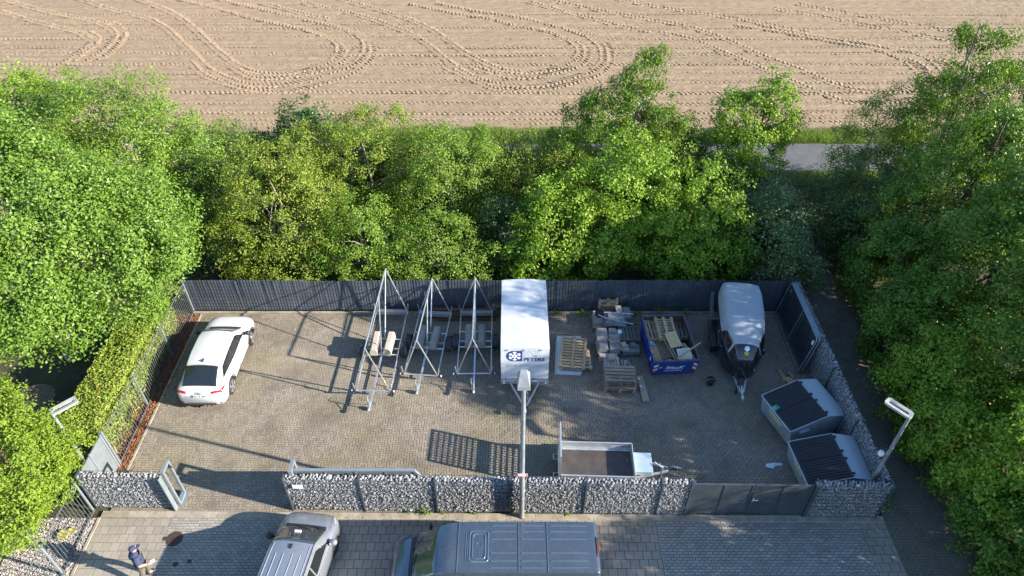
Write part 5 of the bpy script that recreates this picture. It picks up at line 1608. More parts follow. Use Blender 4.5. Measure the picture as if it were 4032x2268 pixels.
MB().cyl((.14, 2.28, 0.06), (.14, 2.28, .66), .025).lathe([(.085, -.025), (.10, 0), (.085, .025)], 14, (.14, 2.28, .1), Matrix.Rotation(math.pi / 2, 3, 'Y')).build("jockey_wheel", m_black, HT)
MB().box((0, 2.97, .40), (.10, .05, .05)).build("coupling_lock", mat("orange_plastic", (.6, .2, .02), .5), HT)
MB().lathe([(.10, 0), (.10, .015), (.02, .02)], 18, (0, 1.56, 1.845), Euler((rad(-50), 0, 0)).to_matrix()).build("badge", m_chrome, HT)
MB().lathe([(.09, 0), (.09, .015), (.02, .02)], 18, (0, 1.68, 1.70), Euler((rad(-55), 0, 0)).to_matrix()).build("badge", mat("yellow_badge", (.62, .38, .03), .4), HT)
for x, z, y in ((.03, 1.3, 1.90), (-.40, 1.0, 1.84), (-.45, .9, 1.80), (-.50, .8, 1.74)):
    MB().box((x, y, z), (.03, .03, .08)).build("catch", m_chrome, HT)
# folded ramp side rails at the rear left
for k in range(3):
    MB().tube([(1.0 + .05 * k, -1.0, .95), (1.05 + .05 * k, -1.5, 1.5), (1.0 + .05 * k, -1.95, 1.55), (1.0 + .05 * k, -1.95, .9)], .022, 6).build("side_rail", m_zincdark, HT)
# ================================================================ TRAILERS AND YARD GOODS
m_zbright = mat("bright_zinc_tube", (0.62, 0.64, 0.66), 0.32, 0.8, var=0.15, scale=6)
m_conc_tan = mat("tan_concrete", (0.42, 0.36, 0.29), 0.9, var=0.12, scale=6, bump=.2, bscale=60)
m_conc_grey = mat("grey_concrete", (0.25, 0.24, 0.225), 0.9, var=0.15, scale=6, bump=.2, bscale=60, stain=(.14, .13, .12), stain_amt=.5)

def along(d):
    return math.atan2(-d[0], d[1])

def rack_trailer(label, rear, front, h, axle_f, hitch_len=0.92):
    rear, front = Vector((*rear, 0)), Vector((*front, 0))
    d = front - rear
    L = d.length
    T = thing("rack_trailer", label, "trailer", rear, along(d), "galvanised tube rack trailers")
    z, w = 0.5, 0.68
    ax = axle_f * L
    for sg in (-1, 1):
        MB().cyl((sg * w, 0, z), (sg * w, L, z), .03, n=10).build("side_tube", m_zbright, T, 40)
        MB().cyl((sg * w, L, z), (0, L, h), .027, n=8).build("front_strut", m_zbright, T, 40)
        MB().cyl((sg * w, 0, z), (0, 0, h), .027, n=8).build("rear_strut", m_zbright, T, 40)
        for yy in (0, L):
            MB().cyl((sg * (w + .02), yy, z), (sg * (w + .07), yy, z + .42), .022, n=8).build("corner_stake", m_zbright, T, 40)
        e = MB().cyl((sg * (w + .02), L, z), (sg * (w + .12), L, z), .045, n=10).build("end_buffer", m_black, T)
        MB().cyl((sg * (w + .12), L, z), (sg * (w + .16), L, z), .04, n=10).build("end_light", m_white, e)
        wheel(T, sg * .83, ax, .31, .19, m_rim)
        mg = MB()
        P = []
        for k in range(11):
            a = rad(k * 18)
            P.append((ax + .37 * math.cos(a), .31 + .37 * math.sin(a)))
        o = len(mg.v)
        vs = []
        for (yy, zz) in P:
            vs += [(sg * .73, yy, zz), (sg * .95, yy, zz), (sg * .95, yy, zz - .025)]
        fs = []
        for k in range(10):
            a, b = k * 3, k * 3 + 3
            fs += [(a, a + 1, b + 1, b), (a + 1, a + 2, b + 2, b + 1)]
        mg.add(vs, fs).build("mudguard", m_trim, T, 40)
    MB().box((0, 0, z - .02), (2 * w + .08, .20, .035)).box((0, .09, z - .08), (2 * w + .08, .02, .13)).build("rear_beam", m_zinc, T)
    MB().cyl((-w - .05, L, z), (w + .05, L, z), .032, n=10).build("front_bar", m_zbright, T, 40)
    for yy in (ax - .45, ax + .45):
        MB().cyl((-w, yy, z), (w, yy, z), .03, n=10).build("cross_bar", m_zbright, T, 40)
    MB().box((0, ax, .36), (1.5, .07, .07)).build("axle", m_zinc, T)
    MB().cyl((0, 0, h), (0, L, h), .03, n=10).build("ridge_tube", m_zbright, T, 40)
    MB().cyl((0, ax - .45, z), (0, .02, h), .024, n=8).build("mast_strut", m_zbright, T, 40)
    MB().cyl((0, ax + .42, z), (0, ax - .55, h), .024, n=8).build("mast_strut", m_zbright, T, 40)
    MB().box((0, ax + .45, z + .03), (.18, .12, .06)).build("drawbar_clamp", m_zinc, T)
    MB().bar((0, ax + .35, z - .05), (0, L + hitch_len - .3, .44), .065, .065).build("drawbar", m_zbright, T)
    MB().cyl((0, L + hitch_len - .35, .46), (0, L + hitch_len, .46), .035).box((0, L + hitch_len, .48), (.085, .15, .09), ch=.02).bar((0, L + hitch_len - .1, .52), (.02, L + hitch_len - .32, .62), .03, .02).build("coupling", m_zinc, T)
    j = MB().cyl((.10, L + hitch_len - .38, .10), (.10, L + hitch_len - .38, .72), .022).tube([(.10, L + hitch_len - .38, .72), (.10, L + hitch_len - .44, .74), (.02, L + hitch_len - .46, .74)], .01, 5).build("jockey_stand", m_zinc, T)
    MB().lathe([(.07, -.03), (.10, -.02), (.10, .02), (.07, .03)], 16, (.10, L + hitch_len - .38, .10), Matrix.Rotation(math.pi / 2, 3, 'Y')).build("jockey_wheel", m_black, j)
    P = [(.05 + .16 * math.sin(a), L + hitch_len - .55 + .12 * math.cos(a), .02 + .42 * abs(math.cos(a * .5)) ** 3) for a in np.linspace(0, 6.28, 18)]
    MB().tube(P, .007, 5).build("cable", m_black, T)
    return T, L, ax
T1, L1, a1 = rack_trailer("tallest longest rack trailer left of the other two, pale blocks on it", (-5.30, 22.79), (-5.46, 18.21), 2.90, .478)
T2, L2, a2 = rack_trailer("middle rack trailer standing askew between two others", (-3.37, 22.67), (-3.66, 19.04), 2.48, .47)
T3, L3, a3 = rack_trailer("straight rack trailer next to the white tarpaulin trailer", (-1.56, 22.72), (-1.52, 19.11), 2.50, .465)
def block(label, T, x, y, m, rz=0.0, g="concrete ballast blocks on the rack trailers"):
    c = T.matrix_basis @ Vector((x, y, 0.53))
    o = thing("concrete_block", label, "concrete block", c, T.rotation_euler.z + rz, g)
    prof = [(-.15, 0), (.15, 0), (.15, .24), (.09, .32), (-.09, .32), (-.15, .24)]
    MB().prism([(px, -.55, pz) for px, pz in prof], (0, 1.1, 0)).build("block", m, o)
    MB().box((0, 0, .3215), (.20, .012, .004)).build("seam", m_conc_grey, o)
block("tan concrete block on the left of the tallest rack trailer", T1, .30, a1, m_conc_tan, .03)
block("tan concrete block on the right of the tallest rack trailer", T1, -.27, a1, m_conc_tan, -.02)
block("grey concrete block on the left of the askew rack trailer", T2, .30, a2, m_conc_grey, .03)
block("grey concrete block on the right of the askew rack trailer", T2, -.27, a2, m_conc_grey, -.04)
block("grey concrete block on the left of the straight rack trailer", T3, .27, a3, m_conc_grey, .0)
block("grey concrete block on the right of the straight rack trailer", T3, -.27, a3, m_conc_grey, .0)
st = tag(link("stone", STONE_ME[3], None, (-6.48, 20.82, .07), (.2, .1, .5), (.14, .12, .10)), "loose grey stone beside the wheel of the tallest rack trailer", "stone")

m_beam = mat("brown_timber", (0.115, 0.068, 0.042), 0.9, var=.3, scale=8, island=.2, bump=.3, bscale=30)
for i, (y, z, x, l) in enumerate([(22.72, .07, -2.0, 2.65), (22.87, .07, -2.1, 2.9), (23.02, .07, -2.05, 2.95), (22.8, .21, -2.1, 2.9), (22.95, .21, -2.0, 2.95), (23.0, .35, -2.1, 2.8)]):
    o = MB().box((0, 0, 0), (l, .14, .13), ch=.008).build("timber_beam", m_beam, None, False, (x, y, z))
    o.rotation_euler = (0, 0, random.Random(i).gauss(0, .008))
    tag(o, "brown timber beam in the stack against the fence behind the rack trailers", "timber beam", "timber beams by the fence")

# ---------------- white tarpaulin trailer
m_tarp = mat("white_tarpaulin", (0.54, 0.57, 0.60), 0.55, 0.0, var=.08, scale=1.4, bump=.12, bscale=5, stain=(.46, .48, .5), stain_amt=.35, stain_scale=.8)
m_navy = mat("navy_print", (0.022, 0.05, 0.22), 0.5, var=.05)
m_paleprint = mat("pale_blue_print", (0.46, 0.52, 0.58), 0.55, var=.05)
TT = thing("tarpaulin_trailer", "white tarpaulin box trailer with blue snowflake emblem and lettering", "trailer", (.50, 20.65, 0), rad(180))
W2, y0, y1, zb, zt = .93, -1.98, 2.0, .72, 2.42
def tarp_pt(u, side):
    return u
tb = MB()
def face_grid(fn, n, m):
    o = len(tb.v)
    for i in range(n + 1):
        for j in range(m + 1):
            tb.v.append(tuple(fn(i / n, j / m)))
    for i in range(n):
        for j in range(m):
            tb.f.append((o + i * (m + 1) + j, o + i * (m + 1) + j + 1, o + (i + 1) * (m + 1) + j + 1, o + (i + 1) * (m + 1) + j))
rg = random.Random(3)
ph = [(rg.uniform(2, 7), rg.uniform(2, 9), rg.uniform(0, 6)) for _ in range(6)]
wv = lambda a, b: sum(math.sin(p * a + q * b + r_) for p, q, r_ in ph) / 6
ridge = lambda a: .075 * (1 - abs(2 * a - 1)) ** .8
face_grid(lambda a, b: (-W2 + 2 * W2 * b, y0 + (y1 - y0) * a, zt + ridge(b) + .02 * wv(a * 2, b * 2) * math.sin(math.pi * b) - .025 * abs(math.sin(a * 4 * math.pi)) ** .5 * 0 - .03 * math.sin(a * math.pi * 4) ** 2 * math.sin(math.pi * b)), 40, 20)
for sg in (-1, 1):
    face_grid(lambda a, b: (sg * (W2 + (.02 * wv(a * 3, b * 2) + .015) * math.sin(math.pi * b)), y0 + (y1 - y0) * a, zb + (zt - zb) * b), 40, 12)
for yy, sg in ((y0, -1), (y1, 1)):
    face_grid(lambda a, b: (-W2 + 2 * W2 * a, yy + sg * (.0015 + .001 * wv(a * 2, b * 3)) * math.sin(math.pi * b), zb + (zt - zb + ridge(a)) * b), 16, 12)
tp = tb.build("tarpaulin", m_tarp, TT, 50)
MB().box((0, 0, .60), (1.84, 3.96, .24)).build("side_boards", m_zinc, TT)
MB().box((0, 0, .46), (1.7, 3.9, .06)).build("chassis", m_zinc, TT)
MB().box((0, 2.02, .56), (1.9, .05, .22), ch=.01).build("front_board", m_zinc, TT)
for sg in (-1, 1):
    wheel(TT, sg * .80, -.3, .32, .2, m_rim)
    wheel(TT, sg * .80, -1.0, .32, .2, m_rim)
    MB().bar((sg * .62, 1.9, .45), (sg * .05, 3.15, .42), .06, .09).build("drawbar", m_zinc, TT)
    MB().cyl((sg * .83, 2.06, .55), (sg * .83, 2.1, .55), .04, n=10).build("front_light", m_white, TT)
    for k in range(9):
        MB().box((sg * (W2 + .03), -1.8 + k * .45, .74), (.02, .04, .06)).build("eyelet", m_zincdark, TT)
for x in (-.7, -.35, .1, .45, .75):
    MB().box((x, 2.03, .75), (.04, .02, .03)).build("eyelet", m_zincdark, TT)
for x in (-.62, .02, .66):
    MB().box((x, 2.022, 2.36), (.035, .02, .07)).build("strap_hook", m_zinc, TT)
MB().box((-.38, 2.052, .62), (.20, .006, .05)).build("sticker", m_white, TT)
MB().cyl((0, 2.9, .44), (0, 3.35, .44), .04).box((0, 3.4, .46), (.10, .16, .10), ch=.02).bar((0, 3.2, .5), (.0, 2.85, .70), .04, .03).build("coupling", m_zinc, TT)
j = MB().cyl((-.1, 2.85, .1), (-.1, 2.85, .85), .03).tube([(-.1, 2.85, .85), (-.1, 2.8, .88), (.08, 2.75, .88)], .012, 5).build("jockey_stand", m_zinc, TT)
MB().lathe([(.07, -.03), (.11, -.02), (.11, .02), (.07, .03)], 16, (-.1, 2.85, .11), Matrix.Rotation(math.pi / 2, 3, 'Y')).build("jockey_wheel", m_black, j)
MB().lathe([(.02, -.03), (.03, 0), (.02, .03)], 10, (.1, 2.75, .9)).build("crank_knob", m_red, j)
# emblem: box with rounded left end; on the face the picture-left is local +x
yf = y1 + .0035
em = [(-.02, -.29), (-.02, .29)]
for k in range(13):
    a = rad(90 + 180 * k / 12)
    em.append((.32 - .0 - .28 * math.cos(a), .29 * math.sin(a)))
em = [(x, z) for x, z in em]
cx0, cz0 = .10, 2.02
pts = [(cx0 + .02 + x, yf, cz0 + z) for x, z in em]
eb = MB().prism(pts, (0, .004, 0)).build("emblem", m_navy, TT)
ecx = cx0 + .30
fl = None
for k in range(6):
    a = rad(90 + 60 * k)
    c, s_ = math.cos(a), math.sin(a)
    q = lambda r_, t_: (ecx + r_ * c - t_ * s_, yf + .009, cz0 + r_ * s_ + t_ * c)
    arm = MB().bar(q(.085, 0), q(.245, 0), .042, .006, (0, 1, 0))
    for rr_, ll in ((.14, .075), (.19, .055)):
        for sg in (-1, 1):
            p0, p1 = q(rr_ - .0, 0), q(rr_ + ll * .75, sg * ll)
            arm.bar((p0[0], p0[1] + .002, p0[2]), (p1[0], p1[1] + .002, p1[2]), .03, .006, (0, 1, 0))
    arm.build("snowflake_arm", m_white, eb)
MB().cyl((ecx, yf + .004, cz0), (ecx, yf + .0105, cz0), .095, n=20).build("snowflake_hub", m_white, eb)
link("emblem_letter", text_mesh("P", .12, m_navy, .002, 'CENTER', .002), eb, (ecx, yf + .0125, cz0 - .042), (rad(90), 0, rad(180)))
link("lettering", text_mesh("PETERS", .275, m_navy, .001, 'LEFT', .010, sx=.93), TT, (.055, yf + .0015, 1.735), (rad(90), 0, rad(180)))
link("pale_lettering", text_mesh("KLIMA", .25, m_paleprint, .0008, 'LEFT', .004, sx=1.0), TT, (.055, yf + .0015, 1.96), (rad(90), 0, rad(180)))
link("pale_lettering", text_mesh("KÄLTE", .22, m_paleprint, .0008, 'LEFT', .004, sx=1.0), TT, (.055, yf + .0015, 2.17), (rad(90), 0, rad(180)))
link("small_lettering", text_mesh("KÄLTETECHNIK · KLIMATECHNIK · LUFTTECHNIK", .075, m_faint, .001, 'CENTER', .001, sx=.82), TT, (0, yf + .006, 1.50), (rad(90), 0, rad(180)))
for k, (x, l) in enumerate(((.62, .2), (.40, .18), (.12, .26), (-.2, .28), (-.55, .32))):
    MB().box((x, yf + .006, 1.43), (l, .003, .022)).build("small_print", m_faint, TT)

# ---------------- pallets
m_pal_new = mat("pale_pallet_wood", (0.42, 0.31, 0.185), 0.85, var=.2, scale=5, island=.22, bump=.2, bscale=40)
m_pal_old = mat("weathered_pallet_wood", (0.23, 0.18, 0.135), 0.9, var=.25, scale=5, island=.25, bump=.2, bscale=40)
m_pal_dark = mat("grey_pallet_wood", (0.12, 0.11, 0.10), 0.9, var=.25, scale=5, island=.25)
def pallet(label, loc, rot, m, w=1.2, d=.8, n_top=5, group="wooden pallets", n_str=3, flip=False, h=.144, bw=None):
    """local x = length of deck boards (w), y across (d)"""
    P = thing("pallet", label, "pallet", loc, 0, group, tilt=rot)
    s = -1 if flip else 1
    Z = lambda z: (h - z) if flip else z
    r = random.Random(zlib.crc32(label.encode()) % 999)
    bw = bw or d / n_top * .74
    me = MB().box((0, 0, 0), (w, bw, .022)).mesh("deck_board", m)
    for i in range(n_top):
        link("deck_board", me, P, (r.gauss(0, .006), -d / 2 + bw / 2 + i * (d - bw) / (n_top - 1), Z(h - .011)), (0, 0, r.gauss(0, .008)))
    ms = MB().box((0, 0, 0), (.10, d, .020)).mesh("stringer_board", m)
    mb_ = MB().box((0, 0, 0), (.10, .12, .078)).mesh("block", m)
    for k in range(n_str):
        x = -w / 2 + .05 + k * (w - .10) / (n_str - 1)
        link("stringer_board", ms, P, (x, 0, Z(h - .033)))
        for yy in (-d / 2 + .06, 0, d / 2 - .06):
            link("block", mb_, P, (x, yy, Z(h - .083)))
        link("bottom_board", ms, P, (x, 0, Z(.0105)))
    return P
# two white panels with the pale pallets on top
m_panel = mat("white_blue_panel", (0.60, 0.68, 0.74), 0.35, 0.3, var=.06)
for i, (x, y, rz, z) in enumerate(((2.36, 20.52, -.07, .025), (2.40, 20.56, -.05, .085))):
    o = thing("insulated_panel", ("lower" if i == 0 else "upper") + " white sheet panel lying under the pale pallet", "panel", (x, y, z), rz)
    MB().box((0, 0, 0), (1.06, 2.1, .05), ch=.006).build("sheet", m_panel, o)
    MB().box((-.50, 0, .027), (.05, 2.06, .006)).build("edge_trim", m_zinc, o)
pallet("long pale pallet lying upside down beside the tarpaulin trailer", (2.55, 20.40, .27), (0, 0, rad(90 - 7)), m_pal_new, 1.72, 1.08, 3, n_str=11, flip=False, bw=.11)
pallet("pale pallet under the long one beside the tarpaulin trailer", (2.72, 20.15, .115), (0, 0, rad(2)), m_pal_new, 1.1, 1.1, 6)
pallet("small weathered pallet standing upright against the fence", (4.25, 23.12, .50), (rad(81), 0, 0), m_pal_old, .86, .82, 4)
for i, (dx, dy, a) in enumerate(((0, 0, 0), (.02, -.02, .01), (-.01, .03, -.01), (.03, 0, .02), (-.02, -.03, .0))):
    pallet(["bottom", "second lowest", "middle", "second highest", "topmost"][i] + " pallet of the low stack before the concrete slabs", (4.33 + dx, 18.95 + dy, i * .146), (0, 0, -.05 + a), m_pal_old if i > 1 else m_pal_new, 1.22, .84, 5)

# ---------------- slab and block heaps
m_slabgrey = mat("grey_garden_slab", (0.27, 0.26, 0.25), 0.9, var=.15, scale=7, island=.22, bump=.2, bscale=60)
m_slabtan = mat("tan_garden_slab", (0.38, 0.33, 0.28), 0.9, var=.15, scale=7, island=.15, bump=.2, bscale=60)
m_slabdark = mat("dark_garden_slab", (0.16, 0.165, 0.165), 0.9, var=.2, scale=7, island=.2)
def slab(label, x, y, z, w, d, h, rz=0.0, m=None, tilt=(0, 0), group="concrete slabs heaped on pallets by the fence"):
    o = MB().box((0, 0, 0), (w, d, h), ch=.008).build("concrete_slab", m or m_slabgrey, None, False, (x, y, z))
    o.rotation_euler = (tilt[0], tilt[1], rz)
    return tag(o, label, "concrete slab", group, "thing")
LV = ["lowest", "second", "third", "fourth", "fifth", "sixth", "seventh", "topmost"]
def nth(k, n):
    return "topmost" if k == n - 1 else "lowest" if k == 0 else LV[k] + " from below"
pallet("dark pallet under the rear concrete slabs", (4.0, 22.40, 0), (0, 0, .02), m_pal_dark, .95, .9, 5)
pallet("dark pallet under the front concrete slabs", (4.05, 20.95, 0), (0, 0, .02), m_pal_dark, 1.05, .95, 5)
pallet("dark pallet under the right concrete slabs", (4.98, 20.85, 0), (0, 0, .01), m_pal_dark, .8, .8, 5)
r = random.Random(12)
for k in range(4):      # rear stack, two columns
    slab("grey slab, %s of the left column under the wheelbarrow" % nth(k, 4), 3.73 + r.gauss(0, .012), 22.42 + r.gauss(0, .01), .19 + k * .085, .36, .78, .08, r.gauss(0, .02), m_slabgrey)
    slab("grey slab, %s of the right column under the wheelbarrow" % nth(k, 4), 4.16 + r.gauss(0, .012), 22.44 + r.gauss(0, .01), .19 + k * .085, .46, .74, .08, r.gauss(0, .02), m_slabtan if k == 3 else m_slabgrey)
for k in range(5):      # right rear: hollow grey blocks
    slab("dark grey concrete block, %s in the stack behind the wheelbarrow" % nth(k, 5), 4.88 + r.gauss(0, .01), 22.55, .07 + k * .13, .58, .62, .12, r.gauss(0, .02), m_slabdark)
slab("pale block on the dark block stack behind the wheelbarrow", 4.66, 22.70, .71, .24, .30, .12, .05, m_slabtan)
slab("second pale block on the dark block stack behind the wheelbarrow", 4.68, 22.46, .70, .26, .16, .10, .0, m_slabtan)
for k in range(8):      # front stack, uneven
    for j, (x, y, w, d) in enumerate(((3.80, 21.08, .46, .42), (4.30, 21.05, .50, .40), (3.82, 20.68, .42, .34), (4.28, 20.66, .48, .34))):
        if (j < 2 and k < 8) or (j >= 2 and k < 4):
            slab("grey slab, %s of the %s column in the front slab heap" % (nth(k, 8 if j < 2 else 4), ("rear left", "rear right", "front left", "front right")[j]), x + r.gauss(0, .02), y + r.gauss(0, .02), .19 + k * .085, w * r.uniform(.85, 1), d, .078, r.gauss(0, .05), r.choice([m_slabgrey, m_slabgrey, m_slabtan]))
slab("pale square slab on top of the front slab heap", 3.78, 21.10, .875, .40, .44, .06, .04, m_slabgrey, (0, .03))
slab("small near-white block on top of the front slab heap", 4.52, 21.10, .885, .16, .18, .07, .02, m_panel)
slab("dark slab on top of the front slab heap", 4.22, 21.16, .885, .30, .26, .07, .03, m_slabdark)
for k in range(2):
    slab("%s dark slab on the right pallet of the slab heap" % ("lower", "upper")[k], 4.98 + r.gauss(0, .02), 20.72, .19 + k * .085, .72, .46, .08, r.gauss(0, .03), m_slabdark)
slab("tilted pale block on the right side of the slab heap", 4.70, 20.78, .42, .24, .26, .12, .5, m_slabtan, (.1, .2))
slab("pale block below the tilted block on the slab heap", 4.72, 20.68, .33, .34, .26, .1, .08, m_slabtan)
slab("dark square block on the right edge of the slab heap", 5.10, 20.80, .38, .24, .24, .12, .1, m_slabdark)
pallet("dark wooden pallet lying on the right of the slab heap", (5.0, 21.45, .30), (0, 0, 1.6), m_pal_dark, .8, .85, 6)
for k in range(3):
    slab("%s grey block course at the front foot of the slab heap" % ("lowest", "middle", "top")[k], 4.02, 20.32, .05 + k * .095, .75, .22, .09, 0.0, m_slabgrey)
# pale clinker stack with one square block on it
for k in range(4):
    for i in range(5):
        slab("pale clinker brick, %s layer, %s from the left in the square stack" % (("lowest", "second", "third", "top")[k], ("first", "second", "third", "fourth", "fifth")[i]), 3.83 + i * .125, 19.78 + r.gauss(0, .008), .07 + k * .125, .115, .50, .12, r.gauss(0, .015), m_slabgrey, group="clinker bricks stacked behind the low pallet stack")
slab("tan square block on top of the clinker stack", 4.07, 19.88, .63, .26, .26, .12, .04, m_slabtan)
slab("second square block under the tan one on the clinker stack", 4.06, 19.88, .56, .28, .28, .06, .0, m_slabgrey)
for i, (x, y, z, a) in enumerate(((4.52, 19.86, .30, .12), (4.64, 19.82, .32, -.1), (4.76, 19.88, .30, .3), (4.55, 19.66, .22, -.3), (4.72, 19.64, .22, .2), (4.86, 19.72, .2, .0), (4.6, 19.75, .12, .0), (4.8, 19.75, .1, .1))):
    slab("loose clinker brick, %s of the jumble right of the clinker stack" % ("rear left", "rear middle", "rear right", "front left", "front middle", "front right", "buried left", "buried right")[i], x, y, z, .10, .30, .10, a, m_slabgrey, (r.gauss(0, .12), r.gauss(0, .12)), group="loose clinker bricks")
pallet("dark pallet under the clinker bricks", (4.35, 19.78, -.02), (0, 0, 0), m_pal_dark, 1.15, .55, 5, h=.05)

# wheelbarrow lying upside down on the heap
WB = thing("wheelbarrow", "wheelbarrow turned over on the concrete slabs", "wheelbarrow", (4.45, 22.15, .52), rad(-8))
m_tray = mat("worn_blue_grey_tray", (0.20, 0.25, 0.29), 0.4, 0.5, var=.2, scale=6, stain=(.4, .42, .42), stain_amt=.7, stain_scale=7)
tr = MB()
bt = [(-.30, -.25, .22), (.35, -.22, .24), (.35, .22, .24), (-.30, .25, .22)]
tp_ = [(-.48, -.36, .0), (.52, -.30, .0), (.52, .30, .0), (-.48, .36, .0)]
tr.add(bt + tp_, [(0, 1, 2, 3), (0, 4, 5, 1), (1, 5, 6, 2), (2, 6, 7, 3), (3, 7, 4, 0)])
tr.tube(tp_, .014, 6, True)
tr.build("tray", m_tray, WB)
for sg in (-1, 1):
    MB().tube([(-.72, sg * .06, .30), (-.3, sg * .2, .26), (.4, sg * .28, .22), (.95, sg * .32, .18)], .018, 8).build("handle_tube", m_zbright, WB)
    MB().tube([(.25, sg * .24, .24), (.35, sg * .26, .55), (.15, sg * .22, .5), (-.05, sg * .2, .28)], .015, 6).build("leg", m_zincdark, WB)
    MB().tube([(.8, sg * .31, .19), (.96, sg * .32, .18)], .023, 8).build("grip", m_black, WB)
tw = MB().lathe([(.12, -.04), (.17, -.045), (.20, -.02), (.20, .02), (.17, .045), (.12, .04)], 20, (-.68, 0, .34), Matrix.Rotation(rad(62), 3, 'X')).build("wheel", m_black, WB, 40)
MB().lathe([(.12, -.02), (.12, .02), (.03, .035), (.03, -.035)], 16, (-.68, 0, .34), Matrix.Rotation(rad(62), 3, 'X')).build("rim", mat("cream_rim", (.45, .43, .36), .5), tw)

# long cardboard box on the ground
m_card = mat("cardboard", (0.40, 0.28, 0.165), 0.9, var=.12, scale=4)
m_tape = mat("blue_tape", (0.10, 0.28, 0.50), 0.4, var=.1)
CB2 = thing("cardboard_box", "long flat cardboard box with blue tape on the ground before the skip", "cardboard box", (5.26, 18.70, 0), rad(4))
MB().box((0, 0, .05), (.26, 1.32, .09), ch=.01).build("box", m_card, CB2)
for yy, w_ in ((-.63, .05), (-.13, .05)):
    MB().box((0, yy, .0975), (.27, w_, .006)).build("tape", m_tape, CB2)
for yy in (.10, .50):
    MB().box((-.06, yy, .0972), (.08, .10, .005)).build("sticker", m_white, CB2)
MB().box((-.02, .30, .0972), (.04, .26, .004), (0, 0, .15)).build("tape", m_tape, CB2)

# ---------------- blue skip
m_skip = mat("blue_skip_paint", (0.012, 0.055, 0.30), 0.4, 0.1, var=.15, scale=3, stain=(.05, .07, .12), stain_amt=.6, stain_scale=2.5)
m_rust = mat("rusty_skip_inside", (0.085, 0.045, 0.03), 0.9, 0.2, var=.35, scale=5, stain=(.16, .075, .04), stain_amt=.8, stain_scale=3)
SK = thing("skip", "blue open skip filled with waste wood", "skip", (6.53, 20.65, 0), rad(3.5))
WS, LS, HS = .93, 1.34, 1.0
def skip_wall(pts_out, pts_in, m1, m2):
    o = MB().poly(*pts_out).build("side_wall", m1, SK)
    MB().poly(*pts_in).build("inner_face", m2, o)
ob = [(-WS + .05, -LS + .18, .05), (WS - .05, -LS + .18, .05), (WS - .05, LS - .18, .05), (-WS + .05, LS - .18, .05)]
ot = [(-WS, -LS, HS), (WS, -LS, HS), (WS, LS, HS), (-WS, LS, HS)]
k_ = .05
ib = [(-WS + .10, -LS + .24, .10), (WS - .10, -LS + .24, .10), (WS - .10, LS - .24, .10), (-WS + .10, LS - .24, .10)]
it = [(-WS + k_, -LS + k_, HS), (WS - k_, -LS + k_, HS), (WS - k_, LS - k_, HS), (-WS + k_, LS - k_, HS)]
for a in range(4):
    b2 = (a + 1) % 4
    skip_wall([ob[a], ob[b2], ot[b2], ot[a]], [ib[a], it[a], it[b2], ib[b2]], m_skip, m_rust)
MB().poly(*ib).build("floor", m_rust, SK)
rim_ = MB()
for a in range(4):
    b2 = (a + 1) % 4
    rim_.bar((Vector(ot[a]) + Vector(it[a])) / 2, (Vector(ot[b2]) + Vector(it[b2])) / 2, .07, .06)
rim_.build("rim", mat("worn_skip_rim", (.12, .10, .10), .7, .2, var=.4, scale=9, stain=(.03, .05, .25), stain_amt=.8, stain_scale=4), SK)
for yy in (-.7, 0, .7):
    for sg in (-1, 1):
        MB().bar((sg * (WS - .04), yy, .08), (sg * (WS + .005), yy, HS - .05), .06, .05, (0, 1, 0)).build("wall_rib", m_skip, SK)
for sg in (-1, 1):
    MB().box((sg * .5, 0, .025), (.12, 2.2, .05)).build("runner", m_rust, SK)
    MB().lathe([(.10, 0), (.11, .008), (.0, .01)], 20, (-WS + .012, -.75, .62), Euler((0, rad(-90), 0)).to_matrix()).build("round_sticker", m_white, SK) if sg < 0 else None
fn = (Vector(ob[1]) - Vector(ob[0])).cross(Vector(ot[0]) - Vector(ob[0])).normalized()
def front_pt(x, t):
    """point on the sloping front face: x across, t up 0..1"""
    return Vector((x, -LS + .18 - .18 * t, .05 + (HS - .05) * t)) + Vector((0, -.008, -.003))
fa = math.atan2(.18, HS - .05)
for x0 in (-.80, .80):
    for k in range(4):
        t0, t1 = .22 + k * .14, .22 + (k + 1) * .14
        dxs = .05 if x0 < 0 else -.05
        p = [front_pt(x0 - .085, t0 - dxs), front_pt(x0 + .085, t0 + dxs), front_pt(x0 + .085, t1 + dxs), front_pt(x0 - .085, t1 - dxs)]
        MB().prism(p, (0, -.004, 0)).build("warning_stripe", m_red if k % 2 == 0 else m_white, SK)
p_ = front_pt(-.42, .42)
link("lettering", text_mesh("RiecK", .30, m_white, .002, 'LEFT', .008, .35, 1.05), SK, p_, (rad(90) + fa, 0, 0))
p_ = front_pt(-.44, .25)
link("small_lettering", text_mesh("0 451/477790-0", .125, m_white, .002, 'LEFT', .002, 0, .95), SK, p_, (rad(90) + fa, 0, 0))
MB().prism([front_pt(-.60, .50), front_pt(-.52, .56), front_pt(-.60, .62), front_pt(-.68, .56)], (0, -.004, 0)).build("diamond_mark", m_paleprint, SK)
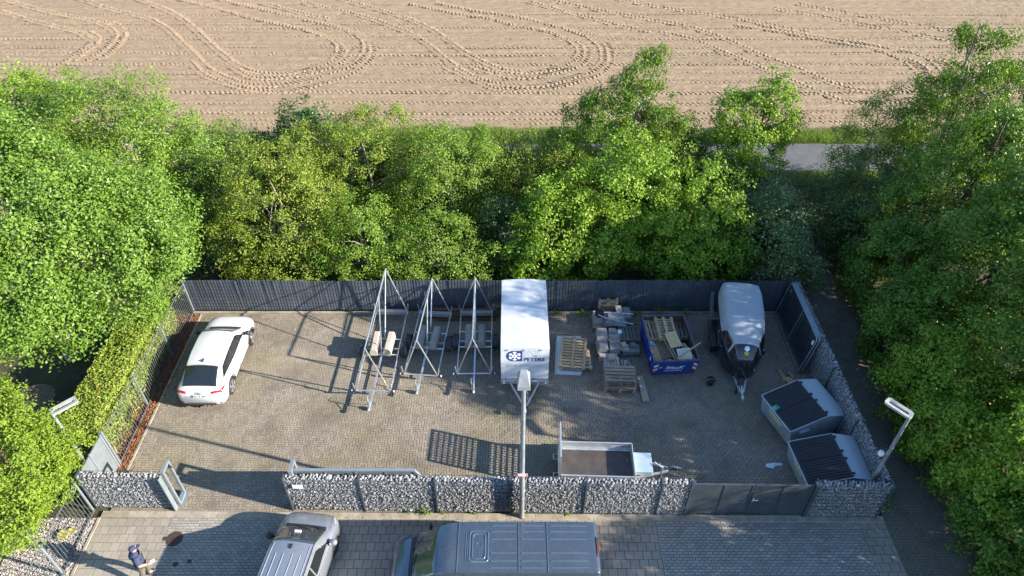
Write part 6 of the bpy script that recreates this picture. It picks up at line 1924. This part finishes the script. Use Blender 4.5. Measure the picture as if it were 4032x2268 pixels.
# what lies in it
pallet("pale pallet in the rear left of the blue skip", (5.93, 21.35, .62), (rad(8), rad(-4), rad(94)), m_pal_new, 1.1, .62, 4, "waste wood in the skip")
pallet("upturned pallet of pale boards in the middle of the blue skip", (6.46, 21.25, .86), (rad(4), rad(3), rad(3)), m_pal_new, .78, 1.2, 9, "waste wood in the skip", 3, True)
pallet("dark grey pallet on the right in the blue skip", (7.10, 21.35, .62), (rad(-3), rad(10), rad(86)), m_pal_dark, 1.15, .6, 4, "waste wood in the skip")
def sheet_thing(name, label, cat, loc, size, rot, m, group="waste wood in the skip"):
    o = MB().box((0, 0, 0), size, ch=.004).build(name, m, None, False, loc)
    o.rotation_euler = rot
    return tag(o, label, cat, group)
m_hard = mat("brown_hardboard", (0.24, 0.19, 0.12), .8, var=.15, scale=3)
m_ply = mat("yellow_plywood", (0.50, 0.36, 0.19), .7, var=.12, scale=6)
sheet_thing("hardboard_sheet", "brown hardboard sheet leaning in the left of the blue skip", "board", (6.22, 20.45, .52), (.52, 1.05, .012), (rad(6), rad(-8), rad(14)), m_hard)
sheet_thing("plywood_sheet", "yellow plywood sheet lying across the middle of the blue skip", "board", (6.66, 20.55, .98), (.50, .78, .02), (rad(10), rad(-4), rad(12)), m_ply)
sheet_thing("cardboard_piece", "cardboard piece in the front left of the blue skip", "cardboard", (5.92, 20.05, .60), (.30, 1.2, .05), (rad(4), rad(4), rad(9)), m_card)
wb = thing("white_board", "white framed board lying in the front right of the blue skip", "board", (6.98, 19.72, .96), 0, "waste wood in the skip", (rad(14), rad(-4), rad(5)))
MB().box((0, 0, 0), (.54, .56, .03)).build("board_face", mat("cream_board", (.50, .45, .36), .6, var=.06), wb)
for x, y, sx, sy in ((-.26, 0, .02, .56), (.26, 0, .02, .56), (0, -.27, .5, .02), (0, .27, .5, .02)):
    MB().box((x, y, .0165), (sx, sy, .006)).build("frame_strip", m_panel, wb)
for i, (p0, p1, w_, lab) in enumerate((((6.62, 19.42, 1.04), (7.62, 20.02, 1.34), .07, "long pale batten sticking out over the right rim of the skip"), ((7.12, 20.5, .8), (7.5, 19.45, .75), .07, "pale batten along the right inside of the skip"), ((7.02, 20.55, .76), (7.36, 19.5, .7), .06, "second batten along the right inside of the skip"),
                                 ((6.40, 20.85, .9), (6.80, 19.6, .62), .08, "pale plank below the plywood in the skip"), ((6.30, 20.75, .84), (6.72, 19.55, .6), .06, "narrow plank left of the plywood in the skip"))):
    tag(MB().bar(p0, p1, w_, .03).build("batten", m_pal_new, None), lab, "wooden batten", "waste wood in the skip")
sheet_thing("blue_foil", "blue foil scrap in the left of the blue skip", "foil", (5.83, 20.55, .74), (.16, .2, .04), (.3, .2, .4), m_tape)
sheet_thing("white_foil", "pale blue scrap at the front of the blue skip", "foil", (6.42, 19.75, .52), (.24, .16, .05), (.2, .1, .3), m_paleprint)
sheet_thing("waste_wood_fill", "dark waste wood heap at the bottom of the skip", "waste wood", (6.53, 20.65, .28), (1.5, 2.0, .3), (0, .03, .05), m_pal_dark)

# bucket
BK = thing("bucket", "black bucket standing between skip and horse trailer", "bucket", (8.02, 18.98, 0))
MB().lathe([(.12, .0), (.165, .27), (.175, .28), (.175, .295), (.155, .295), (.15, .27), (.11, .03)], 20, (0, 0, 0), None, False).lathe([(.0, .002), (.12, .002)], 20, cap=False).build("shell", m_trim, BK, 40)
MB().lathe([(.0, .17), (.14, .17)], 20, cap=False).build("content", mat("dark_water", (.03, .028, .025), .3), BK)
MB().tube([(.17 * math.cos(a), .17 * math.sin(a) * .55 - .08, .28 + .03 * math.sin(a)) for a in np.linspace(0, math.pi, 10)], .006, 5).build("handle", m_zinc, BK)

# ---------------- waste containers
m_cont = mat("galvanised_container", (0.32, 0.37, 0.41), 0.5, 0.3, var=.15, scale=3, stain=(.42, .47, .5), stain_amt=.5, stain_scale=5)
m_lid = mat("black_plastic_lid", (0.016, 0.018, 0.021), 0.5, var=.2, scale=4)
m_yellow = mat("yellow_sticker", (0.62, 0.48, 0.03), .5, var=.25, scale=12)
m_backsheet = mat("sky_paled_zinc_sheet", (0.44, 0.50, 0.55), 0.55, 0.15, var=.1, scale=2, stain=(.3, .34, .37), stain_amt=.5)  # paler than the body: light from the sky put into the colour
def container(label, loc, rz, bag=False):
    """local x: depth from front to back, y: width"""
    C = thing("waste_container", label, "waste container", loc, rz, "steel waste containers with black lids")
    hw = .90
    prof = [(.16, .16), (-.02, 1.04), (.0, 1.10), (1.46, 1.40), (2.36, 1.12), (2.16, .16)]
    MB().add([(x, -hw, z) for x, z in prof] + [(x, hw, z) for x, z in prof], [(0, 1, 7, 6), (4, 5, 11, 10), (5, 0, 6, 11), (0, 5, 4, 3, 2, 1), (6, 7, 8, 9, 10, 11)]).build("body", m_cont, C)
    MB().add([(1.44, -hw - .03, 1.425), (2.42, -hw - .03, 1.115), (2.42, hw + .03, 1.115), (1.44, hw + .03, 1.425), (1.44, -hw - .03, 1.405), (2.42, -hw - .03, 1.095), (2.42, hw + .03, 1.095), (1.44, hw + .03, 1.405)],
             [(0, 1, 2, 3), (7, 6, 5, 4), (0, 4, 5, 1), (1, 5, 6, 2), (2, 6, 7, 3), (3, 7, 4, 0)]).build("back_sheet", m_backsheet, C)
    sl = math.atan2(.30, 1.46)
    for k, yc in enumerate((-.455, .455)):
        cx, cz = .73, 1.275
        R = (0, -sl, 0)
        ld = MB().box((cx, yc, cz), (1.50, .89, .03), R, ch=.01).build("lid", m_lid, C)
        for i in range(8):
            yy = yc - .37 + i * .106
            MB().box((cx - .02, yy, cz + .022), (1.36, .045, .025), R, ch=.008).build("lid_rib", m_lid, ld)
        for yy in (yc - .3, yc + .3):
            MB().box((1.50, yy, 1.44), (.09, .07, .05)).build("hinge", m_lid, ld)
    MB().cyl((-.05, -hw, 1.09), (-.05, hw, 1.09), .03, n=10).build("front_rail", m_cont, C, 40)
    for sg in (-1, 1):
        MB().bar((-.05, sg * hw, 1.10), (1.46, sg * hw, 1.40), .05, .06).build("side_rail", m_cont, C)
        MB().box((.55, sg * (hw + .05), .95), (.42, .10, .14), ch=.02).build("lifting_pocket", m_cont, C)
        MB().box((1.1, sg * (hw + .012), .7), (.06, .02, .9)).build("side_rib", m_cont, C)
        for x in (.32, 1.95):
            c = MB().lathe([(.04, -.03), (.09, -.028), (.10, 0), (.09, .028), (.04, .03)], 16, (x, sg * .72, .10), Matrix.Rotation(math.pi / 2, 3, 'X')).build("castor", m_black, C, 40)
            MB().box((x, sg * .72, .17), (.12, .09, .03)).build("castor_plate", m_cont, c)
    # printed label on the sloping front
    fa2 = math.atan2(.18, .88)
    def fp(y, t):
        return Vector((.16 - .18 * t, y, .16 + .88 * t)) + Vector((-.006, 0, -.001))
    MB().prism([fp(-.42, .70), fp(.42, .70), fp(.42, .86), fp(-.42, .86)], (-.004, 0, 0)).build("label_white", m_paleprint, C)
    MB().prism([fp(-.32, .50), fp(.36, .50), fp(.36, .68), fp(-.32, .68)], (-.004, 0, 0)).build("label_yellow", m_yellow, C)
    if bag:
        o = MB().add([(-.04, .30, 1.13), (-.10, .16, 1.02), (-.02, .08, 1.14), (.22, .14, 1.20), (.14, .30, 1.20), (.05, .22, 1.26)], [(0, 1, 2, 5), (2, 3, 5), (3, 4, 5), (4, 0, 5)]).build("bag", mat("green_foil", (.03, .30, .20), .4), None)
        o.location = loc; o.rotation_euler = (0, 0, rz)
        tag(o, "green plastic bag sticking out of the rear waste container", "plastic bag")
    return C
container("steel waste container turned slightly, green bag under its lid", (9.82, 16.63, 0), rad(19), True)
container("steel waste container right behind the corner gabion wall", (9.98, 14.43, 0), rad(5))

# ---------------- mobile site fence panels leaning on the side wall
m_fp = mat("dull_zinc_fence", (0.26, 0.31, 0.35), 0.5, 0.5, var=.15, scale=5)
def site_panel(i):
    lab = ["front panel with white tag of the leaning site fence stack", "second panel of the leaning site fence stack", "third panel of the leaning site fence stack", "fourth panel of the leaning site fence stack", "fifth panel of the leaning site fence stack", "rearmost panel of the leaning site fence stack"][i]
    x0 = 11.72 + i * .052
    Pn = thing("site_fence_panel", lab, "fence panel", (x0, 21.33 + .05 * ((i * 7) % 3 - 1), 0), 0, "site fence panels leaning on the wall", (0, rad(8.5 - i * .4), 0))
    hl, h = 1.72, 2.0
    P = [(0, -hl, .02)]
    for cy, a0 in ((-hl, 180), (hl, 90)):
        for k in range(5):
            a = rad(a0 - k * 22.5)
            c = cy + .16 if cy < 0 else cy - .16
            P.append((0, c + .16 * math.cos(a), h - .16 + .16 * math.sin(a)))
    P.append((0, hl, .02))
    MB().tube(P, .021, 8).build("frame_tube", m_fp, Pn, 40)
    MB().cyl((0, -hl, .16), (0, hl, .16), .019, n=8).build("bottom_tube", m_fp, Pn, 40)
    MB().cyl((0, 0, .16), (0, 0, h), .019, n=8).build("middle_tube", m_fp, Pn, 40)
    w = MB()
    for k in range(29):
        yy = -hl + .06 + k * (2 * hl - .12) / 28
        w.box((0, yy, h / 2 + .08), (.006, .006, h - .2))
    for k in range(8):
        w.box((0, 0, .25 + k * .24), (.006, 2 * hl, .006))
    w.build("wire_mesh", m_zincdark, Pn)
    if i == 0:
        MB().box((-.024, -hl + .13, h - .30), (.006, .12, .20)).build("tag_plate", m_plate, Pn)
        MB().box((-.024, hl - .35, h - .2), (.006, .14, .14)).build("tag_plate", mat("brown_tag", (.22, .12, .06), .7), Pn)
for i in range(6):
    site_panel(i)
tie = tag(MB().tube([(11.83, 19.62, 1.35), (11.95, 19.57, 1.33), (12.16, 19.60, 1.36), (12.16, 19.66, 1.36), (11.95, 19.70, 1.33), (11.83, 19.66, 1.35)], .014, 6, True).build("strap", m_black), "black strap tied round the leaning site fence panels", "strap")

# ---------------- flatbed trailer with upright ramp
FB = thing("flatbed_trailer", "galvanised flatbed trailer with brown floor behind the gabion wall", "trailer", (3.0, 14.72, 0), rad(-90 - 2.0))
m_alu = mat("bright_aluminium", (0.62, 0.66, 0.69), 0.32, 0.7, var=.1, scale=3)
m_floor = mat("brown_phenolic_floor", (0.052, 0.044, 0.04), 0.4, 0.0, var=.25, scale=3, stain=(.10, .085, .075), stain_amt=.5, stain_scale=2)
hw, y0_, y1_ = .70, -1.28, 1.28      # local +y = towards the hitch
MB().box((0, 0, .555), (2 * hw - .04, y1_ - y0_, .03)).build("floor", m_floor, FB)
for sg in (-1, 1):
    sw = MB().box((sg * hw, 0, .56), (.03, y1_ - y0_, .05)).box((sg * hw, 0, .93), (.045, y1_ - y0_, .05)).box((sg * (hw + .0), -.36, .75), (.025, 1.84, .32)).box((sg * hw, 1.08, .75), (.025, .40, .32)).box((sg * hw, .72, .66), (.025, .34, .13)).box((sg * hw, .72, .80), (.025, .34, .03)).box((sg * hw, .72, .89), (.025, .34, .03))
    sw.build("side_wall", m_alu, FB)
    MB().bar((sg * (hw - .05), y0_, .585), (sg * (hw - .05), y1_, .585), .06, .03).build("floor_angle", m_zinc, FB)
    wheel(FB, sg * .82, -.05, .30, .18, m_rim)
    MB().box((sg * .82, -.05, .645), (.22, .72, .02)).box((sg * .82, .31, .55), (.22, .02, .2)).box((sg * .82, -.41, .55), (.22, .02, .2)).build("mudguard", m_trim, FB)
    MB().bar((sg * .55, .9, .46), (sg * .06, 2.55, .44), .06, .08).build("drawbar", m_zinc, FB)
    MB().tube([(sg * .5, y0_ - .02, .45), (sg * .5, y0_ - .24, .45), (sg * .28, y0_ - .24, .45), (sg * .28, y0_ - .02, .45)], .022, 6).build("support_loop", m_zinc, FB)
    MB().box((sg * .55, y0_ - .03, .42), (.16, .04, .08)).build("tail_light", m_tail, FB)
MB().box((0, y1_, .77), (2 * hw, .03, .37)).build("front_wall", m_alu, FB)
MB().box((0, 0, .49), (1.2, 2.5, .07)).build("chassis", m_zinc, FB)
for x in (-.6, -.25, .2, .6):
    for yy in (-1.0, -.3, .45, 1.1):
        MB().lathe([(.014, 0), (.012, .006), (0, .007)], 8, (x, yy, .57)).build("bolt", m_chrome, FB)
m_box = mat('sky_tinted_aluminium', (.40, .52, .62), .4, .4, var=.06)  # blue of the reflected sky put into the metal's own colour
tl = MB().box((-.06, 1.62, .62), (.78, .62, .22), ch=.015).build("tool_box", m_box, FB)
MB().box((-.06, 1.62, .738), (.82, .66, .022), ch=.008).build("lid", m_box, tl)
MB().cyl((0, 2.45, .46), (0, 2.78, .46), .045).cyl((0, 2.78, .46), (0, 2.88, .46), .035).build("overrun_boot", m_black, FB, 40)
MB().box((0, 2.95, .48), (.10, .18, .10), ch=.025).bar((0, 2.95, .54), (0, 2.72, .62), .03, .03).build("coupling", m_chrome, FB)
j = MB().cyl((.16, 2.3, .1), (.16, 2.3, .82), .026).tube([(.16, 2.3, .82), (.16, 2.22, .86), (.04, 2.2, .88)], .012, 5).build("jockey_stand", m_zinc, FB)
MB().lathe([(.06, -.03), (.10, -.02), (.10, .02), (.06, .03)], 16, (.16, 2.3, .1), Matrix.Rotation(math.pi / 2, 3, 'Y')).build("jockey_wheel", m_black, j)
MB().bar((-.02, 2.35, .50), (-.10, 2.05, .72), .03, .02).build("hand_brake", m_zinc, FB)
rp = MB()
yr = y0_ - .05
z0, z1 = .52, 2.02
rp.box((-hw, yr, (z0 + z1) / 2), (.05, .05, z1 - z0)).box((hw, yr, (z0 + z1) / 2), (.05, .05, z1 - z0)).box((0, yr, z1), (2 * hw + .05, .05, .05)).box((0, yr, z0), (2 * hw + .05, .05, .05)).box((0, yr, 1.18), (2 * hw, .05, .16))
rmp = rp.build("ramp_frame", m_alu, FB)
for k in range(13):
    x = -hw + .06 + k * (2 * hw - .12) / 12
    MB().box((x, yr, (z0 + z1) / 2), (.036, .035, z1 - z0 - .06)).build("ramp_bar", m_alu, rmp)
for k in range(15):
    z = z0 + .09 + k * .093
    MB().box((0, yr + .001, z), (2 * hw - .06, .03, .034)).build("ramp_slat", m_alu, rmp)

# ---------------- small things on the paving
o = tag(MB().add([(0, 0, .004), (.62, .06, .02), (.63, .17, .010), (.30, .16, .035), (.02, .13, .015), (.24, -.07, .008), (.32, .02, .02)], [(0, 6, 3, 4), (6, 1, 2, 3), (0, 5, 6)]).build("white_foil_sheet", m_panel), "crumpled white foil sheet on the paving before the containers", "foil sheet")
o.location = (9.25, 15.03, .004)
o = tag(MB().cyl((0, 0, .012), (.16, -.05, .012), .008).cyl((.16, -.05, .012), (.2, -.11, .012), .012).build("white_bolt", m_white), "small white bolt lying in the middle of the right paving", "bolt")
o.location = (8.22, 16.15, 0)
for i, (loc, sz, rt, lab) in enumerate((((11.05, 19.35, .1), (.04, .50, .12), (.3, .1, .4), "upright wood scrap by the end of the site fence panels"), ((11.32, 19.15, .06), (.40, .30, .03), (.15, .2, .3), "broken chipboard scrap by the end of the site fence panels"), ((11.42, 19.38, .12), (.18, .30, .025), (.3, .5, .8), "smaller torn chipboard scrap leaning on the broken one"))):
    sheet_thing("wood_scrap", lab, "wood scrap", loc, sz, rt, m_ply, "wood scraps by the containers")
rr = random.Random(77)
m_leafdry = mat("dry_leaf", (.20, .11, .05), .9, island=.5)
lit = MB()
for i in range(150):
    x, y = (rr.uniform(-13.8, -1), rr.uniform(13.5, 23)) if i < 70 else (rr.uniform(-14, 12), rr.choice([12.9, 13.02, 12.98]) + rr.gauss(0, .08))
    s_ = rr.uniform(.012, .03); a = rr.uniform(0, 6.28)
    lit.add([(x - s_ * math.cos(a), y - s_ * math.sin(a), .036), (x + s_ * .6 * math.sin(a), y - s_ * .6 * math.cos(a), .05), (x + s_ * math.cos(a), y + s_ * math.sin(a), .034), (x - s_ * .6 * math.sin(a), y + s_ * .6 * math.cos(a), .045)], [(0, 1, 2, 3)])
o = lit.build("dry_leaf_litter", m_leafdry)
tag(o, "scattered dry leaves on the paving", "leaf litter", kind="stuff")
for v_ in o.data.vertices:
    v_.co.z -= .028 if v_.co.y > 13.2 else 0
# manhole and valve caps in the forecourt
m_iron = mat("rusty_cast_iron", (.075, .05, .042), .7, .4, var=.3, scale=20, bump=.5, bscale=40)
mh = thing("manhole_cover", "round rusty manhole cover in the forecourt paving", "manhole cover", (-11.28, 12.21, 0))
MB().lathe([(.27, -.02), (.27, .009), (.235, .011), (.0, .011)], 28, cap=False).build("cover", m_iron, mh)
for x in (-.05, .06):
    MB().box((x, 0, .012), (.04, .03, .006)).build("lifting_slot", m_black, mh)
for i, (x, y, lab) in enumerate(((-11.60, 12.22, "mossy square cap left of the manhole cover"), (-10.93, 11.32, "dark round valve cap in the forecourt paving"), (-10.51, 11.42, "dark square valve cap in the forecourt paving"))):
    o = MB().lathe([(.095, -.02), (.095, .009), (.0, .011)], 6 if i == 1 else 4, cap=False).build("valve_cap", m_iron, None, False, (x, y, 0))
    o.rotation_euler = (0, 0, .78)
    tag(o, lab, "valve cap")
# garden things left of the fence
m_teak = mat("grey_teak", (.16, .12, .085), .8, var=.2, scale=6, island=.15)
gt = thing("garden_table", "round slatted wooden garden table under the maple", "table", (-18.4, 17.6, 0))
for k in range(11):
    x = -.7 + k * .14
    l = 2 * math.sqrt(max(.02, .75 ** 2 - x * x))
    MB().box((x, 0, .72), (.125, l, .03)).build("table_slat", m_teak, gt)
for a in range(4):
    MB().cyl((.4 * math.cos(a * 1.57 + .78), .4 * math.sin(a * 1.57 + .78), 0), (.3 * math.cos(a * 1.57 + .78), .3 * math.sin(a * 1.57 + .78), .7), .03).build("leg", m_teak, gt)
yb = tag(MB().lathe([(.05, 0), (.15, .02), (.18, .14), (.10, .13), (.0, .12)], 16, (-15.02, 12.32, -.02), None, False).build("yellow_bowl", mat("faded_yellow", (.38, .33, .10), .7)), "yellow bowl in the gravel behind the bar fence", "bowl")
yb2 = tag(MB().lathe([(.04, 0), (.11, .02), (.13, .11), (.08, .10), (.0, .09)], 16, (-14.80, 12.48, -.02), None, False).build("yellow_bowl", mat("faded_yellow", (.38, .33, .10), .7)), "smaller yellow bowl beside the larger one in the gravel", "bowl")
# ================================================================ PERSON
m_navy_cloth = mat("navy_cotton", (0.035, 0.045, 0.095), .95, var=.2, scale=12, bump=.5, bscale=14)
m_trouser = mat("khaki_cotton", (0.12, 0.108, 0.085), .95, var=.15, scale=12, bump=.4, bscale=14)
m_skin = mat("skin", (0.52, 0.29, 0.20), .55, var=.08, scale=20)
m_hair = mat("short_dark_hair", (0.05, 0.03, 0.02), .8, var=.3, scale=40)
m_shoe = mat("dark_shoe", (0.025, 0.03, 0.045), .6, var=.2)

def skin_mesh(name, verts, edges, radii, m, parent, root=0, sub=2):
    me = bpy.data.meshes.new(name)
    me.from_pydata(verts, edges, [])
    o = link(name, me, parent)
    sk = o.modifiers.new("skin", 'SKIN')
    sk.use_smooth_shade = True
    if not me.skin_vertices:
        o.data.skin_vertices.new() if hasattr(o.data.skin_vertices, 'new') else None
    lay = me.skin_vertices[0].data
    for i, rr_ in enumerate(radii):
        lay[i].radius = rr_ if isinstance(rr_, tuple) else (rr_, rr_)
        lay[i].use_root = (i == root)
    ss = o.modifiers.new("sub", 'SUBSURF')
    ss.levels = sub; ss.render_levels = sub
    bpy.context.view_layer.update()
    dg = bpy.context.evaluated_depsgraph_get()
    new = bpy.data.meshes.new_from_object(o.evaluated_get(dg))
    o.modifiers.clear()
    o.data = new
    new.materials.clear()
    new.materials.append(m)
    new.shade_smooth()
    return o

# local frame: +y = the way the person faces; x right
PS = thing("person", "person in navy hooded top, navy cap and khaki trousers, hand raised to the face", "person", (-11.60, 10.90, 0), rad(-52))
# one continuous body (trousers colour at the legs comes from a clothing child)
V = [(0, 0, .95), (0, .01, 1.10), (0, .02, 1.27), (0, .01, 1.42), (0, .03, 1.50), (0, .045, 1.58),            # pelvis..neck
     (-.10, .0, .90), (-.11, .12, .50), (-.11, .05, .10),                                                       # left leg (forward)
     (.10, -.01, .90), (.11, -.10, .50), (.11, -.24, .11),                                                      # right leg (behind)
     (-.19, .0, 1.41), (-.36, .06, 1.22), (-.24, .20, 1.40),                                                    # left arm bent up
     (.19, .0, 1.41), (.27, -.04, 1.14), (.25, .17, 1.00),                                                      # right arm, forearm forward
     (-.11, .16, .05), (.11, -.13, .045)]
E_ = [(0, 1), (1, 2), (2, 3), (3, 4), (4, 5), (0, 6), (6, 7), (7, 8), (0, 9), (9, 10), (10, 11), (3, 12), (12, 13), (13, 14), (3, 15), (15, 16), (16, 17), (8, 18), (11, 19)]
Rd = [(.165, .125), (.15, .115), (.175, .125), (.155, .11), .06, .052, .10, .072, .05, .10, .072, .05, .075, .05, .034, .075, .05, .034, .04, .04]
skin_mesh("body", V, E_, Rd, m_skin, PS)
# hooded top: torso and sleeves to the elbow
V = [(0, 0, .90), (0, .0, 1.08), (0, .02, 1.27), (0, .01, 1.42), (0, .02, 1.49), (-.195, .0, 1.415), (-.34, .055, 1.24), (.195, .0, 1.415), (.265, -.035, 1.16)]
E_ = [(0, 1), (1, 2), (2, 3), (3, 4), (3, 5), (5, 6), (3, 7), (7, 8)]
Rd = [(.21, .165), (.205, .165), (.225, .17), (.20, .15), .09, .105, .08, .105, .08]
skin_mesh("hooded_top", V, E_, Rd, m_navy_cloth, PS, 2)
MB().lathe([(.075, .03), (.13, .01), (.165, -.04), (.15, -.085), (.10, -.10), (.07, -.06)], 18, (0, -.055, 1.50), Euler((rad(32), 0, 0)).to_matrix()).build("hood", m_navy_cloth, PS, 60)
V = [(0, 0, .94), (-.10, .0, .86), (-.11, .115, .50), (-.11, .05, .12), (.10, -.01, .86), (.11, -.095, .50), (.11, -.235, .14)]
E_ = [(0, 1), (1, 2), (2, 3), (0, 4), (4, 5), (5, 6)]
Rd = [(.165, .13), .115, .09, .068, .115, .09, .068]
skin_mesh("trousers", V, E_, Rd, m_trouser, PS, 0)
for (x, y, z, pit) in ((-.11, .10, .05, 0), (.11, -.19, .06, .15)):
    MB().box((x, y, z), (.10, .28, .10), (pit, 0, 0), ch=.035).build("shoe", m_shoe, PS, 60)
# head with face, cap, ears
hd = MB()
hd.lathe([(.03, -.125), (.055, -.105), (.072, -.06), (.080, .0), (.078, .05), (.055, .10), (.0, .115)], 18, (0, .05, 1.685), None)
hd.v = [(x, .05 + (y - .05) * 1.18, z) for x, y, z in hd.v]
H = hd.build("head", m_skin, PS, 60)
MB().add([(-.016, .145, 1.665), (.016, .145, 1.665), (0, .168, 1.658), (0, .142, 1.71)], [(0, 1, 2), (0, 2, 3), (1, 3, 2)]).build("nose", m_skin, H)
MB().box((0, .139, 1.625), (.045, .008, .010)).build("mouth", mat("lips", (.4, .15, .13), .5), H)
for sg in (-1, 1):
    MB().lathe([(.0, -.006), (.011, 0), (.0, .006)], 8, (sg * .028, .137, 1.695), Matrix.Rotation(math.pi / 2, 3, 'X')).build("eye", m_ink, H)
    MB().lathe([(.01, -.012), (.03, -.008), (.034, .004), (.02, .010)], 10, (sg * .083, .045, 1.68), Matrix.Rotation(math.pi / 2, 3, 'Y')).build("ear", m_skin, H)
MB().lathe([(.079, -.05), (.084, 0), (.08, .05)], 18, (0, .035, 1.67), None, False).build("hair", m_hair, H, 60)
cp = MB().lathe([(.092, .0), (.093, .03), (.085, .065), (.06, .092), (.03, .105), (.0, .108)], 20, (0, .045, 1.715), None, False)
cp.v = [(x, .045 + (y - .045) * 1.2, z) for x, y, z in cp.v]
CP = cp.build("cap", m_navy_cloth, H, 60)
br_ = []
for k in range(9):
    a = rad(20 + k * 17.5)
    br_.append((.088 * math.cos(a), .05 + .10 * math.sin(a), 1.722))
for k in range(8, -1, -1):
    a = rad(20 + k * 17.5)
    br_.append((.085 * math.cos(a), .06 + .21 * math.sin(a) ** .7, 1.712))
MB().prism(br_, (0, 0, .008)).build("cap_brim", m_navy_cloth, H)
MB().box((0.0, .155, 1.775), (.03, .006, .025), (.3, 0, 0)).build("cap_badge", m_white, H)
def hand(name, wrist, d, up, curl, sg):
    """palm with four fingers and a thumb"""
    w = Vector(wrist); d = Vector(d).normalized(); u = Vector(up).normalized()
    s_ = d.cross(u).normalized() * sg
    u = s_.cross(d) * sg
    vs = [w, w + d * .05]; es = [(0, 1)]; rs = [(.028, .018), (.036, .018)]
    for k, (o, l) in enumerate(((-.028, .062), (-.010, .074), (.010, .070), (.027, .055))):
        a = len(vs)
        b = w + d * .085 + s_ * o
        vs += [b, b + d * l * .5 - u * curl * .4 * l, b + d * l * .7 - u * curl * l]
        es += [(1, a), (a, a + 1), (a + 1, a + 2)]
        rs += [.0095, .0085, .007]
    a = len(vs)
    b = w + d * .03 - s_ * .034
    vs += [b, b + d * .03 - s_ * .025 - u * .01, b + d * .058 - s_ * .022 - u * .02]
    es += [(0, a), (a, a + 1), (a + 1, a + 2)]
    rs += [.012, .010, .0085]
    return skin_mesh(name, [tuple(v) for v in vs], es, rs, m_skin, PS, 0, 1)
hand("hand", (-.235, .205, 1.415), (.75, -.10, .75), (-.3, 1, .2), .6, 1)
hand("hand", (.25, .18, .995), (-.1, .9, -.2), (0, .1, 1), .7, -1)
ph_ = tag(MB().box((0, 0, 0), (.02, .07, .14), ch=.008).build("phone", m_trim), "dark phone held to the ear by the person", "phone")
mw = Matrix.LocRotScale(PS.location, PS.rotation_euler, None)
ph_.location = mw @ Vector((-.105, .09, 1.62)); ph_.rotation_euler = (rad(25), 0, rad(-52))
pp = tag(MB().box((0, 0, 0), (.10, .13, .02), ch=.005).build("paper_bundle", m_white), "small white bundle held at the waist by the person", "paper")
pp.location = mw @ Vector((.22, .33, .965)); pp.rotation_euler = (rad(-12), .1, rad(-52))
